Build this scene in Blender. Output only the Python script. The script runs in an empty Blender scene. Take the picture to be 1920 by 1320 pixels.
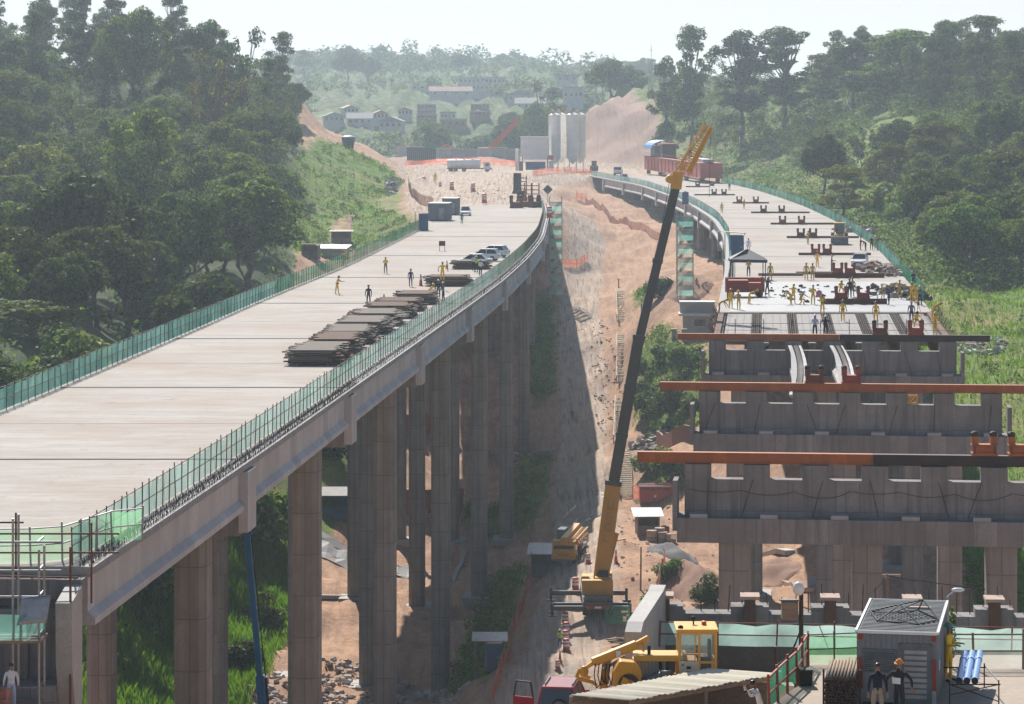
import bpy, bmesh, math, random
import numpy as np
from mathutils import Vector, Matrix
R = math.radians
S = bpy.context.scene
COL = S.collection
random.seed(7)
rng = np.random.default_rng(11)
# ------------------------------------------------------------------ camera, sky, sun, exposure
F, HY, CZ = 5600.0, 215.0, 18.0          # focal length and horizon row in pixels of the 1920 wide photo, camera height over the decks
cam = bpy.data.cameras.new('camera'); camo = bpy.data.objects.new('camera', cam); COL.objects.link(camo)
camo.location = (0, 0, CZ); camo.rotation_euler = (R(90), 0, 0)
cam.sensor_width = 36; cam.lens = 36 * F / 1920; cam.shift_y = -(660 - HY) / 1920
cam.clip_start = 1; cam.clip_end = 12000
S.camera = camo
SUN_AZ, SUN_EL = -12.0, 40.0             # azimuth from +Y (negative: to the left), elevation
W = bpy.data.worlds.new('World'); S.world = W; W.use_nodes = True
bg = W.node_tree.nodes['Background']
sky = W.node_tree.nodes.new('ShaderNodeTexSky'); sky.sky_type = 'NISHITA'; sky.sun_disc = False
sky.sun_elevation = R(SUN_EL); sky.sun_rotation = R(SUN_AZ); sky.air_density = 1.0; sky.dust_density = 0.6; sky.ozone_density = 1.0
cap = W.node_tree.nodes.new('ShaderNodeMix'); cap.data_type = 'RGBA'; cap.blend_type = 'DARKEN'; cap.inputs[0].default_value = 1; cap.inputs[7].default_value = (7.5, 7.6, 7.6, 1)   # overcast-white veil: no sky brighter than this
W.node_tree.links.new(sky.outputs[0], cap.inputs[6]); W.node_tree.links.new(cap.outputs[2], bg.inputs[0]); bg.inputs[1].default_value = 0.078
sl = bpy.data.lights.new('sun', 'SUN'); sl.energy = 4.8; sl.angle = R(0.5); sl.color = (1.0, 0.945, 0.87)
so = bpy.data.objects.new('sun', sl); COL.objects.link(so); so.location = (-100, 500, 400)
SDIR = Vector((math.sin(R(SUN_AZ)) * math.cos(R(SUN_EL)), math.cos(R(SUN_AZ)) * math.cos(R(SUN_EL)), math.sin(R(SUN_EL))))
so.rotation_euler = SDIR.to_track_quat('Z', 'Y').to_euler()
S.view_settings.view_transform = 'Standard'; S.view_settings.look = 'None'; S.view_settings.gamma = 1
S.view_settings.exposure = 0.6
cy = S.cycles
cy.use_denoising = True; cy.max_bounces = 6; cy.diffuse_bounces = 2; cy.glossy_bounces = 2; cy.transmission_bounces = 3
cy.transparent_max_bounces = 12; cy.volume_bounces = 0; cy.caustics_reflective = False; cy.caustics_refractive = False
cy.sample_clamp_indirect = 4

# ------------------------------------------------------------------ helpers
def P(px, py, d): return Vector(((px - 960) * d / F, d, CZ - (py - HY) * d / F))
def PZ(px, py, z=0.0):
    d = F * (CZ - z) / (py - HY); return Vector(((px - 960) * d / F, d, z))

class MB:
    """collects shapes and links them as one mesh"""
    def __init__(s): s.v = []; s.f = []; s.m = []; s.xf = None
    def add(s, vs, fs, m=0):
        n = len(s.v)
        if s.xf is not None: vs = [s.xf @ Vector(v) for v in vs]
        s.v.extend([tuple(v) for v in vs]); s.f.extend([tuple(i + n for i in f) for f in fs]); s.m.extend([m] * len(fs)); return s
    def box(s, c, sz, m=0, rz=0, rot=None, top=(1, 1)):
        x, y, z = sz[0] / 2, sz[1] / 2, sz[2] / 2; tx, ty = top
        vs = [(-x, -y, -z), (x, -y, -z), (x, y, -z), (-x, y, -z), (-x * tx, -y * ty, z), (x * tx, -y * ty, z), (x * tx, y * ty, z), (-x * tx, y * ty, z)]
        M = Matrix.Rotation(rz, 3, 'Z') if rot is None else rot
        vs = [M @ Vector(v) + Vector(c) for v in vs]
        return s.add(vs, [(0, 3, 2, 1), (4, 5, 6, 7), (0, 1, 5, 4), (1, 2, 6, 5), (2, 3, 7, 6), (3, 0, 4, 7)], m)
    def b2(s, a, b, m=0):
        a, b = Vector(a), Vector(b); return s.box((a + b) / 2, [abs(q) for q in (b - a)], m)
    def bar(s, p0, p1, w, h, m=0):
        p0, p1 = Vector(p0), Vector(p1); d = p1 - p0; L = d.length
        if L < 1e-6: return s
        d /= L; up = Vector((0, 0, 1)) if abs(d.z) < .98 else Vector((0, 1, 0))
        a = d.cross(up).normalized(); b = a.cross(d)
        M = Matrix((a, d, b)).transposed()
        return s.box((p0 + p1) / 2, (w, L, h), m, rot=M)
    def tube(s, p0, p1, r0, r1=None, n=8, m=0, cap=True):
        r1 = r0 if r1 is None else r1
        p0, p1 = Vector(p0), Vector(p1); d = (p1 - p0)
        if d.length < 1e-6: return s
        d.normalize(); up = Vector((0, 0, 1)) if abs(d.z) < .9 else Vector((1, 0, 0))
        a = d.cross(up).normalized(); b = a.cross(d)
        cs = [(math.cos(2 * math.pi * i / n), math.sin(2 * math.pi * i / n)) for i in range(n)]
        vs = [p0 + (a * c + b * t) * r0 for c, t in cs] + [p1 + (a * c + b * t) * r1 for c, t in cs]
        fs = [(i, (i + 1) % n, n + (i + 1) % n, n + i) for i in range(n)]
        if cap: fs += [tuple(range(n - 1, -1, -1)), tuple(range(n, 2 * n))]
        return s.add(vs, fs, m)
    def path(s, pts, r, n=6, m=0):
        rs = r if isinstance(r, (list, tuple)) else [r] * len(pts)
        for i in range(len(pts) - 1): s.tube(pts[i], pts[i + 1], rs[i], rs[i + 1], n, m)
        return s
    def lathe(s, prof, n=16, m=0, c=(0, 0, 0), axis='Z'):
        vs = []; fs = []; k = len(prof); c = Vector(c)
        for i in range(n):
            a = 2 * math.pi * i / n
            for r, h in prof:
                q = (r * math.cos(a), r * math.sin(a), h)
                if axis == 'Y': q = (q[0], q[2], q[1])
                if axis == 'X': q = (q[2], q[0], q[1])
                vs.append(c + Vector(q))
        for i in range(n):
            j = (i + 1) % n
            for t in range(k - 1): fs.append((i * k + t, j * k + t, j * k + t + 1, i * k + t + 1))
        return s.add(vs, fs, m)
    def prism(s, pts, a, b, axis='X', m=0):
        n = len(pts)
        def w(p, t): return (t, p[0], p[1]) if axis == 'X' else ((p[0], t, p[1]) if axis == 'Y' else (p[0], p[1], t))
        vs = [w(p, a) for p in pts] + [w(p, b) for p in pts]
        fs = [(i, (i + 1) % n, n + (i + 1) % n, n + i) for i in range(n)] + [tuple(range(n - 1, -1, -1)), tuple(range(n, 2 * n))]
        return s.add(vs, fs, m)
    def ell(s, c, r, nu=10, nv=6, m=0, z0=-1.0):
        r = (r, r, r) if not isinstance(r, (tuple, list)) else r
        vs = []; fs = []; a0 = math.asin(max(-1, z0))
        for j in range(nv + 1):
            t = a0 + (math.pi / 2 - a0) * j / nv
            for i in range(nu):
                p = 2 * math.pi * i / nu
                vs.append((c[0] + r[0] * math.cos(t) * math.cos(p), c[1] + r[1] * math.cos(t) * math.sin(p), c[2] + r[2] * math.sin(t)))
        for j in range(nv):
            for i in range(nu):
                k = (i + 1) % nu; fs.append((j * nu + i, j * nu + k, (j + 1) * nu + k, (j + 1) * nu + i))
        return s.add(vs, fs, m)
    def wheel(s, c, r, w, m=0, axis='X'):
        return s.lathe([(0.01, -w / 2), (r * .9, -w / 2), (r, -w * .35), (r, w * .35), (r * .9, w / 2), (.01, w / 2)], 16, m, c, axis)
    def lattice(s, p0, p1, a, b, w0, w1, nb, r=.05, m=0):
        p0, p1, a, b = Vector(p0), Vector(p1), Vector(a), Vector(b)
        def cr(t):
            q = p0.lerp(p1, t); w = w0 + (w1 - w0) * t
            return [q + a * w + b * w, q - a * w + b * w, q - a * w - b * w, q + a * w - b * w]
        prev = cr(0)
        for i in range(1, nb + 1):
            c = cr(i / nb)
            for k in range(4):
                s.bar(prev[k], c[k], r * 1.6, r * 1.6, m); s.bar(prev[k], c[(k + 1) % 4], r, r, m)
                s.bar(c[k], c[(k + 1) % 4], r, r, m)
            prev = c
        return s
    def build(s, name, mats, parent=None, smooth=False, bevel=0, loc=None, rz=0, label=None):
        me = bpy.data.meshes.new(name); me.from_pydata(s.v, [], s.f)
        mats = mats if isinstance(mats, (list, tuple)) else [mats]
        for q in mats: me.materials.append(q)
        if len(mats) > 1: me.polygons.foreach_set('material_index', s.m)
        if smooth: me.polygons.foreach_set('use_smooth', [True] * len(s.f))
        me.update()
        o = bpy.data.objects.new(name, me); COL.objects.link(o)
        if parent is not None: o.parent = parent
        if loc is not None: o.location = loc
        if rz: o.rotation_euler = (0, 0, rz)
        if bevel:
            b = o.modifiers.new('bevel', 'BEVEL'); b.width = bevel; b.segments = 2; b.limit_method = 'ANGLE'; b.angle_limit = R(35)
        if label: o['label'] = label
        return o

def fast_mesh(name, verts, quads, mat_list, smooth=False, mi=None):
    """numpy verts (n,3), quads (m,4)"""
    me = bpy.data.meshes.new(name); n, m = len(verts), len(quads)
    me.vertices.add(n); me.vertices.foreach_set('co', np.asarray(verts, np.float32).ravel())
    me.loops.add(m * 4); me.loops.foreach_set('vertex_index', np.asarray(quads, np.int32).ravel())
    me.polygons.add(m); me.polygons.foreach_set('loop_start', np.arange(0, m * 4, 4, dtype=np.int32))
    for q in mat_list: me.materials.append(q)
    if mi is not None: me.polygons.foreach_set('material_index', np.asarray(mi, np.int32))
    me.polygons.foreach_set('use_smooth', np.full(m, smooth, dtype=bool))
    me.update(calc_edges=True); me.validate()
    return me

def link(name, me, parent=None):
    o = bpy.data.objects.new(name, me); COL.objects.link(o)
    if parent is not None: o.parent = parent
    return o
def tag(o, label=None, cat=None, group=None, kind=None):
    if label: o['label'] = label
    if cat: o['category'] = cat
    if group: o['group'] = group
    if kind: o['kind'] = kind
    return o
def thing(name, label, cat, loc=(0, 0, 0), rz=0, group=None):
    o = bpy.data.objects.new(name, None); COL.objects.link(o); o.location = loc; o.rotation_euler = (0, 0, rz)
    o.empty_display_size = .3
    return tag(o, label, cat, group)
def dup(o, loc=None, rz=None, label=None, group=None, parent=None):
    c = o.copy(); COL.objects.link(c)
    if parent is not None: c.parent = parent
    for ch in o.children: dup(ch, parent=c)
    if loc is not None: c.location = loc
    if rz is not None: c.rotation_euler = (0, 0, rz)
    if label: c['label'] = label
    if group: c['group'] = group
    return c
HAZE = 0.000175
# ------------------------------------------------------------------ materials
def base(name):
    m = bpy.data.materials.new(name); m.use_nodes = True
    return m, m.node_tree.nodes, m.node_tree.links, m.node_tree.nodes['Principled BSDF']
def rgb(c): return (c[0], c[1], c[2], 1)
def mixc(N, L, f, a, b, mode='MIX'):
    n = N.new('ShaderNodeMix'); n.data_type = 'RGBA'; n.blend_type = mode
    for sock, v in ((n.inputs[0], f), (n.inputs[6], a), (n.inputs[7], b)):
        if isinstance(v, (int, float)): sock.default_value = v
        elif isinstance(v, (tuple, list)): sock.default_value = rgb(v)
        else: L.new(v, sock)
    return n.outputs[2]
def noise(N, L, vec, scale, detail=5, rough=.6, lo=.35, hi=.65):
    n = N.new('ShaderNodeTexNoise'); n.inputs['Scale'].default_value = scale; n.inputs['Detail'].default_value = detail
    n.inputs['Roughness'].default_value = rough
    if vec is not None: L.new(vec, n.inputs['Vector'])
    r = N.new('ShaderNodeMapRange'); r.inputs[1].default_value = lo; r.inputs[2].default_value = hi
    L.new(n.outputs[0], r.inputs[0]); return r.outputs[0]
def coords(N, L, stretch=(1, 1, 1), kind='Object'):
    t = N.new('ShaderNodeTexCoord'); mp = N.new('ShaderNodeMapping'); mp.inputs['Scale'].default_value = stretch
    L.new(t.outputs[kind], mp.inputs[0]); return mp.outputs[0]
def math_(N, L, op, a, b=None):
    n = N.new('ShaderNodeMath'); n.operation = op
    for i, v in enumerate((a, b)):
        if v is None: continue
        if isinstance(v, (int, float)): n.inputs[i].default_value = v
        else: L.new(v, n.inputs[i])
    return n.outputs[0]
def mat(name, c, c2=None, rough=.75, metal=0, scale=1.5, bump=0, stretch=(1, 1, 1), spec=.3, coat=0, fine=0, lo=.35, hi=.65):
    m, N, L, B = base(name)
    if c2 is None: c2 = tuple(q * .78 for q in c)
    v = coords(N, L, stretch)
    col = mixc(N, L, noise(N, L, v, scale, lo=lo, hi=hi), c, c2)
    if fine: col = mixc(N, L, noise(N, L, v, scale * 9, 3), col, tuple(q * (1 - fine) for q in c))
    L.new(col, B.inputs['Base Color'])
    B.inputs['Roughness'].default_value = rough; B.inputs['Metallic'].default_value = metal
    B.inputs['Specular IOR Level'].default_value = spec; B.inputs['Coat Weight'].default_value = coat
    if bump:
        bn = N.new('ShaderNodeBump'); bn.inputs['Strength'].default_value = bump; bn.inputs['Distance'].default_value = .05
        L.new(noise(N, L, v, scale * 6, 4, lo=0, hi=1), bn.inputs['Height']); L.new(bn.outputs[0], B.inputs['Normal'])
    return m
def concrete(name, c, c2, board=(1.2, 2.6), line=.55, streak=.35, mort=.018):
    """cast concrete: stains, vertical streaks, formwork panel lines"""
    m, N, L, B = base(name)
    t = N.new('ShaderNodeTexCoord'); sp = N.new('ShaderNodeSeparateXYZ'); L.new(t.outputs['Object'], sp.inputs[0])
    u = math_(N, L, 'ADD', sp.outputs[0], sp.outputs[1])
    cb = N.new('ShaderNodeCombineXYZ'); L.new(u, cb.inputs[0]); L.new(sp.outputs[2], cb.inputs[1])
    br = N.new('ShaderNodeTexBrick'); br.offset = 0; br.inputs['Scale'].default_value = 1
    br.inputs['Mortar Size'].default_value = mort; br.inputs['Brick Width'].default_value = board[0]; br.inputs['Row Height'].default_value = board[1]
    br.inputs['Mortar Smooth'].default_value = .4; br.inputs['Bias'].default_value = 0
    br.inputs['Color1'].default_value = (1, 1, 1, 1); br.inputs['Color2'].default_value = (.74, .74, .74, 1); br.inputs['Mortar'].default_value = (line, line, line, 1)
    L.new(cb.outputs[0], br.inputs['Vector'])
    col = mixc(N, L, noise(N, L, t.outputs['Object'], .55, 6), c, c2)
    col = mixc(N, L, 1.0, col, br.outputs['Color'], 'MULTIPLY')
    sv = coords(N, L, (1.6, 1.6, .1))
    col = mixc(N, L, noise(N, L, sv, 1.5, 4, lo=.48, hi=.75), col, tuple(q * (1 - streak) for q in c2))
    col = mixc(N, L, noise(N, L, t.outputs['Object'], 6, 3, lo=.5, hi=.9), col, tuple(q * .75 for q in c2))
    L.new(col, B.inputs['Base Color']); B.inputs['Roughness'].default_value = .85; B.inputs['Specular IOR Level'].default_value = .25
    bn = N.new('ShaderNodeBump'); bn.inputs['Strength'].default_value = .25; bn.inputs['Distance'].default_value = .03
    L.new(br.outputs['Color'], bn.inputs['Height']); L.new(bn.outputs[0], B.inputs['Normal'])
    return m
def netting(name, c, alpha):
    m, N, L, B = base(name)
    out = N['Material Output']; N.remove(B)
    d = N.new('ShaderNodeBsdfDiffuse'); tl = N.new('ShaderNodeBsdfTranslucent'); tr = N.new('ShaderNodeBsdfTransparent')
    col = mixc(N, L, noise(N, L, coords(N, L), .7, 4), c, tuple(q * .7 for q in c)); col = mixc(N, L, noise(N, L, coords(N, L), .12, 3, .5, .42, .6), col, tuple(min(1, q * 1.15 + .10) for q in c))
    L.new(col, d.inputs[0]); L.new(col, tl.inputs[0])
    a = N.new('ShaderNodeMixShader'); a.inputs[0].default_value = .5; L.new(d.outputs[0], a.inputs[1]); L.new(tl.outputs[0], a.inputs[2])
    b = N.new('ShaderNodeMixShader')
    r = N.new('ShaderNodeMapRange'); r.inputs[3].default_value = alpha - .15; r.inputs[4].default_value = alpha + .15
    L.new(noise(N, L, coords(N, L), .5, 3), r.inputs[0]); L.new(r.outputs[0], b.inputs[0])
    L.new(tr.outputs[0], b.inputs[1]); L.new(a.outputs[0], b.inputs[2]); L.new(b.outputs[0], out.inputs[0])
    return m
def leafmat(name, c, c2, trans=.5, rnd=.5):
    m, N, L, B = base(name); out = N['Material Output']; N.remove(B)
    g = N.new('ShaderNodeNewGeometry'); oi = N.new('ShaderNodeObjectInfo')
    col = mixc(N, L, g.outputs['Random Per Island'], c, c2)
    hs = N.new('ShaderNodeHueSaturation'); L.new(col, hs.inputs['Color'])
    mr = N.new('ShaderNodeMapRange'); mr.inputs[3].default_value = .475; mr.inputs[4].default_value = .515; L.new(oi.outputs['Random'], mr.inputs[0]); L.new(mr.outputs[0], hs.inputs['Hue'])
    m2 = math_(N, L, 'FRACT', math_(N, L, 'MULTIPLY', oi.outputs['Random'], 7.31))
    mr2 = N.new('ShaderNodeMapRange'); mr2.inputs[3].default_value = 1 - rnd; mr2.inputs[4].default_value = 1 + rnd; L.new(m2, mr2.inputs[0]); L.new(mr2.outputs[0], hs.inputs['Value'])
    d = N.new('ShaderNodeBsdfDiffuse'); tl = N.new('ShaderNodeBsdfTranslucent'); gl = N.new('ShaderNodeBsdfGlossy'); gl.inputs['Roughness'].default_value = .45
    L.new(hs.outputs[0], d.inputs[0]); tc = mixc(N, L, 1.0, hs.outputs[0], (1.0, 1.0, .55), 'MULTIPLY'); L.new(tc, tl.inputs[0])
    gl.inputs[0].default_value = (.5, .5, .5, 1)
    a = N.new('ShaderNodeMixShader'); a.inputs[0].default_value = trans; L.new(d.outputs[0], a.inputs[1]); L.new(tl.outputs[0], a.inputs[2])
    b = N.new('ShaderNodeMixShader'); b.inputs[0].default_value = .02; L.new(a.outputs[0], b.inputs[1]); L.new(gl.outputs[0], b.inputs[2])
    L.new(b.outputs[0], out.inputs[0]); return m
def glassmat(name, c=(.03, .04, .05)):
    m, N, L, B = base(name); B.inputs['Base Color'].default_value = rgb(c); B.inputs['Roughness'].default_value = .08; B.inputs['Specular IOR Level'].default_value = .6
    return m
M = {}
def deckmat():
    m, N, L, B = base('deck_concrete'); v = coords(N, L)
    c = mixc(N, L, noise(N, L, coords(N, L, (.35, 1.6, 1)), .25, 7, .65), (.44, .405, .37), (.345, .31, .28))
    c = mixc(N, L, noise(N, L, v, .07, 6, .65, .44, .66), c, (.345, .275, .225))                    # dusty brown patches
    c = mixc(N, L, noise(N, L, coords(N, L, (.5, 3, 1)), .7, 6, .72, .48, .78), c, (.25, .222, .20))   # trowel streaks
    c = mixc(N, L, noise(N, L, coords(N, L, (2.0, .03, 1)), .8, 3, .5, .6, .78), c, (.345, .31, .285))  # tyre tracks
    c = mixc(N, L, noise(N, L, v, .45, 7, .75, .6, .7), c, (.21, .18, .16))                     # spots
    c = mixc(N, L, noise(N, L, v, 5, 3, .6, .5, .9), c, (.30, .27, .245))
    L.new(c, B.inputs['Base Color']); B.inputs['Roughness'].default_value = .9; B.inputs['Specular IOR Level'].default_value = .2; return m
M['deck'] = deckmat()
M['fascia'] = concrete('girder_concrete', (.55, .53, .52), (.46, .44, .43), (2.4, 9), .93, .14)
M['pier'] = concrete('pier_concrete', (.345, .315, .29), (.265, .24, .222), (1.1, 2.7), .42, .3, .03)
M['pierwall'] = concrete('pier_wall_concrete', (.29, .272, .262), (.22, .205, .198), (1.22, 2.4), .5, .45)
M['conc'] = mat('plain_concrete', (.44, .42, .40), (.33, .31, .29), scale=.8, fine=.25, bump=.15)
M['rough_edge'] = mat('rough_concrete', (.36, .35, .345), (.19, .18, .18), scale=2.2, fine=.4, bump=.6)
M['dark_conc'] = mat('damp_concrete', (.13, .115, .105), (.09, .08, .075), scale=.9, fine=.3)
M['joint'] = mat('dark_joint', (.07, .06, .055), scale=4)
M['rebar'] = mat('rebar', (.12, .075, .055), (.07, .05, .045), rough=.7, scale=5)
M['rust_beam'] = mat('rust_orange_steel', (.44, .14, .04), (.28, .08, .03), rough=.65, scale=.8, fine=.3, stretch=(1, 1, .4))
M['dark_steel'] = mat('dark_steel', (.05, .028, .024), (.028, .02, .02), rough=.6, scale=1.2)
M['red_steel'] = mat('red_painted_steel', (.33, .05, .03), (.22, .04, .028), rough=.55, scale=1.5, fine=.2)
M['rust_red'] = mat('rusty_red_steel', (.20, .062, .038), (.12, .045, .03), rough=.7, scale=1.5, fine=.3)
M['gantry_red'] = mat('gantry_red', (.50, .085, .05), (.38, .075, .045), rough=.6, scale=.6)
M['galv'] = mat('galvanised_steel', (.36, .37, .38), (.26, .27, .28), rough=.45, metal=.6, scale=2)
M['greysteel'] = mat('grey_steel', (.16, .165, .175), (.10, .105, .11), rough=.5, scale=2)
M['black'] = mat('black_rubber', (.018, .018, .018), rough=.7)
M['blackpaint'] = mat('black_paint', (.022, .022, .026), (.035, .033, .035), rough=.35, spec=.5)
M['white'] = mat('white_paint', (.78, .78, .77), (.66, .66, .64), rough=.4, scale=.8)
M['car_white'] = mat('white_car_paint', (.74, .75, .76), (.70, .71, .72), rough=.2, spec=.5, coat=.5)
M['car_silver'] = mat('silver_car_paint', (.5, .52, .54), (.46, .48, .5), rough=.25, metal=.5, coat=.5)
M['car_red'] = mat('dark_red_car_paint', (.34, .012, .03), (.30, .012, .028), rough=.22, coat=.6)
M['pane'] = netting('clear_pane', (.35, .45, .45), .3); M['glass'] = glassmat('dark_glass'); M['glass_blue'] = glassmat('tinted_glass', (.08, .13, .15))
M['yellow'] = mat('machine_yellow', (.62, .31, .025), (.50, .24, .022), rough=.45, scale=1.1, fine=.15)
M['cab_yellow'] = mat('cab_yellow', (.72, .38, .05), (.62, .32, .04), rough=.4, scale=1)
M['orange'] = mat('orange_plastic', (.62, .10, .02), (.5, .085, .02), rough=.5)
M['blue'] = mat('blue_plastic', (.03, .12, .30), (.025, .10, .25), rough=.5)
M['blue_boom'] = mat('blue_boom_paint', (.012, .12, .27), (.012, .10, .22), rough=.4)
M['blue_tarp'] = mat('blue_tarpaulin', (.04, .21, .52), (.03, .17, .44), rough=.5)
M['dark_tarp'] = mat('dark_tarpaulin', (.025, .035, .05), (.04, .05, .06), rough=.6)
M['green_net'] = netting('green_netting', (.05, .36, .20), .62)
M['teal_net'] = netting('teal_netting', (.24, .56, .48), .6)
M['pale_net'] = netting('pale_netting', (.45, .68, .62), .68)
M['ghost_net'] = netting('faint_netting', (.62, .72, .66), .30)
M['lime_net'] = netting('lime_netting', (.22, .60, .28), .5)
M['orange_net'] = netting('orange_netting', (.75, .17, .07), .55)
M['wood'] = mat('weathered_timber', (.28, .21, .15), (.19, .14, .10), rough=.85, scale=2, stretch=(1, 6, 6))
M['form'] = mat('shuttering_steel', (.25, .21, .18), (.13, .10, .08), rough=.9, scale=3, stretch=(.3, 3, 3), fine=.3)
M['form_rust'] = mat('rusty_pipes', (.18, .10, .07), (.10, .06, .047), rough=.9, scale=3, fine=.3)
M['soil'] = mat('red_soil', (.34, .20, .14), (.25, .14, .10), rough=.95, scale=.5, fine=.3, bump=.5)
M['rock'] = mat('rock', (.60, .55, .50), (.44, .39, .35), rough=.9, scale=1.2, fine=.3, bump=.4)
M['gravel'] = mat('grey_gravel', (.19, .185, .19), (.13, .125, .13), rough=.95, scale=2.5, fine=.4, bump=.6)
M['pad'] = mat('dusty_ground', (.46, .385, .315), (.36, .29, .235), rough=.95, scale=.5, fine=.2, bump=.35)
M['sack'] = mat('sandbag_cloth', (.46, .34, .28), (.36, .26, .21), rough=.9, scale=2)
M['sheet'] = mat('fibre_cement_sheet', (.66, .60, .47), (.52, .46, .35), rough=.85, scale=1.2, fine=.2, stretch=(.4, 2, 1))
M['grey_box'] = mat('grey_container_paint', (.205, .215, .235), (.165, .17, .185), rough=.5, scale=.8, metal=.2)
M['skin'] = mat('skin', (.30, .16, .105), rough=.6, spec=.3)
M['bark'] = mat('bark', (.16, .125, .095), (.09, .07, .055), rough=.95, scale=1.5, stretch=(1, 1, .3))
M['bark_pale'] = mat('pale_bark', (.26, .23, .20), (.14, .12, .10), rough=.95, scale=1.2, stretch=(1, 1, .3))
M['leaf'] = leafmat('leaves', (.032, .072, .016), (.175, .265, .062))
M['leaf_dark'] = leafmat('dark_leaves', (.024, .052, .018), (.125, .190, .055), .48)
M['leaf_olive'] = leafmat('olive_leaves', (.065, .085, .016), (.235, .265, .055), .52)
M['leaf_euc'] = leafmat('eucalyptus_leaves', (.034, .060, .020), (.155, .205, .075), .48)
M['leaf_fresh'] = leafmat('fresh_leaves', (.06, .12, .022), (.12, .20, .035), .5)
M['leaf_brown'] = leafmat('brownish_leaves', (.10, .07, .05), (.14, .095, .07), .4)
M['grass_blade'] = leafmat('grass_blades', (.10, .23, .015), (.21, .36, .03), .5, .15)
M['roof_tile'] = mat('clay_roof', (.40, .22, .16), (.28, .15, .11), scale=1)
M['roof_grey'] = mat('grey_roof', (.28, .27, .27), (.2, .19, .19), scale=1)
M['plaster'] = mat('plaster', (.5, .46, .42), (.42, .38, .35), scale=.6)
M['brick_red'] = mat('red_brick', (.30, .13, .09), (.24, .10, .07), scale=2)
M['silo'] = mat('silo_white', (.88, .87, .84), (.78, .76, .72), rough=.5, scale=.5)
M['tank_blue'] = mat('water_tank_blue', (.035, .10, .18), (.03, .085, .15), rough=.5)
M['pvc'] = mat('blue_pvc', (.22, .38, .68), (.19, .34, .62), rough=.35)
def cloth(n, c): M[n] = mat(n + '_cloth', c, tuple(q * .8 for q in c), rough=.9, scale=4)
for n, c in dict(c_yellow=(.88, .53, .03), c_ochre=(.58, .37, .09), c_blue=(.025, .05, .17), c_navy=(.012, .016, .035), c_lblue=(.42, .50, .66), c_white=(.72, .71, .73),
                 c_dark=(.025, .023, .028), c_pink=(.55, .22, .26), c_green=(.03, .22, .14), c_hiviz=(.55, .62, .05), c_khaki=(.30, .24, .17), c_grey=(.18, .17, .17), c_plum=(.16, .06, .10)).items(): cloth(n, c)
for n, c in dict(h_white=(.8, .8, .8), h_blue=(.04, .12, .35), h_yellow=(.7, .45, .03), h_orange=(.7, .24, .03), h_green=(.07, .30, .25), h_red=(.5, .04, .03), h_dark=(.03, .022, .018)).items():
    M[n] = mat(n + '_shell', c, rough=.35)
# ------------------------------------------------------------------ terrain (one sheet)
# left viaduct edges and right viaduct edges as functions of y
LY = [60, 119, 153, 194, 237, 282, 325, 380, 438, 530, 593, 700]
LR = [-21.4, -16.7, -13.8, -10.7, -7.4, -4.0, -.87, 2.3, 4.75, 6.6, 6.9, 6.9]
LLY = [60, 119, 181, 246, 295, 355, 469, 545, 593, 700]; LLX = [-41, -36.6, -31.1, -27, -24.2, -20, -14.65, -13.2, -12.6, -12.6]
RLY = [150, 250, 346, 442, 514, 593, 667, 763, 876, 960]; RLX = [8.2, 16.8, 24.7, 31.3, 34.6, 35.7, 35.0, 32.7, 23.5, 14]
RRY = [150, 243, 309, 354, 403, 499, 579, 638, 710, 800, 960]; RRX = [28.4, 35.7, 42.0, 45.6, 49.6, 54.8, 57.6, 58.4, 58.7, 56.1, 46]
def smooth(xs, ys):
    xs = np.array(xs, float); ys = np.array(ys, float)
    g = np.linspace(xs[0], xs[-1], 400); v = np.interp(g, xs, ys)
    k = np.ones(21) / 21; vp = np.pad(v, 10, mode='reflect', reflect_type='odd'); v = np.convolve(vp, k, 'valid')
    return lambda y: np.interp(y, g, v)
xLL, xLR, xRL, xRR = smooth(LLY, LLX), smooth(LY, LR), smooth(RLY, RLX), smooth(RRY, RRX)
CP = []
def cw(*a): CP.extend(a)                                     # world points (x, y, z)
def cpx(*a):
    for px, py, d in a: v = P(px, py, d); CP.append((v.x, v.y, v.z))
# valley floor between and below the viaducts
cpx((1120, 1140, 276), (1050, 1215, 258), (990, 1290, 242), (1120, 960, 345), (1075, 791, 445), (1200, 960, 346), (1000, 1150, 283), (1140, 1040, 312), (1250, 960, 350))
cpx((1230, 925, 362), (1300, 1080, 300), (1430, 1050, 308), (1300, 1130, 276), (1480, 1110, 288))
cw((-5, 285, -35.3), (-13, 285, -35.5), (-22, 285, -35), (-4, 330, -36.5), (-12, 330, -36.5), (-20, 330, -36), (-1, 380, -36.5), (-8, 380, -36.3), (-16, 380, -35), (1, 438, -31.5), (-7, 440, -31), (-15, 440, -26), (-9, 240, -35), (-20, 240, -35.5), (-30, 250, -36), (-30, 290, -35), (-36, 300, -32), (-28, 340, -33), (-28, 380, -27), (-26, 430, -17), (-8, 490, -22), (2, 480, -22.5), (-5, 520, -17), (4, 530, -15), (-12, 205, -34), (-26, 200, -33), (2, 240, -31), (6, 210, -27), (14, 230, -27), (24, 240, -27), (34, 250, -26))
# road climbing to the plateau
cpx((1100, 720, 466), (1095, 650, 492), (1090, 590, 522), (1100, 530, 560), (1130, 470, 635), (1110, 420, 715), (1070, 380, 785), (1040, 350, 850), (1165, 540, 535), (1165, 640, 478), (1170, 740, 440), (1175, 840, 395), (1200, 520, 560), (1170, 450, 650), (1190, 420, 690))
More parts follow.
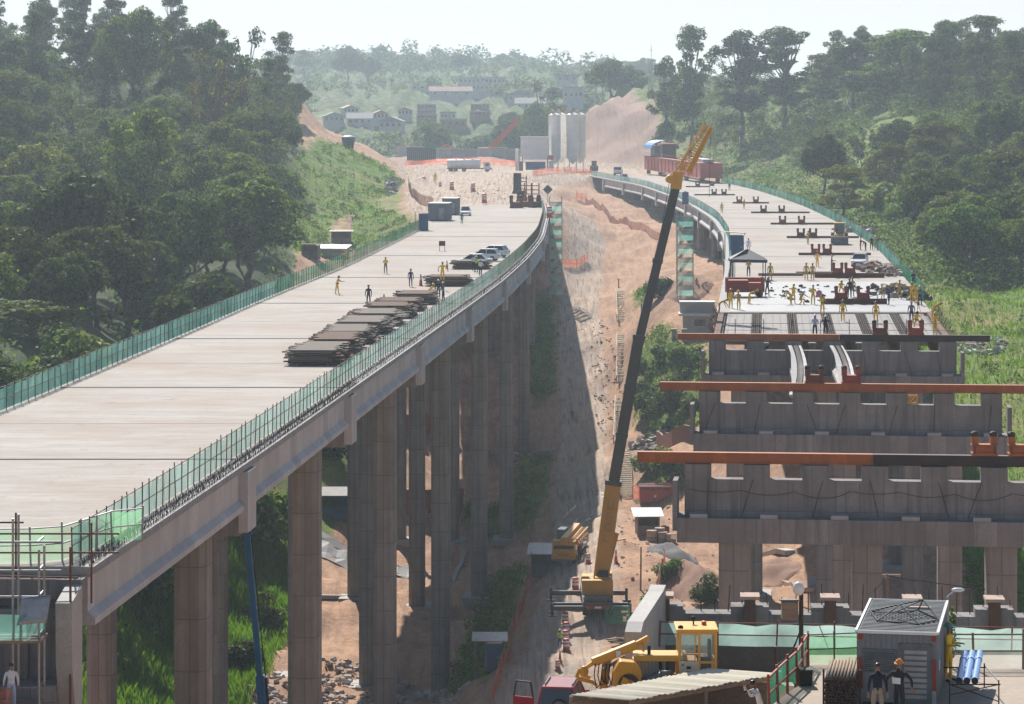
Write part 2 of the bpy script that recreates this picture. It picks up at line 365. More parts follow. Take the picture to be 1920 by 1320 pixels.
# terraces on the right of the road, below the right viaduct
cpx((1230, 840, 392), (1230, 810, 400), (1240, 745, 408), (1240, 690, 418), (1240, 650, 428), (1290, 640, 424), (1240, 600, 432), (1290, 610, 440), (1230, 560, 462), (1250, 525, 500), (1330, 560, 450), (1250, 430, 650), (1320, 500, 520), (1330, 700, 405))
cw((45, 300, -22), (40, 330, -18), (34, 360, -17), (44, 380, -12.5), (30, 300, -26), (22, 330, -27), (58, 330, -13), (60, 370, -10.5), (62, 420, -8), (55, 460, -8), (60, 520, -6), (66, 560, -3), (44, 560, -9), (44, 640, -8), (42, 720, -7), (36, 800, -6), (60, 640, -3), (62, 720, 0), (20, 700, -8), (24, 780, -5), (56, 240, -18), (56, 180, -18), (75, 280, -10), (80, 350, -6), (85, 420, -2), (45, 200, -20))
# right hill
cpx((1900, 560, 420), (1900, 450, 520), (1900, 380, 580), (1900, 300, 650), (1900, 230, 730), (1900, 185, 800), (1750, 330, 650), (1750, 260, 720), (1750, 200, 800), (1640, 380, 640), (1640, 300, 730), (1640, 240, 800), (1640, 185, 870), (1500, 300, 830), (1500, 240, 880), (1500, 185, 930), (1380, 270, 930), (1380, 220, 970), (1380, 185, 1000), (1260, 260, 1010), (1260, 190, 1060), (1400, 310, 860))
cw((150, 830, 23), (150, 1000, 20), (100, 1000, 22), (80, 1150, 16), (150, 1200, 10), (130, 600, 12), (130, 480, 4), (120, 380, -2), (200, 900, 28), (220, 600, 25), (220, 1100, 20))
# brown cut slope behind the plateau
cpx((1100, 300, 1020), (1220, 300, 1010), (1150, 300, 1015), (1100, 225, 1080), (1160, 203, 1080), (1200, 192, 1100), (1230, 186, 1090), (1130, 250, 1050), (1200, 240, 1045), (1110, 222, 1140), (1160, 200, 1160), (1230, 186, 1180), (1060, 290, 1080))
# plateau
for y in (620, 680, 760, 850, 950):
    for x in (-10, 2):
        cw((x, y, 0 if y > 600 else -1))
cw((12, 860, 0), (20, 920, 0), (35, 960, 0), (10, 960, 0), (45, 980, .5), (30, 880, -1), (-20, 760, 0), (-25, 850, 0), (-32, 950, .3), (-20, 1000, 1.5), (0, 1040, 1.6), (20, 1020, 1.5), (-35, 1040, 1.5), (-12, 640, 0), (-14, 700, 0), (7, 620, 0), (8, 680, -1), (8, 740, -1.5), (14, 800, -2.5), (-13, 600, -1), (5, 590, -1), (-6, 570, -3), (-4, 550, -9))
# behind the plateau
cw((-45, 1092, 1.6), (-15, 1090, 1.6), (10, 1085, 1.6), (-30, 1190, -6), (0, 1200, -7), (-70, 1200, -8), (0, 1220, -8), (40, 1180, 6), (-100, 1300, 0))
# left grass slope and hillock with the tank
cw((-18, 620, -2), (-24, 600, -6), (-30, 560, -8.5), (-28, 520, -9), (-22, 540, -7), (-22, 480, -8), (-30, 480, -8), (-34, 440, -10), (-22, 660, -1))
cpx((650, 440, 590), (640, 400, 625), (690, 385, 655), (730, 340, 720), (650, 272, 765), (660, 300, 730), (600, 330, 690), (560, 400, 610), (690, 300, 765), (735, 320, 790), (610, 255, 790), (575, 205, 800), (560, 230, 760), (620, 270, 800), (700, 285, 830), (560, 300, 690), (540, 350, 640))
cw((-42, 900, 3), (-50, 1000, 0), (-60, 900, 12))
# left forest hill
cpx((0, 720, 300), (100, 700, 318), (200, 660, 335), (0, 600, 360), (0, 500, 430), (300, 560, 425), (450, 560, 420), (450, 500, 455), (560, 480, 480), (300, 440, 500), (300, 380, 550), (0, 300, 570), (0, 400, 500), (300, 230, 640), (300, 300, 600), (500, 260, 660), (500, 340, 600), (0, 150, 720), (0, 220, 650), (250, 150, 730), (450, 190, 740), (150, 260, 620))
cw((-70, 300, -10), (-60, 260, -16), (-55, 220, -18), (-90, 850, 24), (-120, 800, 28), (-150, 700, 30), (-150, 500, 14), (-100, 350, -4), (-120, 950, 18), (-100, 1050, 6), (-160, 1100, 8))
# far valley and hill
cpx((620, 270, 1250), (620, 245, 1350), (740, 245, 1350), (740, 225, 1420), (850, 250, 1350), (850, 215, 1480), (950, 240, 1350), (950, 205, 1500), (880, 170, 1750), (780, 170, 1750), (700, 190, 1600), (600, 200, 1550), (560, 170, 1750), (600, 148, 2000), (700, 140, 2050), (800, 142, 2050), (900, 138, 2000), (1000, 150, 1900), (1060, 165, 1750), (1060, 200, 1500), (1100, 180, 1600), (540, 130, 2300), (640, 128, 2400), (760, 132, 2400), (900, 136, 2350), (1060, 150, 2100), (1200, 172, 1500))
cw((-300, 1300, 10), (-350, 1800, 30), (-500, 2300, 50), (-600, 1500, 30), (0, 3000, 20), (-500, 3000, 30), (500, 3000, 20), (300, 1500, 25), (450, 2000, 20), (400, 900, 30), (500, 500, 30), (-400, 900, 40), (-400, 500, 30), (-300, 300, 5), (300, 300, 5))
# near side: hillside under the camera, dropping to the valley
cw((0, 0, 4), (-40, 0, 4), (40, 0, 4), (0, 60, -2), (-30, 60, -3), (60, 60, -1), (100, 100, -3), (-18, 105, -7), (-22, 118, -7.5), (-30, 118, -8), (-40, 110, -8), (-60, 120, -10), (-12, 112, -12), (-18, 130, -13), (-26, 140, -16), (-40, 160, -20), (-10, 128, -16), (0, 105, -6.2), (0, 122, -7.6), (3, 128, -7.8), (7, 128, -8), (8, 112, -4.6), (14, 110, -4.2), (20, 111, -4.2), (26, 112, -4.2), (32, 112, -4), (40, 112, -4), (-4, 126, -9.5), (-6, 134, -15), (2, 138, -14), (10, 136, -12), (22, 135, -12), (34, 135, -12), (-6, 160, -23), (10, 160, -20), (26, 160, -20), (45, 150, -18), (0, 190, -26), (18, 190, -25), (34, 190, -24), (-10, 180, -28), (-25, 180, -29), (-3, 90, -4.5), (8, 92, -3.5), (-10, 96, -6), (10, 100, -3.8))
CP = np.array(CP, float)
def _k(a, b):
    d = (a[:, None, :] - b[None, :, :]); r2 = (d ** 2).sum(2); return np.sqrt(r2 + .0036)
def _sc(x, y):                                                   # depth is compressed with distance so far control points stay well spread
    return np.stack([x / (30 + .11 * np.maximum(y, 0)), 3.2 * np.log1p(np.maximum(y, -80) / 180 + .5)], 1)
_C = _sc(CP[:, 0], CP[:, 1]); _n = len(_C)
_A = _k(_C, _C) + np.eye(_n) * -2e-3
_Q = np.concatenate([np.ones((_n, 1)), _C], 1)
_sol = np.linalg.solve(np.block([[_A, _Q], [_Q.T, np.zeros((3, 3))]]), np.concatenate([CP[:, 2], np.zeros(3)]))
_oct = []
for s, a in ((60, .9), (23, .6), (9, .42), (3.5, .2)):
    for k in range(5):
        th = rng.uniform(0, 2 * math.pi); _oct.append((math.cos(th) / s * rng.uniform(.7, 1.4) * 6.28, math.sin(th) / s * rng.uniform(.7, 1.4) * 6.28, rng.uniform(0, 6.28), a / 2.2))
def H(x, y, detail=True):
    x = np.atleast_1d(np.asarray(x, float)).ravel(); y = np.atleast_1d(np.asarray(y, float)).ravel()
    z = np.empty_like(x)
    for i in range(0, len(x), 20000):
        q = _sc(x[i:i + 20000], y[i:i + 20000])
        z[i:i + 20000] = _k(q, _C) @ _sol[:_n] + _sol[_n] + q @ _sol[_n + 1:]
    plat = (y > 575) & (y < 1100) & (x > -22) & (x < 60) & (np.abs(z) < 1.6)
    if detail:
        n = np.zeros_like(z)
        for kx, ky, ph, a in _oct: n += a * np.sin(kx * x + ky * y + ph)
        amp = np.where(plat, .12, np.clip(.45 + np.abs(z) * .02, 0, 1.2)) * np.clip(.4 + y / 900, .4, 1.6)
        amp = np.where(y > 1150, amp * 2.2, amp); amp = np.where(y < 215, amp * .5, amp)
        z = z + n * amp
    inL = (x > xLL(y) - 2) & (x < xLR(y) + 1.5) & (y < 565); z = np.where(inL & (z > -4.5), -4.5 + .05 * (z + 4.5), z)
    inR = (x > xRL(y) - 1.5) & (x < xRR(y) + 2) & (y > 140) & (y < 870); z = np.where(inR & (z > -4.8), -4.8 + .05 * (z + 4.8), z)
    inL2 = (x > xLL(y) - 6) & (x < xLR(y) + 1) & (y >= 565) & (y < 660); z = np.where(inL2 & (z > -.25), -.25, z)
    inR2 = (x > xRL(y) - 2) & (x < xRR(y) + 3) & (y >= 870) & (y < 1000); z = np.where(inR2 & (z > -.25), -.25, z)
    return z
def G(px, py, lo=60, hi=3500):
    d = np.exp(np.linspace(math.log(lo), math.log(hi), 2500))
    zz = CZ - (py - HY) * d / F; t = H((px - 960) * d / F, d)
    k = np.argmax(t > zz) if np.any(t > zz) else len(d) - 1
    return Vector(((px - 960) * d[k] / F, d[k], float(t[k])))
def hz(x, y): return float(H([x], [y])[0])

ys = np.concatenate([np.linspace(-60, 80, 25)[:-1], np.exp(np.linspace(math.log(80), math.log(1150), 420)), np.exp(np.linspace(math.log(1162), math.log(4200), 110))])
us = np.concatenate([np.linspace(-1.3, -.24, 22)[:-1], np.linspace(-.24, .24, 380), np.linspace(.24, 1.3, 22)[1:]])
YY, UU = np.meshgrid(ys, us, indexing='ij'); XX = UU * (YY + 120) / 1.12
ZZ = H(XX, YY).reshape(XX.shape)
nr, nc = XX.shape
ii = np.arange(nr * nc).reshape(nr, nc)
quads = np.stack([ii[:-1, :-1], ii[:-1, 1:], ii[1:, 1:], ii[1:, :-1]], -1).reshape(-1, 4)
V = np.stack([XX, YY, ZZ], -1).reshape(-1, 3)
# ground cover as world-space patches: r grass, g grey gravel / trodden road, b dark undergrowth
def inpoly(x, y, poly):
    c = np.zeros(len(x), bool); n = len(poly)
    for i in range(n):
        x1, y1 = poly[i]; x2, y2 = poly[(i + 1) % n]
        t = ((y1 > y) != (y2 > y)) & (x < (x2 - x1) * (y - y1) / (y2 - y1 + 1e-9) + x1); c ^= t
    return c
def wpoly(pts): return [tuple(G(a, b)[:2]) for a, b in pts]
def blur(a, n):
    a = a.reshape(nr, nc).astype(float)
    for _ in range(n):
        a = (a + np.roll(a, 1, 0) + np.roll(a, -1, 0) + np.roll(a, 1, 1) + np.roll(a, -1, 1)) / 5
    return a.ravel()
vx, vy, vz = V.T
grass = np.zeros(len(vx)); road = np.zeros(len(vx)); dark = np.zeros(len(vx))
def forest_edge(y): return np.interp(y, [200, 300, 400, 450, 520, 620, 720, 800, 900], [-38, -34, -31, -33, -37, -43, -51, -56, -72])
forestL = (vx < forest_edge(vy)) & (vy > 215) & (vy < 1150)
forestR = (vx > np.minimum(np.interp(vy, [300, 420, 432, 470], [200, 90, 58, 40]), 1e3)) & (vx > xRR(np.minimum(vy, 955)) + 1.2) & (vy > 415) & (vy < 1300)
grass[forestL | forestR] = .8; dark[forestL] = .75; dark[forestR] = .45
meadow = (vx > xRR(vy) + 3) & (vy > 225) & (vy < 520) & ~forestR; grass[meadow] = 1
for pl in ([(545, 470), (540, 300), (590, 262), (650, 275), (700, 285), (745, 325), (765, 350), (805, 388), (785, 425), (700, 455), (655, 470), (640, 462), (655, 410), (632, 408), (618, 470), (600, 485)], [(690, 385), (760, 345), (800, 385), (780, 420)],
           [(1660, 205), (1560, 300), (1600, 340), (1700, 330), (1920, 430), (1920, 330), (1800, 250)]):
    grass[inpoly(vx, vy, wpoly(pl))] = .82 if pl[0][0] < 600 else (.55 if pl[0][0] < 700 else 1); dark[inpoly(vx, vy, wpoly(pl))] *= .3
for pl in ([(1185, 640), (1200, 725), (1330, 725), (1330, 650), (1260, 630)], [(1190, 745), (1195, 800), (1330, 800), (1320, 750)], [(1185, 540), (1190, 565), (1270, 560), (1270, 540)],
           [(880, 1000), (1010, 985), (985, 930), (860, 940)], [(990, 560), (1060, 545), (1075, 640), (1060, 760), (990, 760)], [(970, 860), (1075, 850), (1080, 940), (1000, 950), (960, 940)],
           [(985, 1060), (915, 1300), (840, 1300), (900, 1150), (940, 1060)], [(640, 980), (560, 960), (470, 860), (600, 800), (760, 830), (760, 930)], [(1200, 870), (1330, 860), (1330, 905), (1200, 905)]):
    m = inpoly(vx, vy, wpoly(pl)); grass[m] = .95; dark[m] = .35
vb = (vx < -25 + (vy - 230) * .02) & (vy > 215) & (vy < 420); grass[vb] = 1
far = vy > 1130; grass[far] = .75; dark[far] = .55
near = (vy < 225) & (vx < 60); grass[near] = .3
cut = inpoly(vx, vy, wpoly([(1098, 298), (1098, 215), (1130, 200), (1225, 188), (1235, 240), (1225, 300)])); grass[cut] = 0; dark[cut] = 0
cutL = inpoly(vx, vy, wpoly([(575, 205), (600, 215), (655, 268), (640, 275), (585, 235)])); grass[cutL] = 0; dark[cutL] = 0
plat = (vy > 590) & (vy < 1060) & (vx > -22 - (vy - 600) * .03) & (vx < 58) & (np.abs(vz) < 2.2) ; grass[plat] *= 0; dark[plat] = 0; road[plat] = .75
rl = [tuple(q) for q in [(1.5, 850), (2, 790), (12, 715), (17, 640), (13, 560), (11.5, 520), (11, 466), (9, 400), (9, 345), (6.5, 290), (4, 250), (1, 225)]]
dmin = np.full(len(vx), 1e9)
for (ax, ay), (bx, by) in zip(rl, rl[1:]):
    t = np.clip(((vx - ax) * (bx - ax) + (vy - ay) * (by - ay)) / ((bx - ax) ** 2 + (by - ay) ** 2), 0, 1)
    dmin = np.minimum(dmin, np.hypot(vx - ax - t * (bx - ax), vy - ay - t * (by - ay)))
rd = np.clip(1.4 - dmin / 4.0, 0, 1); road = np.maximum(road, rd); grass *= 1 - np.clip(rd * 1.5, 0, 1)
road[inpoly(vx, vy, wpoly([(820, 300), (740, 305), (780, 420), (1000, 400), (1040, 345), (980, 325)]))] = .95
col = np.stack([blur(grass, 7), blur(road, 3), blur(dark, 6), np.ones(len(vx))], 1).astype(np.float32)
def ground_mat():
    m, N, L, B = base('ground'); at = N.new('ShaderNodeAttribute'); at.attribute_name = 'cover'
    sp = N.new('ShaderNodeSeparateColor'); L.new(at.outputs['Color'], sp.inputs[0])
    g = N.new('ShaderNodeNewGeometry'); pos = g.outputs['Position']
    def edge(x, sc, amt):                                        # ragged patch borders
        n = noise(N, L, pos, sc, 6, .65, 0, 1); q = math_(N, L, 'ADD', x, math_(N, L, 'MULTIPLY', math_(N, L, 'SUBTRACT', n, .5), amt))
        r = N.new('ShaderNodeMapRange'); r.inputs[1].default_value = .36; r.inputs[2].default_value = .62; L.new(q, r.inputs[0]); return r.outputs[0]
    soil = mixc(N, L, noise(N, L, pos, .12, 8, .7), (.50, .30, .18), (.33, .175, .105))
    soil = mixc(N, L, noise(N, L, pos, .9, 6, .7, .4, .8), soil, (.53, .37, .26))
    er = N.new('ShaderNodeMapping'); er.inputs['Scale'].default_value = (1.1, .12, .25); er.inputs['Rotation'].default_value = (0, 0, R(14)); L.new(pos, er.inputs[0])
    soil = mixc(N, L, noise(N, L, er.outputs[0], 1, 6, .7, .5, .72), soil, (.30, .185, .135))
    soil = mixc(N, L, noise(N, L, pos, 3.5, 4, .7, .52, .8), soil, (.24, .145, .105))
    mp = N.new('ShaderNodeMapping'); mp.inputs['Scale'].default_value = (1.3, .06, 1); mp.inputs['Rotation'].default_value = (0, 0, R(-4)); L.new(pos, mp.inputs[0])
    sx = N.new('ShaderNodeSeparateXYZ'); L.new(pos, sx.inputs[0]); cy_ = N.new('ShaderNodeMapRange'); cy_.inputs[1].default_value = 1000; cy_.inputs[2].default_value = 1016; L.new(sx.outputs[1], cy_.inputs[0])   # older, browner cut earth behind the yard
    soil = mixc(N, L, math_(N, L, 'MULTIPLY', cy_.outputs[0], .8), soil, (.33, .225, .185))
    soil = mixc(N, L, math_(N, L, 'MULTIPLY', noise(N, L, er.outputs[0], .8, 5, .7, .5, .6), .45), soil, (.24, .15, .11))
    rdc = mixc(N, L, noise(N, L, mp.outputs[0], 1, 5, .6), (.53, .405, .305), (.36, .26, .19))
    tk = N.new('ShaderNodeMapping'); tk.inputs['Scale'].default_value = (2.6, .025, 1); tk.inputs['Rotation'].default_value = (0, 0, R(2)); L.new(pos, tk.inputs[0])
    rdc = mixc(N, L, noise(N, L, tk.outputs[0], 1, 3, .5, .52, .62), rdc, (.25, .18, .135))
    rdc = mixc(N, L, noise(N, L, pos, .25, 6, .7, .45, .7), rdc, (.36, .31, .275))
    gr = mixc(N, L, noise(N, L, pos, .35, 6, .7), (.085, .165, .022), (.17, .235, .045))
    gr = mixc(N, L, noise(N, L, pos, .06, 4, .6, .45, .7), gr, (.27, .235, .08))
    gr = mixc(N, L, noise(N, L, pos, 2.2, 4, .7, .5, .75), gr, (.03, .055, .015))
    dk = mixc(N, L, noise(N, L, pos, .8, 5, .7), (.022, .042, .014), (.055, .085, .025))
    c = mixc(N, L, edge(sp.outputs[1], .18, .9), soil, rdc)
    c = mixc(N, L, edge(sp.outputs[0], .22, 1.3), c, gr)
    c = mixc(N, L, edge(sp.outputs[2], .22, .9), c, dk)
    L.new(c, B.inputs['Base Color']); B.inputs['Roughness'].default_value = .95; B.inputs['Specular IOR Level'].default_value = .15
    bn = N.new('ShaderNodeBump'); bn.inputs['Strength'].default_value = .7; bn.inputs['Distance'].default_value = .35
    L.new(noise(N, L, pos, 1.1, 7, .7, 0, 1), bn.inputs['Height']); L.new(bn.outputs[0], B.inputs['Normal']); return m
M['ground'] = ground_mat()
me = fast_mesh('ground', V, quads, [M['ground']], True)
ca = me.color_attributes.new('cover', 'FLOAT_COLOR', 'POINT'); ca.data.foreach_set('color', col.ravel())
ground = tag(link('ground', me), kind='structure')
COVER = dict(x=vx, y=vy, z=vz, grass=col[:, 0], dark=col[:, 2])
# ------------------------------------------------------------------ viaducts
def sweep(name, profs, mats, parent, mi=None):
    """profs: list of cross sections (each a list of xyz), closed loop, ends capped"""
    mb = MB(); n = len(profs[0]); vs = [p for pr in profs for p in pr]; fs = []; ms = []
    for i in range(len(profs) - 1):
        for k in range(n):
            j = (k + 1) % n; fs.append((i * n + k, i * n + j, (i + 1) * n + j, (i + 1) * n + k)); ms.append(mi[k] if mi else 0)
    fs.append(tuple(range(n))); fs.append(tuple(range((len(profs) - 1) * n + n - 1, (len(profs) - 1) * n - 1, -1))); ms += [0, 0]
    mb.v = [tuple(v) for v in vs]; mb.f = fs; mb.m = ms
    return mb.build(name, mats, parent)
def girder(name, fx, y0, y1, side, parent, m, step=6):
    """precast I girder; fx(y) = x of its outer web face, side = +1 when the outer face looks to +x"""
    yy = np.linspace(y0, y1, max(2, int((y1 - y0) / step) + 1)); pr = []
    for y in yy:
        x = float(fx(y)); q = [(.12, -.3), (.12, -.45), (0, -.55), (0, -1.85), (.3, -2.12), (.3, -2.4), (-.5, -2.4), (-.5, -2.12), (-.22, -1.85), (-.22, -.55), (-.5, -.45), (-.5, -.3)]
        pr.append([(x + side * a, y, z) for a, z in q])
    return sweep(name, pr, m, parent)
def net_fence(name, label, line, h, parent_cat, netmat, post_step=1.5, thick=.06, top_rail=True, base_z=0.0, postmat=None, group=None, lean=0, mats2=None):
    """site fence: posts, rails, a sagging net; line = list of (x, y[, z])"""
    pts = [Vector((p[0], p[1], p[2] if len(p) > 2 else base_z)) for p in line]
    L_ = [0.0]
    for a, b in zip(pts, pts[1:]): L_.append(L_[-1] + (b - a).length)
    tot = L_[-1]; n = max(1, int(tot / post_step)); rr = random.Random(hash(name) % 999 + n)
    def at(s):
        for i in range(len(pts) - 1):
            if s <= L_[i + 1] + 1e-6: return pts[i].lerp(pts[i + 1], (s - L_[i]) / max(1e-6, L_[i + 1] - L_[i]))
        return pts[-1]
    o = thing(name, label, parent_cat, at(0), 0, group); o0 = at(0)
    st = [at(tot * i / n) - o0 for i in range(n + 1)]; pm = postmat or M['rebar']
    order = sorted(range(n + 1), key=lambda i: (st[i] + o0 - Vector((0, 0, CZ))).length)
    keep = order[:100]; rest = order[100:]
    zv = MB().box((0, 0, h / 2 + .05), (thick, thick, h + .1)); pme = None
    for k in keep:
        if pme is None: po = zv.build('post', pm, o); pme = po.data
        else: po = link('post', pme, o)
        po.location = st[k]; po.rotation_euler = (rr.uniform(-.03, .03), rr.uniform(-.04, .04) + lean, 0); po.scale = (1, 1, rr.uniform(.95, 1.08))
    if rest:
        b = MB()
        for k in rest: b.box(st[k] + Vector((0, 0, h / 2 + .05)), (thick, thick, h + .1))
        tag(b.build('far_posts', pm, o), kind='stuff')
    r = MB()
    for i in range(n):
        for t in ((1.0, .52) if top_rail else (1.0,)): r.bar(st[i] + Vector((0, 0, h * t)), st[i + 1] + Vector((0, 0, h * t)), thick * .7, thick * .7)
    r.build('rail', pm, o)
    nb = MB(); sub = 3; prev = None; k = 0
    for i in range(n):
        for j in range(sub + (1 if i == n - 1 else 0)):
            t = j / sub; q = st[i].lerp(st[i + 1], t); sg = math.sin(math.pi * t)
            d = (st[i + 1] - st[i]); nv = Vector((-d.y, d.x, 0)); nv = nv.normalized() if nv.length > 0 else nv
            off = nv * (.05 + .08 * sg * rr.uniform(-.5, 1)); zt = h - sg * .10 * rr.uniform(.3, 1.6); zb = .03 + .05 * rr.random()
            mid = q + off * 1.6 + Vector((0, 0, h * .5))
            c = [q + off + Vector((0, 0, zb)), mid, q + off * .6 + Vector((0, 0, zt))]
            mi = mats2(((st[i] + o0).y)) if mats2 else 0
            if prev is not None:
                nb.add([prev[0], c[0], c[1], prev[1]], [(0, 1, 2, 3)], mi); nb.add([prev[1], c[1], c[2], prev[2]], [(0, 1, 2, 3)], mi)
            prev = c
    nb.build('net', netmat if isinstance(netmat, (list, tuple)) else [netmat], o)
    return o
def column_mb(w, d, z0, z1, ch=.35):
    p = [(-w / 2 + ch, -d / 2), (w / 2 - ch, -d / 2), (w / 2, -d / 2 + ch), (w / 2, d / 2 - ch), (w / 2 - ch, d / 2), (-w / 2 + ch, d / 2), (-w / 2, d / 2 - ch), (-w / 2, -d / 2 + ch)]
    return MB().prism(p, z0, z1, 'Z')
# ---- left viaduct
LV = thing('viaduct', 'long left concrete viaduct with bare pale deck on tall slender columns', 'bridge', (-20, 119, 0))
lo = Vector((-20, 119, 0))
Y0, Y1 = 119.0, 596.0
yy = np.concatenate([np.arange(Y0, Y1, 4), [Y1]])
def sub(pr): return [[(x - lo.x, y - lo.y, z - lo.z) for x, y, z in q] for q in pr]
sweep('deck', sub([[(float(xLL(y)), y, 0), (float(xLR(y)) - .75, y, 0), (float(xLR(y)), y, -.02), (float(xLR(y)) + .04, y, -.3), (float(xLR(y)) - .5, y, -.34), (float(xLL(y)), y, -.34)] for y in yy]), [M['deck'], M['rough_edge']], LV, [0, 1, 1, 0, 0, 0])
piersL = [156, 197, 240, 285, 330, 381, 440, 500]
ends = [Y0 + .4] + piersL + [556]
LG = bpy.data.objects.new('girder_holder', None)
def shift(f, dx): return lambda y: f(y) + dx
for i in range(len(ends) - 1):
    a, b = ends[i] + (1.4 if i else 0), ends[i + 1] - 1.85
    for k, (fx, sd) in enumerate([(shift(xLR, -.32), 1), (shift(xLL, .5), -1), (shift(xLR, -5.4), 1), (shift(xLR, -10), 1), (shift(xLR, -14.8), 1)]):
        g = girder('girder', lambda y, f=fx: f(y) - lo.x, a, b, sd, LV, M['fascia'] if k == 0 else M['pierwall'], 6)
        for v in g.data.vertices: v.co.y -= lo.y
def pier(parent, cx, cy, z_top, width, rot, cols, mat_cap, mat_col, o, name='pier', end_plates=True, colw=(1.7, 2.2), ledge=True):
    """hammer-less pier: cross head, columns down to the ground; local x across the road"""
    p = bpy.data.objects.new(name, None); COL.objects.link(p); p.parent = parent; p.location = (cx - o.x, cy - o.y, 0 - o.z); p.rotation_euler = (0, 0, rot)
    MB().b2((-width / 2, -1.25, -3.75), (width / 2, 1.25, -2.46), 0).build('cross_head', mat_cap, p)
    b = MB().b2((-width / 2 + .4, -.45, -2.46), (width / 2 - .4, .45, -.36)); b.build('web_wall', mat_cap, p)
    if end_plates:
        for s in (-1, 1): MB().b2((s * (width / 2 + .5), -1.3, -3.55), (s * (width / 2 + .005), 1.3, -.42)).build('end_plate', M['fascia'], p)
    for lx in cols:
        wx = cx + lx * math.cos(rot); wy = cy + lx * math.sin(rot); zb = hz(wx, wy) - 1.5
        c = column_mb(colw[0], colw[1], zb, -3.75).build('column', mat_col, p); c.location = (lx, 0, 0)
        MB().b2((-1.7, -2.0, zb + .9), (1.7, 2.0, zb + 1.75)).build('footing', M['conc'], c)
    return p
for y in piersL:
    sl_ = (float(xLR(y + 10)) - float(xLR(y - 10))) / 20; rot = -math.atan(sl_)
    xr, xl = float(xLR(y)), float(xLL(y)); w = xr - xl - .75
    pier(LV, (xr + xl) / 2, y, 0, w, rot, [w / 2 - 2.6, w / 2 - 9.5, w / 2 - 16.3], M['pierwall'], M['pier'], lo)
for y in piersL + [174, 216, 260, 307, 355, 410]:
    a, b = float(xLL(y)), float(xLR(y)); wd = .22 if y in piersL else .08
    n = 14; jb = MB()
    for k in range(n):
        x0 = a + .3 + (b - a - 1.2) * k / n; x1 = a + .3 + (b - a - 1.2) * (k + 1) / n; q = .03 * math.sin(k * 1.3 + y)
        jb.b2((x0 - lo.x, y - wd + q - lo.y, -.02), (x1 - lo.x, y + wd + q - lo.y, .006 + (0.03 if y in piersL else 0)))
    jb.build('expansion_joint', M['joint'], LV)
rb = MB()
y = Y0
while y < 600:
    x = float(xLR(y)); st = .22 if y < 200 else .5
    for q in (.15, .55):
        h = random.uniform(.12, .30); rb.bar((x - q - lo.x, y - lo.y, 0), (x - q + random.uniform(-.06, .06) - lo.x, y - lo.y + random.uniform(-.1, .1), h), .03, .03)
    y += st
tag(rb.build('starter_bars', M['rebar'], LV), kind='stuff')
MB().b2((float(xLL(556)) - lo.x - .5, 556 - lo.y, -9), (float(xLR(556)) - lo.x + .3, 560 - lo.y, -.35)).build('abutment', M['pierwall'], LV)
# nets along the left viaduct
yl = list(np.arange(119.5, 592, 6.0))
net_fence('safety_net', 'green safety net with thin posts along the valley side of the left viaduct deck', [(float(xLR(y)) - .95, y) for y in yl], 1.45, 'safety net', [M['teal_net'], M['green_net']], 1.5, .05, mats2=lambda y: 1 if 330 < y < 420 else 0)
yl2 = list(np.arange(165, 478, 6.0))
net_fence('safety_net', 'green safety net along the forest side of the left viaduct deck', [(float(xLL(y)) + .3, y) for y in yl2], 1.5, 'safety net', [M['teal_net'], M['green_net']], 1.9, .05, mats2=lambda y: 1 if y > 300 else 0)
# ---- right viaduct
RO = Vector((26, 240, 0))
RV = thing('viaduct', 'curved right concrete viaduct with half finished deck and rows of red saddles', 'bridge', RO)
def subR(pr): return [[(x - RO.x, y - RO.y, z - RO.z) for x, y, z in q] for q in pr]
yy = np.concatenate([np.arange(272, 880, 4.), [884]])
sweep('deck', subR([[(float(xRL(y)), y, -.02), (float(xRL(y)) + .7, y, 0), (float(xRR(y)) - .3, y, 0), (float(xRR(y)), y, -.34), (float(xRL(y)) + .5, y, -.34), (float(xRL(y)) - .04, y, -.3)] for y in yy]), [M['deck'], M['rough_edge']], RV, [1, 0, 0, 0, 0, 1])
piersR = [238, 283, 330, 378, 425, 472, 519, 566, 613, 660, 707, 754, 801, 848]
def rotR(y):
    f = lambda q: (float(xRL(q)) + float(xRR(q))) / 2
    return -math.atan((f(min(y + 12, 950)) - f(y - 12)) / 24)
for i in range(len(piersR) - 1):
    a, b = piersR[i] + 1.35, piersR[i + 1] - 1.35
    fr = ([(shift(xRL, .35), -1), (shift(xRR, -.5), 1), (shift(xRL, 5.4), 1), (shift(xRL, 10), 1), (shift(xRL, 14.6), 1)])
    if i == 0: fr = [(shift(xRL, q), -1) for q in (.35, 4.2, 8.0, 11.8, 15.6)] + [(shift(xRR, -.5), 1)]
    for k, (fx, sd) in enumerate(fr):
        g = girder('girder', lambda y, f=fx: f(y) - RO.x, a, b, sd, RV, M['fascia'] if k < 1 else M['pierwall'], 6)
        for v in g.data.vertices: v.co.y -= RO.y
for y in piersR[1:]:
    xl, xr = float(xRL(y)), float(xRR(y)); rot = rotR(y); w = (xr - xl) * math.cos(rot) - .7
    pier(RV, (xl + xr) / 2, y, 0, w, rot, [-w / 2 + 3.0, -w / 2 + 9.8, -w / 2 + 16.6], M['pierwall'], M['pier'], RO, colw=(1.7, 2.2))
for y in piersR[1:]:
    rot = rotR(y); xl, xr = float(xRL(y)), float(xRR(y)); w = (xr - xl) * math.cos(rot) / 2 - .9; c = Vector(((xl + xr) / 2 - RO.x, y - RO.y, 0)); ax = Vector((math.cos(rot), math.sin(rot), 0))
    MB().bar(c - ax * w, c + ax * w, .35, .03).build('expansion_joint', M['joint'], RV)
MB().b2((float(xRL(880)) - RO.x - .3, 878 - RO.y, -9), (float(xRR(880)) - RO.x, 884 - RO.y, -.35)).build('abutment', M['pierwall'], RV)
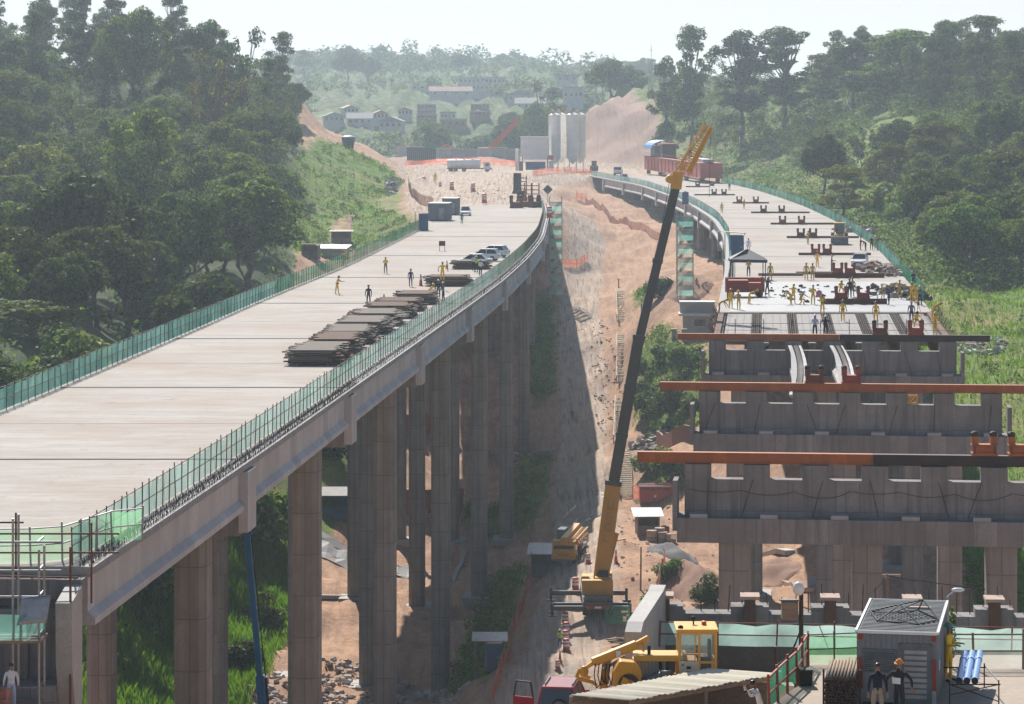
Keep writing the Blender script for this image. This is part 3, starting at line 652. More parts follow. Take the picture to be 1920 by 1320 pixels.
net_fence('safety_net', 'teal safety net along the valley side of the curved right viaduct', [(float(xRL(y)) + .75, y) for y in np.arange(300, 884, 6.)], 1.4, 'safety net', M['teal_net'], 2.0, .05)
net_fence('safety_net', 'teal safety net along the forest side of the curved right viaduct', [(float(xRR(y)) - .3, y) for y in np.arange(286, 800, 6.)], 1.5, 'safety net', [M['teal_net'], M['green_net']], 2.0, .05, mats2=lambda y: 1 if y < 340 else 0)
# pier wall of the three unfinished crossings (teeth on top, ledge, head, columns)
def toothed_pier(cx, cy, rot, w, parent, mat_, o, teeth=7):
    p = parent
    t = .9; sill = -.78; n = teeth
    prof = [(-w / 2 + .35, -2.7)]
    pitch = (w - .7 - 1.35) / (n - 1)
    for k in range(n):
        x0 = -w / 2 + .35 + pitch * k
        prof += [(x0, sill), (x0, -.03), (x0 + 1.35, -.03), (x0 + 1.35, sill)]
    prof += [(w / 2 - .35, -2.7)]
    # wall as boxes: lower band and separate teeth
    b = MB().b2((-w / 2 + .35, -t / 2, -2.7), (w / 2 - .35, t / 2, sill))
    for k in range(n):
        x0 = -w / 2 + .35 + pitch * k; b.b2((x0, -t / 2, sill), (x0 + 1.35, t / 2, -.03))
    b.build('toothed_wall', mat_, p)
    MB().b2((-w / 2, -1.3, -3.95), (w / 2, 1.3, -2.7)).build('cross_head', mat_, p)
    for s in (-1, 1): MB().b2((s * (w / 2 + .25), -1.0, -3.4), (s * (w / 2 - .0), 1.0, -.85)).build('end_plate', mat_, p)
    bb = MB()
    for k in range(6):
        x0 = -w / 2 + 1.1 + (w - 2.2) * k / 5
        MB().b2((x0 - .45, -1.22, -2.7), (x0 + .45, -.52, -2.5)).build('bearing_block', M['conc'], p)
    for lx in (-w / 2 + 2.9, -w / 2 + 9.7, -w / 2 + 16.5):
        wx = cx + lx * math.cos(rot); wy = cy + lx * math.sin(rot); zb = hz(wx, wy) - 1.5
        c = column_mb(1.55, 2.2, zb, -3.95, .15).build('column', M['pier'], p); c.location = (lx, 0, 0)
    for k in range(7):                                            # loose cables hanging down the wall
        x0 = -w / 2 + 1.5 + k * (w - 3) / 6 + random.uniform(-.5, .5); q = random.uniform(-.7, .7)
        MB().path([(x0, -t / 2 - .04, -.8), (x0 + q * .4, -t / 2 - .06, -1.5), (x0 + q, -t / 2 - .05, -2.66)], .018, 5).build('cable', M['joint'], p)
    if cy > 160: return
    pts = [(-w / 2 + .6 + (w - 1.2) * i / 60, -t / 2 - .05, -1.3 - .05 * (int(i / 8.6) % 3) - .3 * (1 - ((i % 8.6) / 4.3 - 1) ** 2) * (.5 + .25 * (int(i / 8.6) * 7 % 3))) for i in range(61)]
    MB().path(pts, .014, 5).build('cable', M['joint'], p)
pierdat = [(153.5, 8.6, 20.2, -R(6)), (194, 11.9, 20.2, -R(6)), (238, 15.4, 20.3, -R(5))]
lab = ['nearest bare concrete crossing pier with toothed top, carrying the longest orange beam', 'middle bare concrete crossing pier with toothed top, two pale girders resting on it', None]
PIER = []
for i, (y, x0, w, rot) in enumerate(pierdat):
    cx = x0 + w / 2 * math.cos(rot); cy_ = y + 0.0
    if i < 2: p = thing('bridge_pier', lab[i], 'bridge pier', (cx, cy_, 0), rot, 'unfinished piers of the right crossing')
    else:
        p = bpy.data.objects.new('pier', None); COL.objects.link(p); p.parent = RV; p.location = (cx - RO.x, cy_ - RO.y, 0); p.rotation_euler = (0, 0, rot)
    toothed_pier(cx, cy_, rot, w, p, M['pierwall'], None); PIER.append((cx, cy_, rot, w))
# front part of the right deck: precast slabs over girder tops not yet cast, then wet concrete
sw = MB(); ya, yb = 240.6, 272.0
gx = [.0, 3.1, 7.0, 10.8, 14.6, 18.3]
yy2 = np.linspace(ya, yb, 9)
cast = thing('formwork_deck', 'uncast strip of deck with pale precast planks between dark rebar bands', 'bridge deck', ((xRL(ya) + xRR(ya)) / 2, ya, 0))
cl = cast.location.copy()
for k in range(6):
    b = MB(); c = MB()
    for i in range(8):
        A = []
        for y in (yy2[i], yy2[i + 1]):
            l, r = float(xRL(y)) + .6, float(xRR(y)) - .6; s = (r - l) / 6
            A.append((l + s * k + s * .14, l + s * (k + 1) - s * .14, l + s * (k + 1) + s * .14))
        z = -.14
        def q(x, y, z): return (x - cl.x, y - cl.y, z)
        b.add([q(A[0][0], yy2[i] + .02, z), q(A[0][1], yy2[i] + .02, z), q(A[1][1], yy2[i + 1], z), q(A[1][0], yy2[i + 1], z)] + [q(A[0][0], yy2[i] + .02, z - .1), q(A[0][1], yy2[i] + .02, z - .1), q(A[1][1], yy2[i + 1], z - .1), q(A[1][0], yy2[i + 1], z - .1)],
              [(0, 1, 2, 3), (7, 6, 5, 4), (0, 4, 5, 1), (1, 5, 6, 2), (2, 6, 7, 3), (3, 7, 4, 0)])
        if k < 5:
            c.add([q(A[0][1], yy2[i], -.2), q(A[0][2], yy2[i], -.2), q(A[1][2], yy2[i + 1], -.2), q(A[1][1], yy2[i + 1], -.2)], [(0, 1, 2, 3)])
            for u in range(14):
                t = u / 14; x0 = A[0][1] + (A[1][1] - A[0][1]) * t; x1 = A[0][2] + (A[1][2] - A[0][2]) * t; y = yy2[i] + (yy2[i + 1] - yy2[i]) * t
                c.bar(q(x0, y, -.06), q(x1, y, -.06 + random.uniform(0, .05)), .035, .035)
            for u in range(5):
                t = (u + .5) / 5; c.bar(q(A[0][1] + (A[0][2] - A[0][1]) * t, yy2[i], -.03), q(A[1][1] + (A[1][2] - A[1][1]) * t, yy2[i + 1], -.03), .035, .035)
    b.build('precast_plank', M['conc'], cast)
    if k < 5: c.build('rebar_band', M['rebar'], cast)
mesh_ = MB()
for i in range(34):
    y = ya + (yb - ya) * i / 34; mesh_.bar((float(xRL(y)) + .6 - cl.x, y - cl.y, .0), (float(xRR(y)) - .6 - cl.x, y - cl.y, .0), .016, .016)
for i in range(30):
    t = i / 29; l = lambda y: float(xRL(y)) + .6 + (float(xRR(y)) - float(xRL(y)) - 1.2) * t
    mesh_.bar((l(ya) - cl.x, ya - cl.y, .02), (l(yb) - cl.x, yb - cl.y, .02), .016, .016)
tag(mesh_.build('rebar_mesh', M['rebar'], cast), kind='stuff')
for s, fx in ((-1, xRL), (1, xRR)):
    ed = MB()
    for i in range(8): ed.bar((float(fx(yy2[i])) - s * .45 - cl.x, yy2[i] - cl.y, -.1), (float(fx(yy2[i + 1])) - s * .45 - cl.x, yy2[i + 1] - cl.y, -.1), .5, .3)
    for i in range(34):
        y = ya + (yb - ya) * i / 34; x = float(fx(y)) - s * .2 - cl.x
        ed.bar((x, y - cl.y, 0), (x + s * random.uniform(.2, .5), y - cl.y, random.uniform(.5, .9)), .04, .04)
    ed.build('edge_form', M['form_rust'], cast)
# ------------------------------------------------------------------ trees
def leaves_mesh(name, clumps, n, size, mats, up=.55, seed=0, flat=1.0, mi_of=None):
    """clumps: (x,y,z,rx,ry,rz); n leaf quads over their shells"""
    g = np.random.default_rng(seed); cl = np.array(clumps, float)
    w = (cl[:, 3] * cl[:, 4] + cl[:, 3] * cl[:, 5]); idx = g.choice(len(cl), n, p=w / w.sum())
    d = g.normal(size=(n, 3)); d[:, 2] += .25; d /= np.linalg.norm(d, axis=1)[:, None]
    r = np.clip(1 - np.abs(g.normal(0, .22, n)), .15, 1.0) + g.normal(0, .05, n)
    # lumps on each clump so outlines stay uneven
    ph = g.uniform(0, 6.28, (len(cl), 3)); lump = 1 + .13 * np.sin(5 * d[:, 0] + ph[idx, 0]) * np.sin(5 * d[:, 1] + ph[idx, 1]) + .08 * np.sin(9 * d[:, 2] + ph[idx, 2])
    c = cl[idx, :3] + d * cl[idx, 3:6] * (r * lump)[:, None]
    nrm = d * .85 + g.normal(0, .42, (n, 3)); nrm[:, 2] += up * .8; nrm /= np.linalg.norm(nrm, axis=1)[:, None]
    a = np.cross(nrm, g.normal(size=(n, 3))); a /= np.linalg.norm(a, axis=1)[:, None] + 1e-9; b = np.cross(nrm, a)
    s = size * g.uniform(.55, 1.35, n)[:, None]
    A, B_ = a * s, b * s * .62
    v = np.stack([c - A * .9 - B_ * .2, c + B_, c + A, c - B_ * .8], 1).reshape(-1, 3)
    q = np.arange(n * 4).reshape(n, 4)
    mi = (g.random(n) < .5).astype(int) if len(mats) > 1 else None
    return fast_mesh(name, v, q, mats, False, mi)
def trunk_mb(rr, h, fork, tips, r0, wob=.5):
    b = MB(); p = [Vector((0, 0, -1.2))]; k = 5
    for i in range(1, k + 1):
        p.append(Vector((rr.uniform(-wob, wob) * i / k, rr.uniform(-wob, wob) * i / k, fork * i / k)))
    b.path(p, [r0 * (1.15 - .45 * i / k) for i in range(k + 1)], 7)
    for t in tips:
        t = Vector(t); s = p[-1].lerp(p[-2], rr.uniform(0, .9)); m1 = s.lerp(t, .5) + Vector((rr.uniform(-.4, .4), rr.uniform(-.4, .4), -.06 * (t - s).length))
        b.path([s, m1, t], [r0 * .5, r0 * .33, r0 * .12], 5)
        for _ in range(2):
            e = t + Vector((rr.uniform(-1, 1), rr.uniform(-1, 1), rr.uniform(-.2, .8))) * 1.2; b.tube(m1.lerp(t, rr.uniform(.3, .9)), e, r0 * .16, r0 * .05, 4, cap=False)
    return b
def make_tree(kind, seed):
    rr = random.Random(seed); cl = []; 
    if kind == 'broad':                                          # dome of many lumps
        h = 11; R_ = 5.2; z0 = 6.3
        for i in range(58):
            a = rr.uniform(0, 6.28); t = math.acos(rr.uniform(-.3, 1)); x, y, z = R_ * math.sin(t) * math.cos(a), R_ * math.sin(t) * math.sin(a), z0 + 4.2 * math.cos(t)
            s = rr.uniform(.7, 1.5); q = rr.uniform(.78, 1.02); cl.append((x * q, y * q, z, s, s, s * .62))
        for i in range(5): cl.append((rr.uniform(-2, 2), rr.uniform(-2, 2), z0 + rr.uniform(-1, 2), 2.4, 2.4, 2))
        tips = [c[:3] for c in cl[:9]]; fork = 4.2; r0 = .34; n = 8200; sz = .27
    elif kind == 'layered':                                      # flat layered crown, clumps like plates, gaps
        for i in range(38):
            a = i * 2.4 + rr.uniform(-.4, .4); lv = rr.random(); rad = (1.2 + 4.6 * math.sqrt(rr.random())) * (1 - .45 * lv); z = 5.5 + 7.5 * lv
            s = rr.uniform(.8, 1.7); cl.append((rad * math.cos(a), rad * math.sin(a), z, s, s, s * .42))
        for i in range(6): cl.append((rr.uniform(-1.8, 1.8), rr.uniform(-1.8, 1.8), 12.3 + rr.uniform(-.9, .9), 1.7, 1.7, .8))
        tips = [c[:3] for c in cl[:16]]; fork = 5.5; r0 = .3; n = 7200; sz = .26
    elif kind == 'euc':                                          # tall eucalyptus: bare trunk, open tufts
        H_ = 19
        for i in range(34):
            a = rr.uniform(0, 6.28); z = rr.uniform(7.0, H_); rad = 4.3 * rr.random() ** .7 * (1.15 - abs((z - 13.5) / 9)); s = rr.uniform(.65, 1.35)
            cl.append((rad * math.cos(a), rad * math.sin(a), z, s, s, s * .72))
        for i in range(9): a = rr.uniform(0, 6.28); rad = 3.6 * rr.random() ** .6; s = rr.uniform(.8, 1.5); cl.append((rad * math.cos(a), rad * math.sin(a), rr.uniform(4.5, 9), s, s, s * .7))
        cl.append((.4, 0, H_, 1.5, 1.5, 1.0)); cl.append((-.6, .5, H_ - 1.6, 1.7, 1.7, 1.2))
        tips = [c[:3] for c in cl]; fork = 11; r0 = .3; n = 7000; sz = .26
    elif kind == 'umbrella':                                     # high flat parasol tiers on a forked stem
        for (cx, cy_, z, s) in [(1.5, 0, 18.6, 2.6), (3.2, .6, 18.2, 2.0), (0, 1, 17.6, 1.8), (-2.6, 0, 15.6, 2.1), (-4.0, .5, 13.6, 1.7), (-1.2, -1, 13.9, 1.9), (2.4, -.6, 13.4, 1.8), (-3, .8, 11.4, 2.2), (1.2, 1.5, 10.6, 2.3), (3.6, 0, 10.9, 1.8), (-1, -1, 9.2, 2.4), (0, 0, 7.6, 2.4)]:
            cl.append((cx, cy_, z, s, s, s * .36))
        tips = [c[:3] for c in cl]; fork = 10; r0 = .3; n = 6500; sz = .25
    elif kind == 'bush':                                         # thicket / shrub down to the ground
        for i in range(15):
            a = rr.uniform(0, 6.28); rad = 2.3 * math.sqrt(rr.random()); s = rr.uniform(.8, 1.5); cl.append((rad * math.cos(a), rad * math.sin(a), .7 + rr.random() * 2.6 * (1.1 - rad / 3), s, s, s * .75))
        tips = [c[:3] for c in cl[:5]]; fork = 1.0; r0 = .12; n = 2600; sz = .27
    elif kind == 'cone':                                         # araucaria like
        for i in range(9):
            z = 2.5 + i * 1.55; s = 2.3 * (1 - i / 10.5)
            for k in range(5):
                a = k * 1.257 + i; cl.append((s * .6 * math.cos(a), s * .6 * math.sin(a), z, s * .5, s * .5, .42))
        tips = [c[:3] for c in cl[::6]]; fork = 14; r0 = .24; n = 2600; sz = .3
    elif kind == 'bare':                                         # thin crown, branches showing
        for i in range(22):
            a = rr.uniform(0, 6.28); z = rr.uniform(4.5, 11.5); rad = 4.3 * math.sqrt(rr.random()) * (1.15 - abs(z - 8) / 6); s = rr.uniform(.7, 1.4); cl.append((rad * math.cos(a), rad * math.sin(a), z, s, s, s * .8))
        tips = [c[:3] for c in cl]; fork = 4.5; r0 = .28; n = 1500; sz = .26
    return cl, tips, fork, r0, n, sz, rr
KIND = {}
def proto(key, kind, seed, mats, bark='bark'):
    cl, tips, fork, r0, n, sz, rr = make_tree(kind, seed)
    KIND[key] = (trunk_mb(rr, 0, fork, tips, r0), leaves_mesh('crown', cl, n, sz, [M[q] for q in mats], seed=seed), M[bark])
for i in range(4): proto('broad%d' % i, 'broad', 10 + i, [['leaf'], ['leaf_dark'], ['leaf', 'leaf_olive'], ['leaf_dark', 'leaf']][i])
for i in range(3): proto('layered%d' % i, 'layered', 30 + i, [['leaf_olive', 'leaf'], ['leaf'], ['leaf_olive']][i])
for i in range(4): proto('euc%d' % i, 'euc', 50 + i, [['leaf_euc'], ['leaf_dark', 'leaf_euc'], ['leaf_euc', 'leaf'], ['leaf_euc']][i], 'bark_pale')
proto('umbrella0', 'umbrella', 70, ['leaf_euc'], 'bark_pale')
for i in range(3): proto('bush%d' % i, 'bush', 80 + i, [['leaf'], ['leaf_fresh', 'leaf'], ['leaf_olive', 'leaf']][i])
proto('cone0', 'cone', 90, ['leaf_dark']); proto('bare0', 'bare', 95, ['leaf_brown', 'leaf_olive']); proto('bare1', 'bare', 96, ['leaf_euc'], 'bark_pale')
TM = {}; NTREE = [0]
def tree(key, x, y, s, label, group=None, sz=None, rz=None, name='tree', z=None, cat='tree'):
    if key not in TM:
        t = KIND[key][0].build('trunk', KIND[key][2], None, True); TM[key] = t.data; bpy.data.objects.remove(t)
    o = thing(name, label, cat, (x, y, hz(x, y) if z is None else z), random.uniform(0, 6.28) if rz is None else rz, group)
    q = s if sz is None else sz
    a = link('trunk', TM[key], o); b = link('crown', KIND[key][1], o); o.scale = (s, s, q); NTREE[0] += 1
    return o
def scatter(n, xr, yr, ok, mind, tries=60000):
    pts = []; cell = {}
    for _ in range(tries):
        if len(pts) >= n: break
        u = random.random(); y = yr[0] * (yr[1] / yr[0]) ** u; x = random.uniform(xr[0], xr[1]) * max(1, y / 400) ** .6
        if not ok(x, y): continue
        md = mind(y)
        if all((x - a) ** 2 + (y - b) ** 2 > md * md for a, b in pts): pts.append((x, y))
    return pts
random.seed(21)
# left hillside wood
okL = lambda x, y: x < forest_edge(y) - 4 and x > -.178 * y - 4 and 262 < y < 860
for x, y in scatter(92, (-125, -30), (265, 800), okL, lambda y: 6.6 + y * .0066):
    up = (y - 265) / 585
    lone = x > forest_edge(y) - 9
    if up > .62: k = random.choice(['euc0', 'euc1', 'euc2', 'euc3', 'broad0', 'broad1', 'bare1']); s = random.uniform(.85, 1.15)
    elif up > .3: k = random.choice(['broad0', 'broad1', 'broad2', 'broad3', 'layered0', 'layered1', 'layered2', 'euc1']); s = random.uniform(.85, 1.3)
    else: k = random.choice(['broad0', 'broad1', 'broad2', 'broad3', 'layered0', 'layered1', 'bush0', 'broad1']); s = random.uniform(.8, 1.2)
    if k.startswith('bush'): s *= 1.7
    lb, gp = {'e': ('tall open-crowned tree on the upper part of the left wooded hillside', 'tall open-crowned trees on the upper left hillside'),
              'l': ('spreading tree with flat layered crown in the left hillside wood', 'flat layered trees in the left wood'),
              'b': ('dense round-crowned dark green tree in the left hillside wood', 'round-crowned trees in the left wood')}[k[0]]
    if k.startswith('bush'): lb, gp = 'low dense shrub at the foot of the left hillside wood', 'shrubs at the foot of the left wood'
    if k == 'bare1': lb, gp = 'thin see-through tree among the upper trees of the left hillside', 'thin trees on the upper left hillside'
    tree(k, x, y, s, lb, gp)
def at_tree(key, px, py_top, d, hgt, wid, label, group=None, name='tree'):
    """tree whose top shows at (px, py_top) at distance d; height follows from the ground there"""
    x = (px - 960) * d / F; zt = CZ - (py_top - HY) * d / F; zb = hz(x, d)
    s = (zt - zb) / hgt; return tree(key, x, d, wid if wid else s, label, group, sz=max(.35, s), name=name)
HG = dict(broad=11.3, layered=13.6, euc=20, umbrella=19.5, bush=4.2, cone=15.4, bare=12)
def sky_tree(key, px, py, d, label, wid=None, group=None): return at_tree(key, px, py, d, HG[key.rstrip('0123')], wid, label, group)
sky_tree('broad0', 250, 12, 640, 'very tall round-topped tree rising highest on the left skyline', 1.55)
sky_tree('euc0', 65, 18, 650, 'slim tree with tufted top sticking out near the left end of the skyline', .9)
sky_tree('euc1', 150, 40, 660, 'tall tree just left of the highest round-topped tree on the left skyline', 1.2)
sky_tree('layered1', 360, 52, 660, 'flat-topped tree just right of the highest tree on the left skyline', 1.0)
sky_tree('bare1', 455, 48, 640, 'tall airy tree at the right end of the left skyline, sky showing through', 1.35)
sky_tree('bare0', 400, 92, 600, 'tall brownish tree below the airy one at the right end of the left wood', 1.3)
sky_tree('euc2', 20, 70, 640, 'hazy tall tree at the very left end of the left skyline', 1.2)
sky_tree('broad2', 553, 152, 765, 'lone leaning dark tree on the brown cut edge right of the left wood', .75)
sky_tree('layered0', 265, 208, 470, 'wide olive-topped layered tree halfway up the left wood', 1.35)
sky_tree('broad1', 150, 320, 380, 'huge dark spreading tree in the lower left wood', 1.5)
sky_tree('broad0', 465, 330, 430, 'broad bright green tree at the right edge of the left wood', 1.55)
sky_tree('broad3', 340, 350, 405, 'broad dark tree beside the bright green one at the right edge of the left wood', 1.3)
sky_tree('bush2', 190, 580, 318, 'yellowish green bush behind the net of the left viaduct', 2.0)
sky_tree('broad2', 60, 560, 330, 'round bushy tree close behind the net at the left edge', .9)
# right hillside wood
def clearing(x, y):
    px = 960 + F * x / y; py = HY + F * (CZ - hz(x, y)) / y
    return any(((px - a) / w) ** 2 + ((py - b) / h) ** 2 < 1 for a, b, w, h in ((1640, 265, 75, 60), (1800, 262, 95, 38), (1850, 350, 75, 30), (1620, 205, 110, 14), (1500, 190, 20, 10)))
okR = lambda x, y: x > max(float(np.interp(y, [430, 445, 520, 640, 760, 860, 960, 1060], [85, 66, 68, 72, 73, 68, 62, 62])), xRR(min(y, 950)) + 8) and x < .176 * y + 4 and 430 < y < 1080 and not clearing(x, y)
for x, y in scatter(66, (60, 150), (432, 690), okR, lambda y: 6.2 + y * .0058) + scatter(92, (60, 150), (690, 1050), okR, lambda y: 5.0 + y * .0026):
    z = hz(x, y); up = z > 13
    if up: k = random.choice(['euc0', 'euc1', 'euc2', 'euc3', 'euc1', 'bare1', 'layered0', 'broad1']); s = random.uniform(.85, 1.1)
    else: k = random.choice(['broad0', 'broad1', 'broad2', 'broad3', 'layered0', 'layered2', 'bush0', 'bush2', 'bush1', 'broad2']); s = random.uniform(.8, 1.15)
    if k.startswith('bush'): s *= 1.9
    lb, gp = {'e': ('tall open-crowned tree on the upper part of the right hillside', 'tall open-crowned trees on the upper right hillside'),
              'l': ('spreading tree with flat layered crown on the right hillside', 'flat layered trees on the right hillside'),
              'b': ('dense round-crowned green tree in the right hillside wood', 'round-crowned trees in the right wood')}[k[0]]
    if k.startswith('bush'): lb, gp = 'low leafy shrub between the trees of the right hillside', 'shrubs on the right hillside'
    if k == 'bare1': lb, gp = 'thin see-through tree on the upper right hillside', 'thin trees on the upper right hillside'
    tree(k, x, y, s, lb, gp)
for i, (px, py, d, k, wd, lb) in enumerate([
    (1295, 45, 900, 'euc0', 1.25, 'tall tufted tree at the left end of the right skyline'), (1250, 105, 930, 'euc3', 1.0, 'shorter open tree left of the tall tufted one on the right skyline'),
    (1390, 55, 900, 'euc1', 1.7, 'broad tall tree second from the left on the right skyline'), (1470, 50, 890, 'euc2', 1.8, 'high rounded tree in the left cluster of the right skyline'),
    (1600, 70, 850, 'euc1', 1.4, 'tall tree standing right of the first gap on the right skyline'), (1700, 55, 830, 'layered1', 1.75, 'wide domed tree in the middle of the right skyline'),
    (1835, 30, 790, 'umbrella0', 1.25, 'umbrella-topped tree rising highest on the right skyline'), (1910, 92, 770, 'euc0', 1.3, 'tall tree at the far right end of the right skyline'),
    (1545, 100, 880, 'euc3', 1.2, 'lower airy tree in the first gap of the right skyline'), (1770, 110, 820, 'euc3', 1.2, 'airy tree between the domed and the umbrella-topped trees'),
    (1660, 130, 840, 'bare1', 1.1, 'thin tree below the domed one of the right skyline')]):
    sky_tree(k, px, py, d, lb, wd * 1.45)
sky_tree('broad3', 1545, 245, 640, 'dark round tree standing before the grassy clearing of the right hillside', .85)
sky_tree('layered2', 1580, 312, 560, 'olive layered tree below the grassy clearing of the right hillside', 1.0)
sky_tree('broad1', 1880, 190, 620, 'large dark tree at the right edge below the skyline', 1.05)
for px, py, d in ((1615, 235, 690), (1640, 240, 700), (1668, 230, 720)): sky_tree('bare1', px, py, d, 'thin bare-stemmed tree standing in the grassy clearing', .55, 'thin trees in the right clearing')
# behind the plateau and in the far valley
sky_tree('broad1', 1145, 110, 1160, 'large spreading tree on top of the brown cut slope', 1.75)
sky_tree('broad3', 1180, 125, 1170, 'second large tree beside the spreading one above the brown cut', 1.4)
sky_tree('bare0', 1022, 152, 1250, 'brownish thin-leaved tree behind the white silos', 1.9)
sky_tree('broad0', 1010, 190, 1200, 'green tree below the brownish thin-leaved one behind the silos', 1.4)
sky_tree('broad0', 808, 222, 1180, 'round hazy tree behind the row of grey girders', 1.55)
sky_tree('broad2', 955, 220, 1190, 'green tree behind the orange crane boom', 1.3)
for px, py, d, lb in ((813, 92, 2050, 'tall lone araucaria on the far ridge'), (900, 113, 2000, 'leftmost of the three close conifers on the far ridge'), (912, 118, 2000, 'middle one of the three close conifers on the far ridge'), (930, 115, 2000, 'single conifer right of the close trio on the far ridge'),
                      (999, 110, 1950, 'pointed conifer standing alone right of the long pale building'), (1042, 116, 1850, 'first of the three small conifers near the pale roof'), (1053, 119, 1850, 'second of the three small conifers near the pale roof'), (1063, 124, 1850, 'last of the three small conifers near the pale roof')):
    sky_tree('cone0', px, py, d, lb, 1.0)
def far_ok(x, y):
    px = 960 + F * x / y
    return 500 < px < 1240
random.seed(5)
cnt = 0
for _ in range(4000):
    if cnt >= 30: break
    px = random.uniform(510, 1235); d = random.choice([random.uniform(1150, 1500), random.uniform(1500, 2350), random.uniform(1900, 2350)])
    x = (px - 960) * d / F; z = hz(x, d); py = HY + F * (CZ - z) / d
    if 600 < px < 1000 and 178 < py < 262: continue                # houses stand there
    if px < 700 and 160 < py < 215: continue                        # open far meadow
    if 1090 < px < 1240 and d < 1150: continue
    if d < 1150 or (d < 1500 and px < 720 and py > 250 and random.random() < .3): continue
    k = random.choice(['broad0', 'broad1', 'broad2', 'broad3', 'layered1']); s = random.uniform(.9, 1.5) * (1.15 if d > 1800 else .9)
    tree(k, x, d, s, 'hazy round tree on the far hillside beyond the construction plateau', 'hazy trees on the far hillside'); cnt += 1
# far wood along the ridge, read as one mass
rid = []
for px in np.arange(505, 1240, 4.0):
    for r_ in range(3):
        d = rng.uniform(2000, 2450); x = (px + rng.uniform(-3, 3) - 960) * d / F; s = rng.uniform(4, 8.5)
        if 880 < px < 1000 and d < 2100: continue
        rid.append((x, d, hz(x, d) + s * .8, s, s, s * .9))
me = leaves_mesh('far_wood', rid, 30000, 1.5, [M['leaf_dark'], M['leaf']], seed=3)
tag(link('far_wood', me), 'hazy wood along the far ridge', 'wood', kind='stuff')
# the many smaller trees that fill the woods behind and between the single ones, read as one mass
wd = []; wr = random.Random(77); nw = 0
for _ in range(9000):
    if nw >= 330: break
    right = nw % 5 > 1; y = wr.uniform(700, 1055) if right else wr.uniform(470, 780); x = wr.uniform(56, 175) if right else wr.uniform(-135, -36)
    if (right and (x < float(np.interp(y, [690, 800, 900, 1000, 1060], [76, 72, 64, 60, 60])) or x > .18 * y or clearing(x, y))) or (not right and (x > forest_edge(y) - 3 or x < -.176 * y)): continue
    z = hz(x, y); h = wr.uniform(7, 13); nw += 1
    for k in range(13):
        t = wr.random(); a = wr.uniform(0, 6.28); r = 2.6 * math.sqrt(wr.random()) * (1.1 - .55 * t); s = wr.uniform(.7, 1.5); wd.append((x + r * math.cos(a), y + r * math.sin(a), z + 1.5 + t * h, s, s, s * .65))
tag(link('wood', leaves_mesh('wood', wd, 190000, .3, [M['leaf_euc'], M['leaf']], seed=18)), 'dense mass of small trees filling both wooded hillsides', 'wood', kind='stuff')
print('TREES', NTREE[0])
# undergrowth: leaf clumps on the dark forest floor and shrubs on the slopes (one mass)
cx_, cy2, cz_, cg, cd = (COVER[k] for k in ('x', 'y', 'z', 'grass', 'dark'))
vis = np.abs(cx_) < .2 * cy2 + 5
def clumps_from(mask, n, s0, s1, seed, zf=.4):
    g = np.random.default_rng(seed); ix = np.where(mask)[0]; w = 1.0 / np.maximum(cy2[ix], 100) ** .0; ix = g.choice(ix, min(n, len(ix)), replace=len(ix) < n)
    return [(cx_[i] + g.uniform(-1, 1), cy2[i] + g.uniform(-2, 2), cz_[i] + s * zf, s, s, s * .8) for i in ix for s in [g.uniform(s0, s1)]]
und = clumps_from(vis & (cd > .35) & (cg > .5) & (cy2 > 225) & (cy2 < 1100) & ~((cx_ > 0) & (cx_ < 40) & (cy2 > 800)), 2200, .7, 1.9, 1) + clumps_from(vis & (cx_ > 50) & (cd > .25) & (cg > .4) & (cy2 > 430) & (cy2 < 1050), 1300, 1.2, 3.2, 11, .5) + clumps_from((cx_ > 58) & (cx_ < .185 * cy2) & (cz_ > 8) & (cy2 > 680) & (cy2 < 1060) & (cd > .2), 800, 2.0, 4.4, 14, .7) + clumps_from((cx_ < -36) & (cx_ > -.18 * cy2) & (cd > .4) & (cy2 > 480) & (cy2 < 760), 500, 1.2, 2.8, 17, .6)
tag(link('undergrowth', leaves_mesh('undergrowth', und, 230000, .33, [M['leaf'], M['leaf_dark']], seed=4)), 'low leafy undergrowth covering the wooded slopes', 'undergrowth', kind='stuff')
tc = clumps_from(vis & (cg > .45) & (cx_ > -14) & (cx_ < 42) & (cy2 > 250) & (cy2 < 560), 520, .35, 1.15, 12)
tag(link('terrace_shrubs', leaves_mesh('terrace_shrubs', tc, 24000, .2, [M['leaf_fresh'], M['leaf']], seed=15)), 'low green scrub on the terraces between the crossings', 'scrub', kind='stuff')
fpx = 960 + F * cx_ / np.maximum(cy2, 1); fpy = HY + F * (CZ - cz_) / np.maximum(cy2, 1)
sc = clumps_from((cy2 > 1180) & (cy2 < 2100) & (np.abs(cx_) < .1 * cy2) & ~((fpx > 600) & (fpx < 1010) & (fpy > 176) & (fpy < 256)), 1300, 1.5, 4.8, 13)
tag(link('far_scrub', leaves_mesh('far_scrub', sc, 60000, 1.0, [M['leaf_dark'], M['leaf']], seed=16)), 'hazy scrub between the far houses', 'scrub', kind='stuff')
sl_ = clumps_from(vis & (cd < .3) & (cg > .6) & (cy2 > 380) & (cy2 < 1000) & (cx_ < -15), 420, .35, 1.0, 2) + clumps_from(vis & (cd < .5) & (cg > .5) & (cx_ > 55) & (cy2 > 230) & (cy2 < 800), 700, .3, .9, 3)
tag(link('slope_weeds', leaves_mesh('slope_weeds', sl_, 22000, .26, [M['leaf_fresh'], M['leaf_olive']], seed=5)), 'weeds and low bushes on the grassy slopes', 'weeds', kind='stuff')
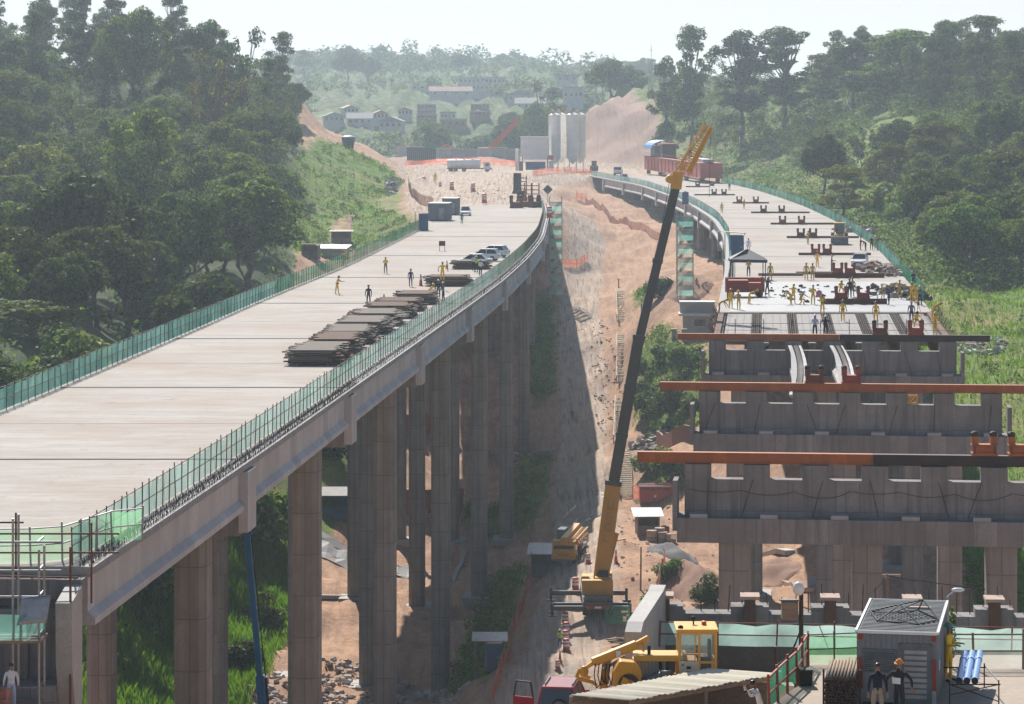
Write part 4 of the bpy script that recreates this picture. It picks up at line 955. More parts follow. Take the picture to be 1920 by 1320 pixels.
def blades(mask, n, h0, h1, seed, w=.06):
    g = np.random.default_rng(seed); ix = g.choice(np.where(mask)[0], n); 
    bx = cx_[ix] + g.uniform(-.6, .6, n); by = cy2[ix] + g.uniform(-.9, .9, n); bz = H(bx, by)
    h = g.uniform(h0, h1, n); a = g.uniform(0, 6.28, n); lx, ly = np.cos(a), np.sin(a); t = g.uniform(.1, .5, n) * h; b = g.uniform(0, 6.28, n)
    w_ = w * g.uniform(.6, 1.4, n)
    p0 = np.stack([bx - lx * w_, by - ly * w_, bz - .1], 1); p1 = np.stack([bx + lx * w_, by + ly * w_, bz - .1], 1)
    p2 = np.stack([bx + lx * w_ * .7 + np.cos(b) * t * .4, by + ly * w_ * .7 + np.sin(b) * t * .4, bz + h * .65], 1); p3 = np.stack([bx + np.cos(b) * t, by + np.sin(b) * t, bz + h], 1)
    return np.stack([p0, p1, p2, p3], 1).reshape(-1, 3), np.arange(n * 4).reshape(n, 4)
vb_ = vis & (cx_ < -18) & (cz_ < -25) & (cy2 > 220) & (cy2 < 345) & (cg > .5)
v, q = blades(vb_, 46000, .4, 1.35, 6, .055); tag(link('tall_grass', fast_mesh('tall_grass', v, q, [M['grass_blade']])), 'tall reedy grass on the valley floor left of the columns', 'grass', kind='stuff')
v, q = blades(vis & (cx_ > 40) & (cy2 > 235) & (cy2 < 520) & (cg > .6) & (cd < .35), 22000, .25, .7, 7, .08); tag(link('meadow_grass', fast_mesh('meadow_grass', v, q, [M['grass_blade']])), 'bright green meadow grass right of the unfinished crossing', 'grass', kind='stuff')
v, q = blades(vis & (cx_ > -14) & (cx_ < 40) & (cy2 > 260) & (cy2 < 560) & (cg > .35), 9000, .2, .6, 8, .08); tag(link('terrace_grass', fast_mesh('terrace_grass', v, q, [M['grass_blade']])), 'rough grass on the terraces between the two crossings', 'grass', kind='stuff')
v, q = blades(vis & (cx_ < -14) & (cy2 > 430) & (cy2 < 900) & (cg > .6) & (cd < .35), 16000, .2, .5, 9, .07); tag(link('bank_grass', fast_mesh('bank_grass', v, q, [M['grass_blade']])), 'grass on the bank and hillock left of the deck', 'grass', kind='stuff')

for i, (px, py, s_, k, lb) in enumerate(((1222, 770, 1.25, 'bush1', 'large leafy bush on the terrace left of the middle pier'), (1262, 775, 1.15, 'bush0', 'second leafy bush close to the end of the middle pier'), (1290, 782, .9, 'bush1', 'small leafy bush touching the middle pier wall'), (1245, 690, 1.0, 'bush1', 'bright bush on the terrace below the white office'), (1292, 695, 1.05, 'bush1', 'bright bush on the terrace beside the deck edge pier'), (1215, 705, .8, 'bush2', 'small bush just right of the dark boom on the terrace'), (1225, 890, 1.0, 'bush2', 'dry bush above the red waste skip'), (1268, 893, .9, 'bush2', 'dry bush at the left end of the nearest beam'), (1240, 556, .9, 'bush1', 'bush on the mound beside the dark boom tip of the upper terrace'),
  (470, 1010, 1.9, 'bush0', 'large dark bush behind the blue lift boom'), (445, 930, 1.6, 'bush0', 'dark bush under the deck near the blue lift boom'), (300, 1110, 1.7, 'bush0', 'dark bush in the reeds under the near deck'), (250, 1075, 1.6, 'bush0', 'dark bush at the left of the reeds under the near deck'), (495, 1180, .9, 'bush0', 'round bush right of the blue lift boom'), (450, 1260, .9, 'bush1', 'bright bush at the foot of the blue lift boom'), (620, 860, 1.0, 'bush1', 'bright bush seen between the first tall columns'), (1262, 1085, .55, 'bush1', 'small green bush on the earth bank by the first right column'), (1236, 1140, .55, 'bush1', 'bright tuft of bush behind the abutment wall'), (1330, 1130, .6, 'bush0', 'bush at the foot of the first right column'))):
    p = G(px, py, 130, 900); tree(k, p.x, p.y, s_, lb, name='bush', cat='bush')
# ------------------------------------------------------------------ vehicles and plant
def yaw_to(a, b): return math.atan2(b[1] - a[1], b[0] - a[0])
def car(label, loc, rz, paint, kind='hatch', group=None):
    """front looks along +x"""
    o = thing('parked_car', label, 'car', loc, rz, group)
    Lh = {'hatch': 2.0, 'sedan': 2.2, 'pickup': 2.4, 'suv': 2.1}[kind]; hw = .86; roof = {'hatch': 1.48, 'sedan': 1.45, 'pickup': 1.6, 'suv': 1.72}[kind]
    z0 = .28; belt = .92 if kind != 'suv' else 1.0
    low = [(-Lh, .45), (-Lh + .08, z0), (Lh - .12, z0), (Lh, .42), (Lh - .04, .68), (Lh - .45, .80), (Lh * .42, belt), (-Lh + .1, belt + .02), (-Lh, .8)]
    b = MB()
    secs = [(-hw, .90), (-hw * .97, 1.0), (hw * .97, 1.0), (hw, .90)]
    vs = []; n = len(low)
    for yv, sc in secs: vs += [(x * (.985 if sc < 1 else 1), yv, .6 + (z - .6) * sc) for x, z in low]
    fs = []
    for k in range(3):
        for i in range(n): j = (i + 1) % n; fs.append((k * n + i, k * n + j, (k + 1) * n + j, (k + 1) * n + i))
    fs += [tuple(range(n - 1, -1, -1)), tuple(range(3 * n, 4 * n))]; b.add(vs, fs)
    body = b.build('body', paint, o, False, .05)
    rear = {'hatch': (-Lh + .12, -Lh + .5), 'sedan': (-Lh + .55, -Lh + 1.15), 'pickup': (-.25, -.05), 'suv': (-Lh + .05, -Lh + .22)}[kind]; fr = (Lh * .48, Lh * .12)
    def ring(ins): return [(rear[0] + ins, belt), (fr[0] - ins, belt), (fr[1] - ins * .5, roof), (rear[1] + ins * .5, roof)]
    g = MB(); q = ring(0); w0, w1 = hw * .95, hw * .74
    def cab(mb, q, w0, w1, m=0):
        vs = [(q[0][0], -w0, q[0][1]), (q[1][0], -w0, q[1][1]), (q[2][0], -w1, q[2][1]), (q[3][0], -w1, q[3][1])]; vs += [(x, -y, z) for x, y, z in vs]
        mb.add(vs, [(0, 1, 2, 3), (7, 6, 5, 4), (0, 4, 5, 1), (1, 5, 6, 2), (2, 6, 7, 3), (3, 7, 4, 0)], m)
    cab(g, q, w0, w1); g.build('window', M['glass'], o)
    r = MB().b2((rear[1] - .08, -w1 - .03, roof - .05), (fr[1] + .08, w1 + .03, roof + .03))
    mid = (rear[0] + fr[0]) / 2
    for s in (-1, 1):
        for (xa, xb) in ((rear[0], rear[1]), (mid, mid), (fr[0], fr[1])): r.bar((xa, s * (w0 + .005), belt - .02), (xb, s * (w1 + .01), roof), .09, .05)
    r.build('roof', paint, o, False, .02)
    if kind == 'pickup': MB().b2((-Lh + .15, -hw + .12, belt), (-.35, hw - .12, belt + .05)).build('load_bed', M['black'], o)
    for x in (-Lh * .62, Lh * .63):
        for s in (-1, 1):
            w = MB().wheel((0, 0, 0), .33, .22, 0, 'Y').build('wheel', M['black'], o); w.location = (x, s * (hw - .09), .33)
            MB().wheel((0, s * .075, 0), .2, .12, 0, 'Y').build('rim', M['galv'], w)
    for s in (-1, 1):
        MB().b2((Lh - .22, s * .52, .6), (Lh + .0, s * .8, .74)).build('headlight', M['white'], o)
        MB().b2((-Lh - .02, s * .6, .66), (-Lh + .12, s * .84, .86)).build('tail_light', M['car_red'], o)
        MB().b2((Lh * .38, s * (hw + .02), belt), (Lh * .46, s * (hw + .16), belt + .13)).build('wing_mirror', paint, o)
    MB().b2((Lh - .08, -.45, .42), (Lh + .02, .45, .56)).build('grille', M['black'], o)
    MB().b2((Lh + .0, -.24, .36), (Lh + .03, .24, .46)).build('number_plate', M['white'], o); MB().b2((-Lh - .03, -.24, .56), (-Lh + .0, .24, .66)).build('number_plate', M['white'], o)
    return o
def truck_base(o, L_, w=2.4, wheels=(.8, 2.2, 6.2), r=.5):
    b = MB().b2((-L_ / 2, -.45, .75), (L_ / 2, .45, 1.05)); b.build('chassis', M['blackpaint'], o)
    for x in wheels:
        for s in (-1, 1):
            q = MB().wheel((0, 0, 0), r, .42, 0, 'Y').build('wheel', M['black'], o); q.location = (-L_ / 2 + x, s * (w / 2 - .22), r)
            MB().wheel((0, s * .17, 0), r * .5, .12, 0, 'Y').build('rim', M['galv'], q)
def truck_cab(o, x0, paint, w=2.4, h=2.7, ln=1.8):
    MB().prism([(x0, .6), (x0 + ln, .6), (x0 + ln, 1.7), (x0 + ln - .25, h), (x0, h)], -w / 2, w / 2, 'Y').build('cab', paint, o, False, .08)
    MB().prism([(x0 + ln + .01, 1.72), (x0 + ln - .2, h - .2), (x0 + ln - .25, h - .2), (x0 + ln - .05, 1.72)], -w / 2 + .15, w / 2 - .15, 'Y').build('windscreen', M['glass'], o)
    for s in (-1, 1):
        MB().b2((x0 + .5, s * w / 2, 1.6), (x0 + ln - .35, s * (w / 2 + .015), 2.3)).build('window', M['glass'], o)
        MB().b2((x0 + ln - .02, s * .7, .85), (x0 + ln + .03, s * 1.05, 1.1)).build('headlight', M['white'], o)
    MB().b2((x0 + ln - .05, -w / 2 + .05, .5), (x0 + ln + .12, w / 2 - .05, .8)).build('bumper', M['greysteel'], o)
def on(px, py, z=0): return PZ(px, py, z)
# cars on the left deck
g = 'cars parked on the left deck'
car('silver sedan parked nearest the net on the left deck, beside the bar bundles', on(888, 499), R(168), M['car_silver'], 'sedan', g)
car('white hatchback in the middle of the three parked cars on the left deck', on(908, 489), R(165), M['car_white'], 'hatch', g)
car('white hatchback standing farthest back of the three parked cars by the net', on(924, 482), R(160), M['car_white'], 'hatch', g)
car('small white pickup at the far end of the left deck near grey cabins', on(873, 404), R(-92), M['car_white'], 'pickup')
car('white hatchback parked beside rubble on the right deck', on(1612, 499), R(-102), M['car_white'], 'hatch')
car('white van-like car beside the white lorry at the start of the right deck', on(1171, 338), R(-85), M['car_white'], 'suv')
# lorry
o = thing('lorry', 'white lorry facing the camera at the far start of the right deck', 'truck', on(1159, 329), R(-95)); truck_base(o, 7, 2.4, (1, 2.2, 6)); truck_cab(o, 1.7, M['car_white']); MB().b2((-3.4, -1.2, 1.1), (1.5, 1.2, 1.7)).build('load_bed', M['greysteel'], o)
# tanker
o = thing('tanker_truck', 'white tanker truck with long round tank standing before the grey girders', 'truck', on(880, 322), R(-4)); o.scale = (1.18, 1.18, 1.18); truck_base(o, 12, 2.4, (1, 2.3, 4.6, 10.8), .52)
MB().lathe([(.02, -4.6), (.95, -4.55), (1.12, -4.3), (1.12, 4.1), (.95, 4.35), (.02, 4.4)], 18, 0, (-1.4, 0, 2.2), 'X').build('tank', M['silo'], o, True); truck_cab(o, 3.9, M['car_white'])
MB().b2((-5.2, -.12, 3.3), (2.2, .12, 3.36)).build('walkway', M['galv'], o)
for x in (-3.6, -1.4, .8): MB().lathe([(.01, 0), (.3, 0), (.3, .16), (.01, .16)], 10, 0, (x, 0, 3.3)).build('hatch', M['galv'], o)
def loader(label, loc, rz, backhoe=False, s=1.0):
    o = thing('backhoe_loader' if backhoe else 'wheel_loader', label, 'loader', loc, rz); o.scale = (s, s, s)
    MB().prism([(-2.2, .7), (1.6, .7), (1.7, 1.25), (.6, 1.45), (-2.0, 1.4)], -.62, .62, 'Y').build('body', M['yellow'], o, False, .06)
    for x, r in ((-1.35, .78), (1.25, .62)):
        for sd in (-1, 1):
            w = MB().wheel((0, 0, 0), r, .45, 0, 'Y').build('wheel', M['black'], o); w.location = (x, sd * .9, r); MB().wheel((0, sd * .16, 0), r * .45, .16, 0, 'Y').build('rim', M['yellow'], w)
    c = MB()
    for x in (-1.5, -.1):
        for sd in (-1, 1): c.bar((x, sd * .68, 1.4), (x + .08, sd * .62, 2.75), .1, .1)
    c.b2((-1.7, -.78, 2.72), (.12, .78, 2.86)); c.build('cab_frame', M['dark_steel'] if not backhoe else M['yellow'], o)
    MB().box((-.75, 0, 2.06), (1.32, 1.2, 1.28)).build('cab_glass', M['glass_blue'], o)
    a = MB()
    for sd in (-1, 1): a.bar((.4, sd * .55, 1.5), (1.9, sd * .55, 1.25), .14, .26); a.bar((1.9, sd * .55, 1.25), (2.55, sd * .55, .55), .14, .24)
    a.build('loader_arm', M['yellow'], o)
    MB().prism([(2.5, .12), (3.3, .08), (3.32, .16), (2.75, .28), (2.62, .75), (2.85, 1.08), (2.75, 1.12), (2.45, .8)], -1.15, 1.15, 'Y').build('bucket', M['greysteel'] if backhoe else M['rust_red'], o)
    if backhoe:
        h = MB().bar((-2.2, 0, 1.1), (-3.0, 0, 3.1), .22, .3); h.bar((-3.0, 0, 3.1), (-3.7, 0, 1.5), .18, .26); h.prism([(-3.9, .7), (-3.4, .9), (-3.5, 1.5), (-3.8, 1.5)], -.3, .3, 'Y'); h.build('digging_arm', M['yellow'], o)
    MB().tube((.9, -.35, 1.4), (.9, -.35, 2.2), .06).build('exhaust', M['black'], o)
    return o
loader('yellow backhoe loader with wide grey bucket facing the camera on the right deck', on(1574, 458), R(-96), True, 1.05)
loader('loader with raised arms beside the silos at the start of the right deck', on(1114, 321), R(-92), False, 1.15)
# mobile crane in the valley
CB = G(1118, 1138, 200, 330)
o = thing('mobile_crane', 'yellow truck crane with very long dark telescopic boom and lattice jib raised from valley road', 'crane', CB, R(90))
truck_base(o, 11.5, 2.75, (1.2, 2.7, 4.4, 6.1, 9.6, 11), .55)
MB().b2((-5.8, -1.35, 1.05), (5.6, 1.35, 1.4)).build('deck_plate', M['blackpaint'], o)
MB().prism([(4.0, .7), (6.0, .7), (6.0, 1.6), (5.8, 2.2), (4.0, 2.2)], -1.25, 1.25, 'Y').build('driver_cab', M['yellow'], o, False, .08)
for x in (-5.2, -3.4, 3.4):
    for sd, ext in ((1, 4.1), (-1, 2.9)):
        q = MB().b2((x - .18, sd * 1.2, .55), (x + .18, sd * ext, .95)); q.tube((x, sd * ext, .08), (x, sd * ext, 1.2), .13); q.tube((x, sd * ext, .02), (x, sd * ext, .12), .42)
        q.build('outrigger', M['blackpaint'], o)
t = MB(); t.tube((-1.2, 0, 1.4), (-1.2, 0, 1.75), 1.05, n=18); t.prism([(-4.0, 1.7), (1.1, 1.7), (1.1, 2.2), (.2, 2.7), (-2.2, 2.9), (-4.0, 3.0)], -1.25, .55, 'Y'); t.build('turntable', M['yellow'], o, False, .05)
MB().b2((-3.2, -1.3, 2.2), (-2.2, .2, 3.2)).build('winch_cover', M['cab_yellow'], o, False, .05); MB().lathe([(.3, 0), (.45, .05), (.45, .9), (.3, .95)], 14, 0, (-2.6, -1.0, 3.3), 'Y').build('winch_drum', M['dark_steel'], o); q = MB()
for k in range(9): q.bar((-5.0 + k * 1.15, -1.36, 1.4), (-5.0 + k * 1.15, -1.36, 2.1), .05, .05)
q.bar((-5.0, -1.36, 2.1), (4.0, -1.36, 2.1), .05, .05).build('hand_rail', M['cab_yellow'], o); MB().b2((-5.4, -1.3, 1.4), (-4.5, 1.3, 1.8)).b2((1.6, -1.2, 1.4), (3.4, 1.2, 2.0)).b2((2.0, -.8, 2.0), (3.2, .6, 2.35)).build('engine_deck', M['greysteel'], o, False, .04)
for s in (-1, 1): MB().b2((-5.9, s * .9 - .15, .8), (-5.84, s * .9 + .15, 1.0)).build('tail_light', M['gantry_red'], o)
MB().b2((-5.86, -.3, .82), (-5.8, .3, 1.0)).build('number_plate', M['white'], o); MB().b2((-4.3, -1.4, 1.75), (-3.4, 1.4, 3.1)).build('counterweight', M['yellow'], o, False, .06)
MB().prism([(-1.4, 1.75), (.9, 1.75), (.8, 2.6), (.1, 3.3), (-1.4, 3.3)], -1.42, -.66, 'Y').build('operator_cab', M['yellow'], o, False, .05)
MB().b2((-1.2, -1.44, 2.4), (.6, -1.425, 3.1)).build('cab_window', M['glass'], o)
MB().b2((-5.85, -1.1, .75), (-5.78, 1.1, 1.1)).build('rear_bumper', M['red_steel'], o)
inv = (Matrix.Translation(CB) @ Matrix.Rotation(R(90), 4, 'Z')).inverted()
def cl_(px, py, d=None): return inv @ P(px, py, d if d else CB.y - 1.5)
b0, b1, b2, b3, b4 = cl_(1126, 1092), cl_(1150, 905), cl_(1198, 632), cl_(1268, 346), cl_(1328, 236)
d0 = (b1 - b0).normalized()
MB().bar(b0, b1, 1.15, 1.4).build('boom_base', M['yellow'], o, False, .08)
lt = MB()                                                         # letters down the boom flank read U G O L
u = (b1 - b0).normalized(); side = Vector((0, 0, 0))
nrm = Vector((-1, 0, 0)); acr = u.cross(nrm).normalized(); bc = b0.lerp(b1, .42) + nrm * .735
gl = {'L': [((0, 1), (0, 0)), ((0, 0), (1, 0))], 'U': [((0, 1), (0, 0)), ((0, 0), (1, 0)), ((1, 0), (1, 1))], 'O': [((0, 1), (0, 0)), ((0, 0), (1, 0)), ((1, 0), (1, 1)), ((1, 1), (0, 1))], 'G': [((1, 1), (0, 1)), ((0, 1), (0, 0)), ((0, 0), (1, 0)), ((1, 0), (1, .5)), ((1, .5), (.5, .5))]}
for i, ch in enumerate('LOGU'):
    for (ax, ay), (bx, by) in gl[ch]:
        f = lambda x, y: bc + acr * (x - .5) * .5 + u * (i * 1.0 + y * .65)
        lt.bar(f(ax, ay), f(bx, by), .07, .02)
lt.build('lettering', M['blackpaint'], o)
MB().bar(b1 - d0 * .6, b2, .84, 1.0).build('boom_section', M['blackpaint'], o, False, .05); MB().bar(b2 - d0 * .6, b3, .66, .8).build('boom_section', M['blackpaint'], o, False, .05)
col = MB()
for q, w in ((b1, 1.35), (b1.lerp(b2, .33), .95), (b1.lerp(b2, .66), .93), (b2, .96), (b2.lerp(b3, .5), .78)): col.bar(q - d0 * .2, q + d0 * .2, w, w + .15)
col.build('boom_collar', M['blackpaint'], o)
hd = MB().bar(b3 - d0 * .4, b3 + d0 * 1.2, .72, 1.0); hd.tube(b3 + Vector((-.8, .6, .5)), b3 + Vector((.8, .6, .5)), .38, n=12); hd.tube(b3 + Vector((-.7, -.5, 1.6)), b3 + Vector((.7, -.5, 1.6)), .33, n=12); hd.build('boom_head', M['cab_yellow'], o)
jd = (b4 - b3).normalized(); MB().lattice(b3 + jd * 1.4, b4, Vector((1, 0, 0)), jd.cross(Vector((1, 0, 0))).normalized(), .62, .42, 9, .075).build('jib', M['cab_yellow'], o)
ja = jd.cross(Vector((1, 0, 0))).normalized(); MB().bar(b3 + jd * 1.6 - ja * .35, b4 - ja * .3, .5, .34).build('jib_spine', M['cab_yellow'], o)
MB().bar(cl_(1136, 1085) + Vector((0, 0, 0)), b0.lerp(b1, .52) + Vector((0, -.9, -.2)), .34, .34).build('lift_ram', M['yellow'], o)
MB().tube(cl_(1131, 1015) + Vector((0, -.9, 0)), cl_(1131, 1015) + Vector((0, -2.1, .25)), .06).build('hose_guide', M['yellow'], o)
MB().path([b4 + Vector((0, -.2, -.3)), b4 + Vector((0, -.1, -6.5))], .02, 4).build('hoist_rope', M['joint'], o)
MB().path([cl_(1146, 990), b3 + Vector((0, .6, .4)), b4], .025, 4).build('hoist_rope', M['joint'], o)
# second crane truck parked in the shade
c2 = G(1068, 1050, 230, 380)
o = thing('mobile_crane', 'yellow crane truck with folded boom standing in the shade beside a sheet roofed shed', 'crane', c2, R(-100)); truck_base(o, 8.5, 2.5, (1, 2.4, 7.4), .5)
truck_cab(o, 2.3, M['yellow'], 2.4, 2.5, 1.8); MB().b2((-4.2, -1.2, 1.05), (2.1, 1.2, 1.35)).build('deck_plate', M['blackpaint'], o)
MB().bar((-4.4, .1, 2.9), (4.6, .1, 2.6), .7, .75).build('boom', M['yellow'], o, False, .05); MB().lattice((-4.2, 1.0, 2.6), (3.4, 1.0, 2.4), (0, 1, 0), (0, 0, 1), .3, .25, 7, .06).build('jib', M['yellow'], o)
MB().b2((-1.2, -1.2, 1.35), (1.0, -.35, 3.3)).build('operator_cab', M['glass_blue'], o, False, .06); MB().b2((-3.0, -1.0, 1.35), (.2, 1.0, 2.3)).build('turntable', M['yellow'], o, False, .05)
MB().b2((4.05, -1.25, .7), (4.3, 1.25, 1.05)).build('bumper', M['yellow'], o)
# orange crane behind the girders, excavators
p0, p1 = P(918, 281, 1075), P(972, 224, 1075)
o = thing('crawler_crane', 'crane with slanted orange lattice boom behind the row of grey girders', 'crane', (p0.x, p0.y, hz(p0.x, p0.y)))
zb = p0.z - o.location.z; top = p1 - o.location
MB().lattice((0, 0, zb), top, (0, 1, 0), (top - Vector((0, 0, zb))).cross(Vector((0, 1, 0))).normalized(), .9, .7, 9, .16).build('boom', M['orange'], o); MB().bar((0, 0, zb), top, .9, 1.2).build('boom_spine', M['orange'], o)
MB().box((-1.6, 0, zb - .3), (5, 3, 2.4)).build('house', M['cab_yellow'], o, False, .1); q = MB()
for s in (-1, 1): q.box((-1, s * 1.6, (zb - 1.5) / 2), (6, .9, max(.6, zb - 1.5)))
q.build('track', M['black'], o)
def excavator(label, loc, rz, s=1.0, paint='yellow'):
    o = thing('excavator', label, 'excavator', loc, rz); o.scale = (s, s, s)
    for sd in (-1, 1): MB().prism([(-2, .25), (-1.7, 0), (1.7, 0), (2, .25), (2, .6), (1.7, .85), (-1.7, .85), (-2, .6)], sd * 1.0, sd * 1.55, 'Y').build('track', M['black'], o)
    MB().prism([(-2.3, 1.0), (1.5, 1.0), (1.5, 1.6), (.2, 2.0), (-2.3, 2.1)], -1.3, 1.3, 'Y').build('house', M[paint], o, False, .08)
    MB().prism([(.1, 1.6), (1.6, 1.6), (1.5, 2.9), (.2, 3.0)], .2, 1.25, 'Y').build('cab', M['glass_blue'], o)
    MB().bar((1.2, -.3, 1.7), (3.2, -.3, 4.0), .35, .5).bar((3.2, -.3, 4.0), (5.2, -.3, 3.2), .32, .45).build('boom', M[paint], o)
    MB().bar((5.2, -.3, 3.2), (5.6, -.3, 1.2), .28, .35).build('stick', M[paint], o); MB().prism([(5.2, 1.2), (6.1, 1.3), (6.0, .5), (5.4, .3)], -.8, .2, 'Y').build('bucket', M['dark_steel'], o); return o
for px, py, rz, lb in ((892, 283, 20, 'yellow excavator behind the grey girders, left of the orange crane boom'), (858, 284, 160, 'small orange machine at the back of the grey girders, nearest the tank truck')):
    p = P(px, py, 1100); excavator(lb, (p.x, p.y, hz(p.x, p.y) + .3), R(rz), 1.3, 'cab_yellow' if px > 870 else 'orange')
# concrete batching plant
def silo(px, label, d=962):
    x = (px - 960) * d / F; z = hz(x, d); o = thing('silo', label, 'silo', (x, d, z), 0, 'white silos of the batching plant'); r = 1.95
    for a in range(4): 
        t = a * math.pi / 2 + .78; MB().bar((r * .8 * math.cos(t), r * .8 * math.sin(t), 0), (r * .8 * math.cos(t), r * .8 * math.sin(t), 4.6), .3, .3).build('leg', M['silo'], o)
    b = MB().lathe([(.3, 2.4), (r, 4.4), (r, 4.6)], 20); b.build('cone', M['silo'], o, True)
    b = MB(); prof = []
    for k in range(7): z0 = 4.6 + k * 1.95; prof += [(r, z0), (r, z0 + 1.85), (r + .05, z0 + 1.87), (r + .05, z0 + 1.95)]
    prof += [(r, 18.3), (.6, 18.9), (.01, 18.95)]; b.lathe(prof, 22).build('shell', M['silo'], o)
    MB().lathe([(.01, 0), (.55, 0), (.55, 1.2), (.01, 1.25)], 10, 0, (-.6, 0, 18.6)).build('filter', M['galv'], o)
    q = MB()
    for k in range(14): a = 2 * math.pi * k / 14; q.bar((r * math.cos(a), r * math.sin(a), 18.3), (r * math.cos(a), r * math.sin(a), 19.4), .07, .07); a2 = a + .449; q.bar((r * math.cos(a), r * math.sin(a), 19.4), (r * math.cos(a2), r * math.sin(a2), 19.4), .06, .06)
    q.build('railing', M['cab_yellow'], o); q = MB()
    for s in (-.22, .22): q.bar((-r - .12, s - .9, 4), (-r - .12, s - .9, 18.6), .07, .07)
    for k in range(30): q.bar((-r - .12, -1.12, 4.2 + k * .48), (-r - .12, -.68, 4.2 + k * .48), .05, .05)
    q.b2((-r - .9, -1.5, 9.2), (-r + .1, -.2, 9.32)); q.build('ladder', M['cab_yellow'], o); return o
silo(1040, 'leftmost white cement silo beside the grey hopper'); silo(1051, 'second white silo from the left, close behind the first', 970)
silo(1074, 'third white silo from the left at the batching plant'); silo(1087, 'rightmost white silo at the batching plant', 966)
d = 958; x = (1003 - 960) * d / F
o = thing('batching_plant', 'white aggregate hopper on legs with blue mixer below, left of the silos', 'batching plant', (x, d, 0))
b = MB().b2((-4.6, -2, 5.2), (4.6, 2, 10.8)); b.build('hopper', M['silo'], o, False, .05); r = MB()
for k in range(13): r.b2((-4.5 + k * .74, -2.08, 5.3), (-4.4 + k * .74, -2.0, 10.7))
r.build('hopper_rib', M['silo'], o); MB().prism([(-4.6, 5.2), (4.6, 5.2), (3.4, 3.6), (-3.4, 3.6)], -1.9, 1.9, 'Y').build('chute', M['silo'], o)
MB().b2((-4.9, -2.2, 10.8), (4.9, 2.2, 11.0)).build('rim', M['white'], o)
for sx in (-1, 1):
    for sy in (-1, 1): MB().b2((sx * 4.0 - .2, sy * 1.6 - .2, 0), (sx * 4.0 + .2, sy * 1.6 + .2, 5.2)).build('leg', M['galv'], o)
MB().b2((-3.0, -1.5, .3), (3.4, 1.2, 2.9)).build('mixer', M['blue'], o, False, .2); MB().b2((-5.2, -2.6, 0), (-4.2, 0, 3.0)).build('control_cabin', M['brick_red'], o); MB().b2((-5.5, -2.9, 3.0), (-3.0, .4, 3.2)).build('cabin_roof', M['white'], o)
MB().b2((-6.3, .5, 0), (-5.3, 1.5, 7.2)).build('tower', M['silo'], o)
MB().b2((4.4, -2.6, 0), (6.0, -.2, 2.9)).build('control_cabin', M['silo'], o); MB().b2((4.2, -2.9, 2.9), (6.6, .2, 3.1)).build('cabin_roof', M['white'], o); MB().b2((4.2, -2.5, 3.6), (5.8, -1.5, 5.0)).build('control_box', M['orange'], o)
# girders lying in a row behind the plant yard
p = [P(745, 302, 1085), P(975, 302, 1050)]; n = 9
for k in range(n):
    a = p[0].lerp(p[1], k / n); b = p[0].lerp(p[1], (k + .96) / n); c = (a + b) / 2; zz = min(hz(a.x, a.y), hz(b.x, b.y)) 
    o = thing('concrete_girder', 'grey precast girder in the long row behind the tank truck yard', 'girder', (c.x, c.y, zz), yaw_to(a, b), 'precast girders stored in a row'); L_ = (b - a).length / 2
    MB().prism([(-.5, .3), (.5, .3), (.5, .9), (.15, 1.2), (.15, 3.8), (.6, 4.1), (.6, 4.4), (-.6, 4.4), (-.6, 4.1), (-.15, 3.8), (-.15, 1.2), (-.5, .9)], -L_, L_, 'X').build('beam', M['conc'] if k % 3 else M['fascia'], o)
    for s in (-1, 1): MB().b2((s * L_ * .8 - .3, -.7, -.6), (s * L_ * .8 + .3, .7, .3)).build('bearer', M['wood'], o)
sh = P(790, 301, 1040); o = thing('shuttering', 'dark ribbed girder shuttering standing at the left part of the girder row', 'formwork', (sh.x, sh.y, hz(sh.x, sh.y)), 0)
MB().b2((-5, 0, 0), (5, .1, 4.6)).build('sheet', M['greysteel'], o)
for k in range(15): MB().b2((-5 + k * .7, -.35, 0), (-4.8 + k * .7, 0, 4.6)).build('rib', M['dark_steel'], o)
# water tank on the hillock
x, d = (653 - 960) * 765 / F, 765.; o = thing('water_tank', 'blue conical plastic water tank with white lid on the green hillock', 'water tank', (x, d, hz(x, d) - .1))
MB().lathe([(.01, 0), (1.35, 0), (1.45, .9), (1.52, .95), (1.62, 2.0), (1.68, 2.05), (1.75, 2.9)], 20).build('barrel', M['tank_blue'], o, True); MB().lathe([(1.84, 2.88), (1.84, 3.02), (1.2, 3.25), (.4, 3.4), (.01, 3.4)], 20).build('lid', M['white'], o, True); MB().b2((.1, -1.66, 1.7), (1.1, -1.58, 2.05)).build('lettering_panel', M['tank_blue'], o)
# radio mast
x, d = (1220 - 960) * 1100 / F, 1100.; zb = hz(x, d); o = thing('radio_mast', 'slender lattice mast with thin antenna standing on the skyline right of the cut', 'mast', (x, d, zb))
h1 = CZ - (122 - HY) * d / F - zb; h2 = CZ - (84 - HY) * d / F - zb
MB().lattice((0, 0, 0), (0, 0, h1), (1, 0, 0), (0, 1, 0), .9, .5, 9, .13).build('tower', M['galv'], o); MB().tube((.2, 0, h1), (.2, 0, h2), .09).build('antenna', M['galv'], o); MB().bar((-.6, 0, h2 - 2), (1.0, 0, h2 - 2), .12, .12).build('crossarm', M['galv'], o)
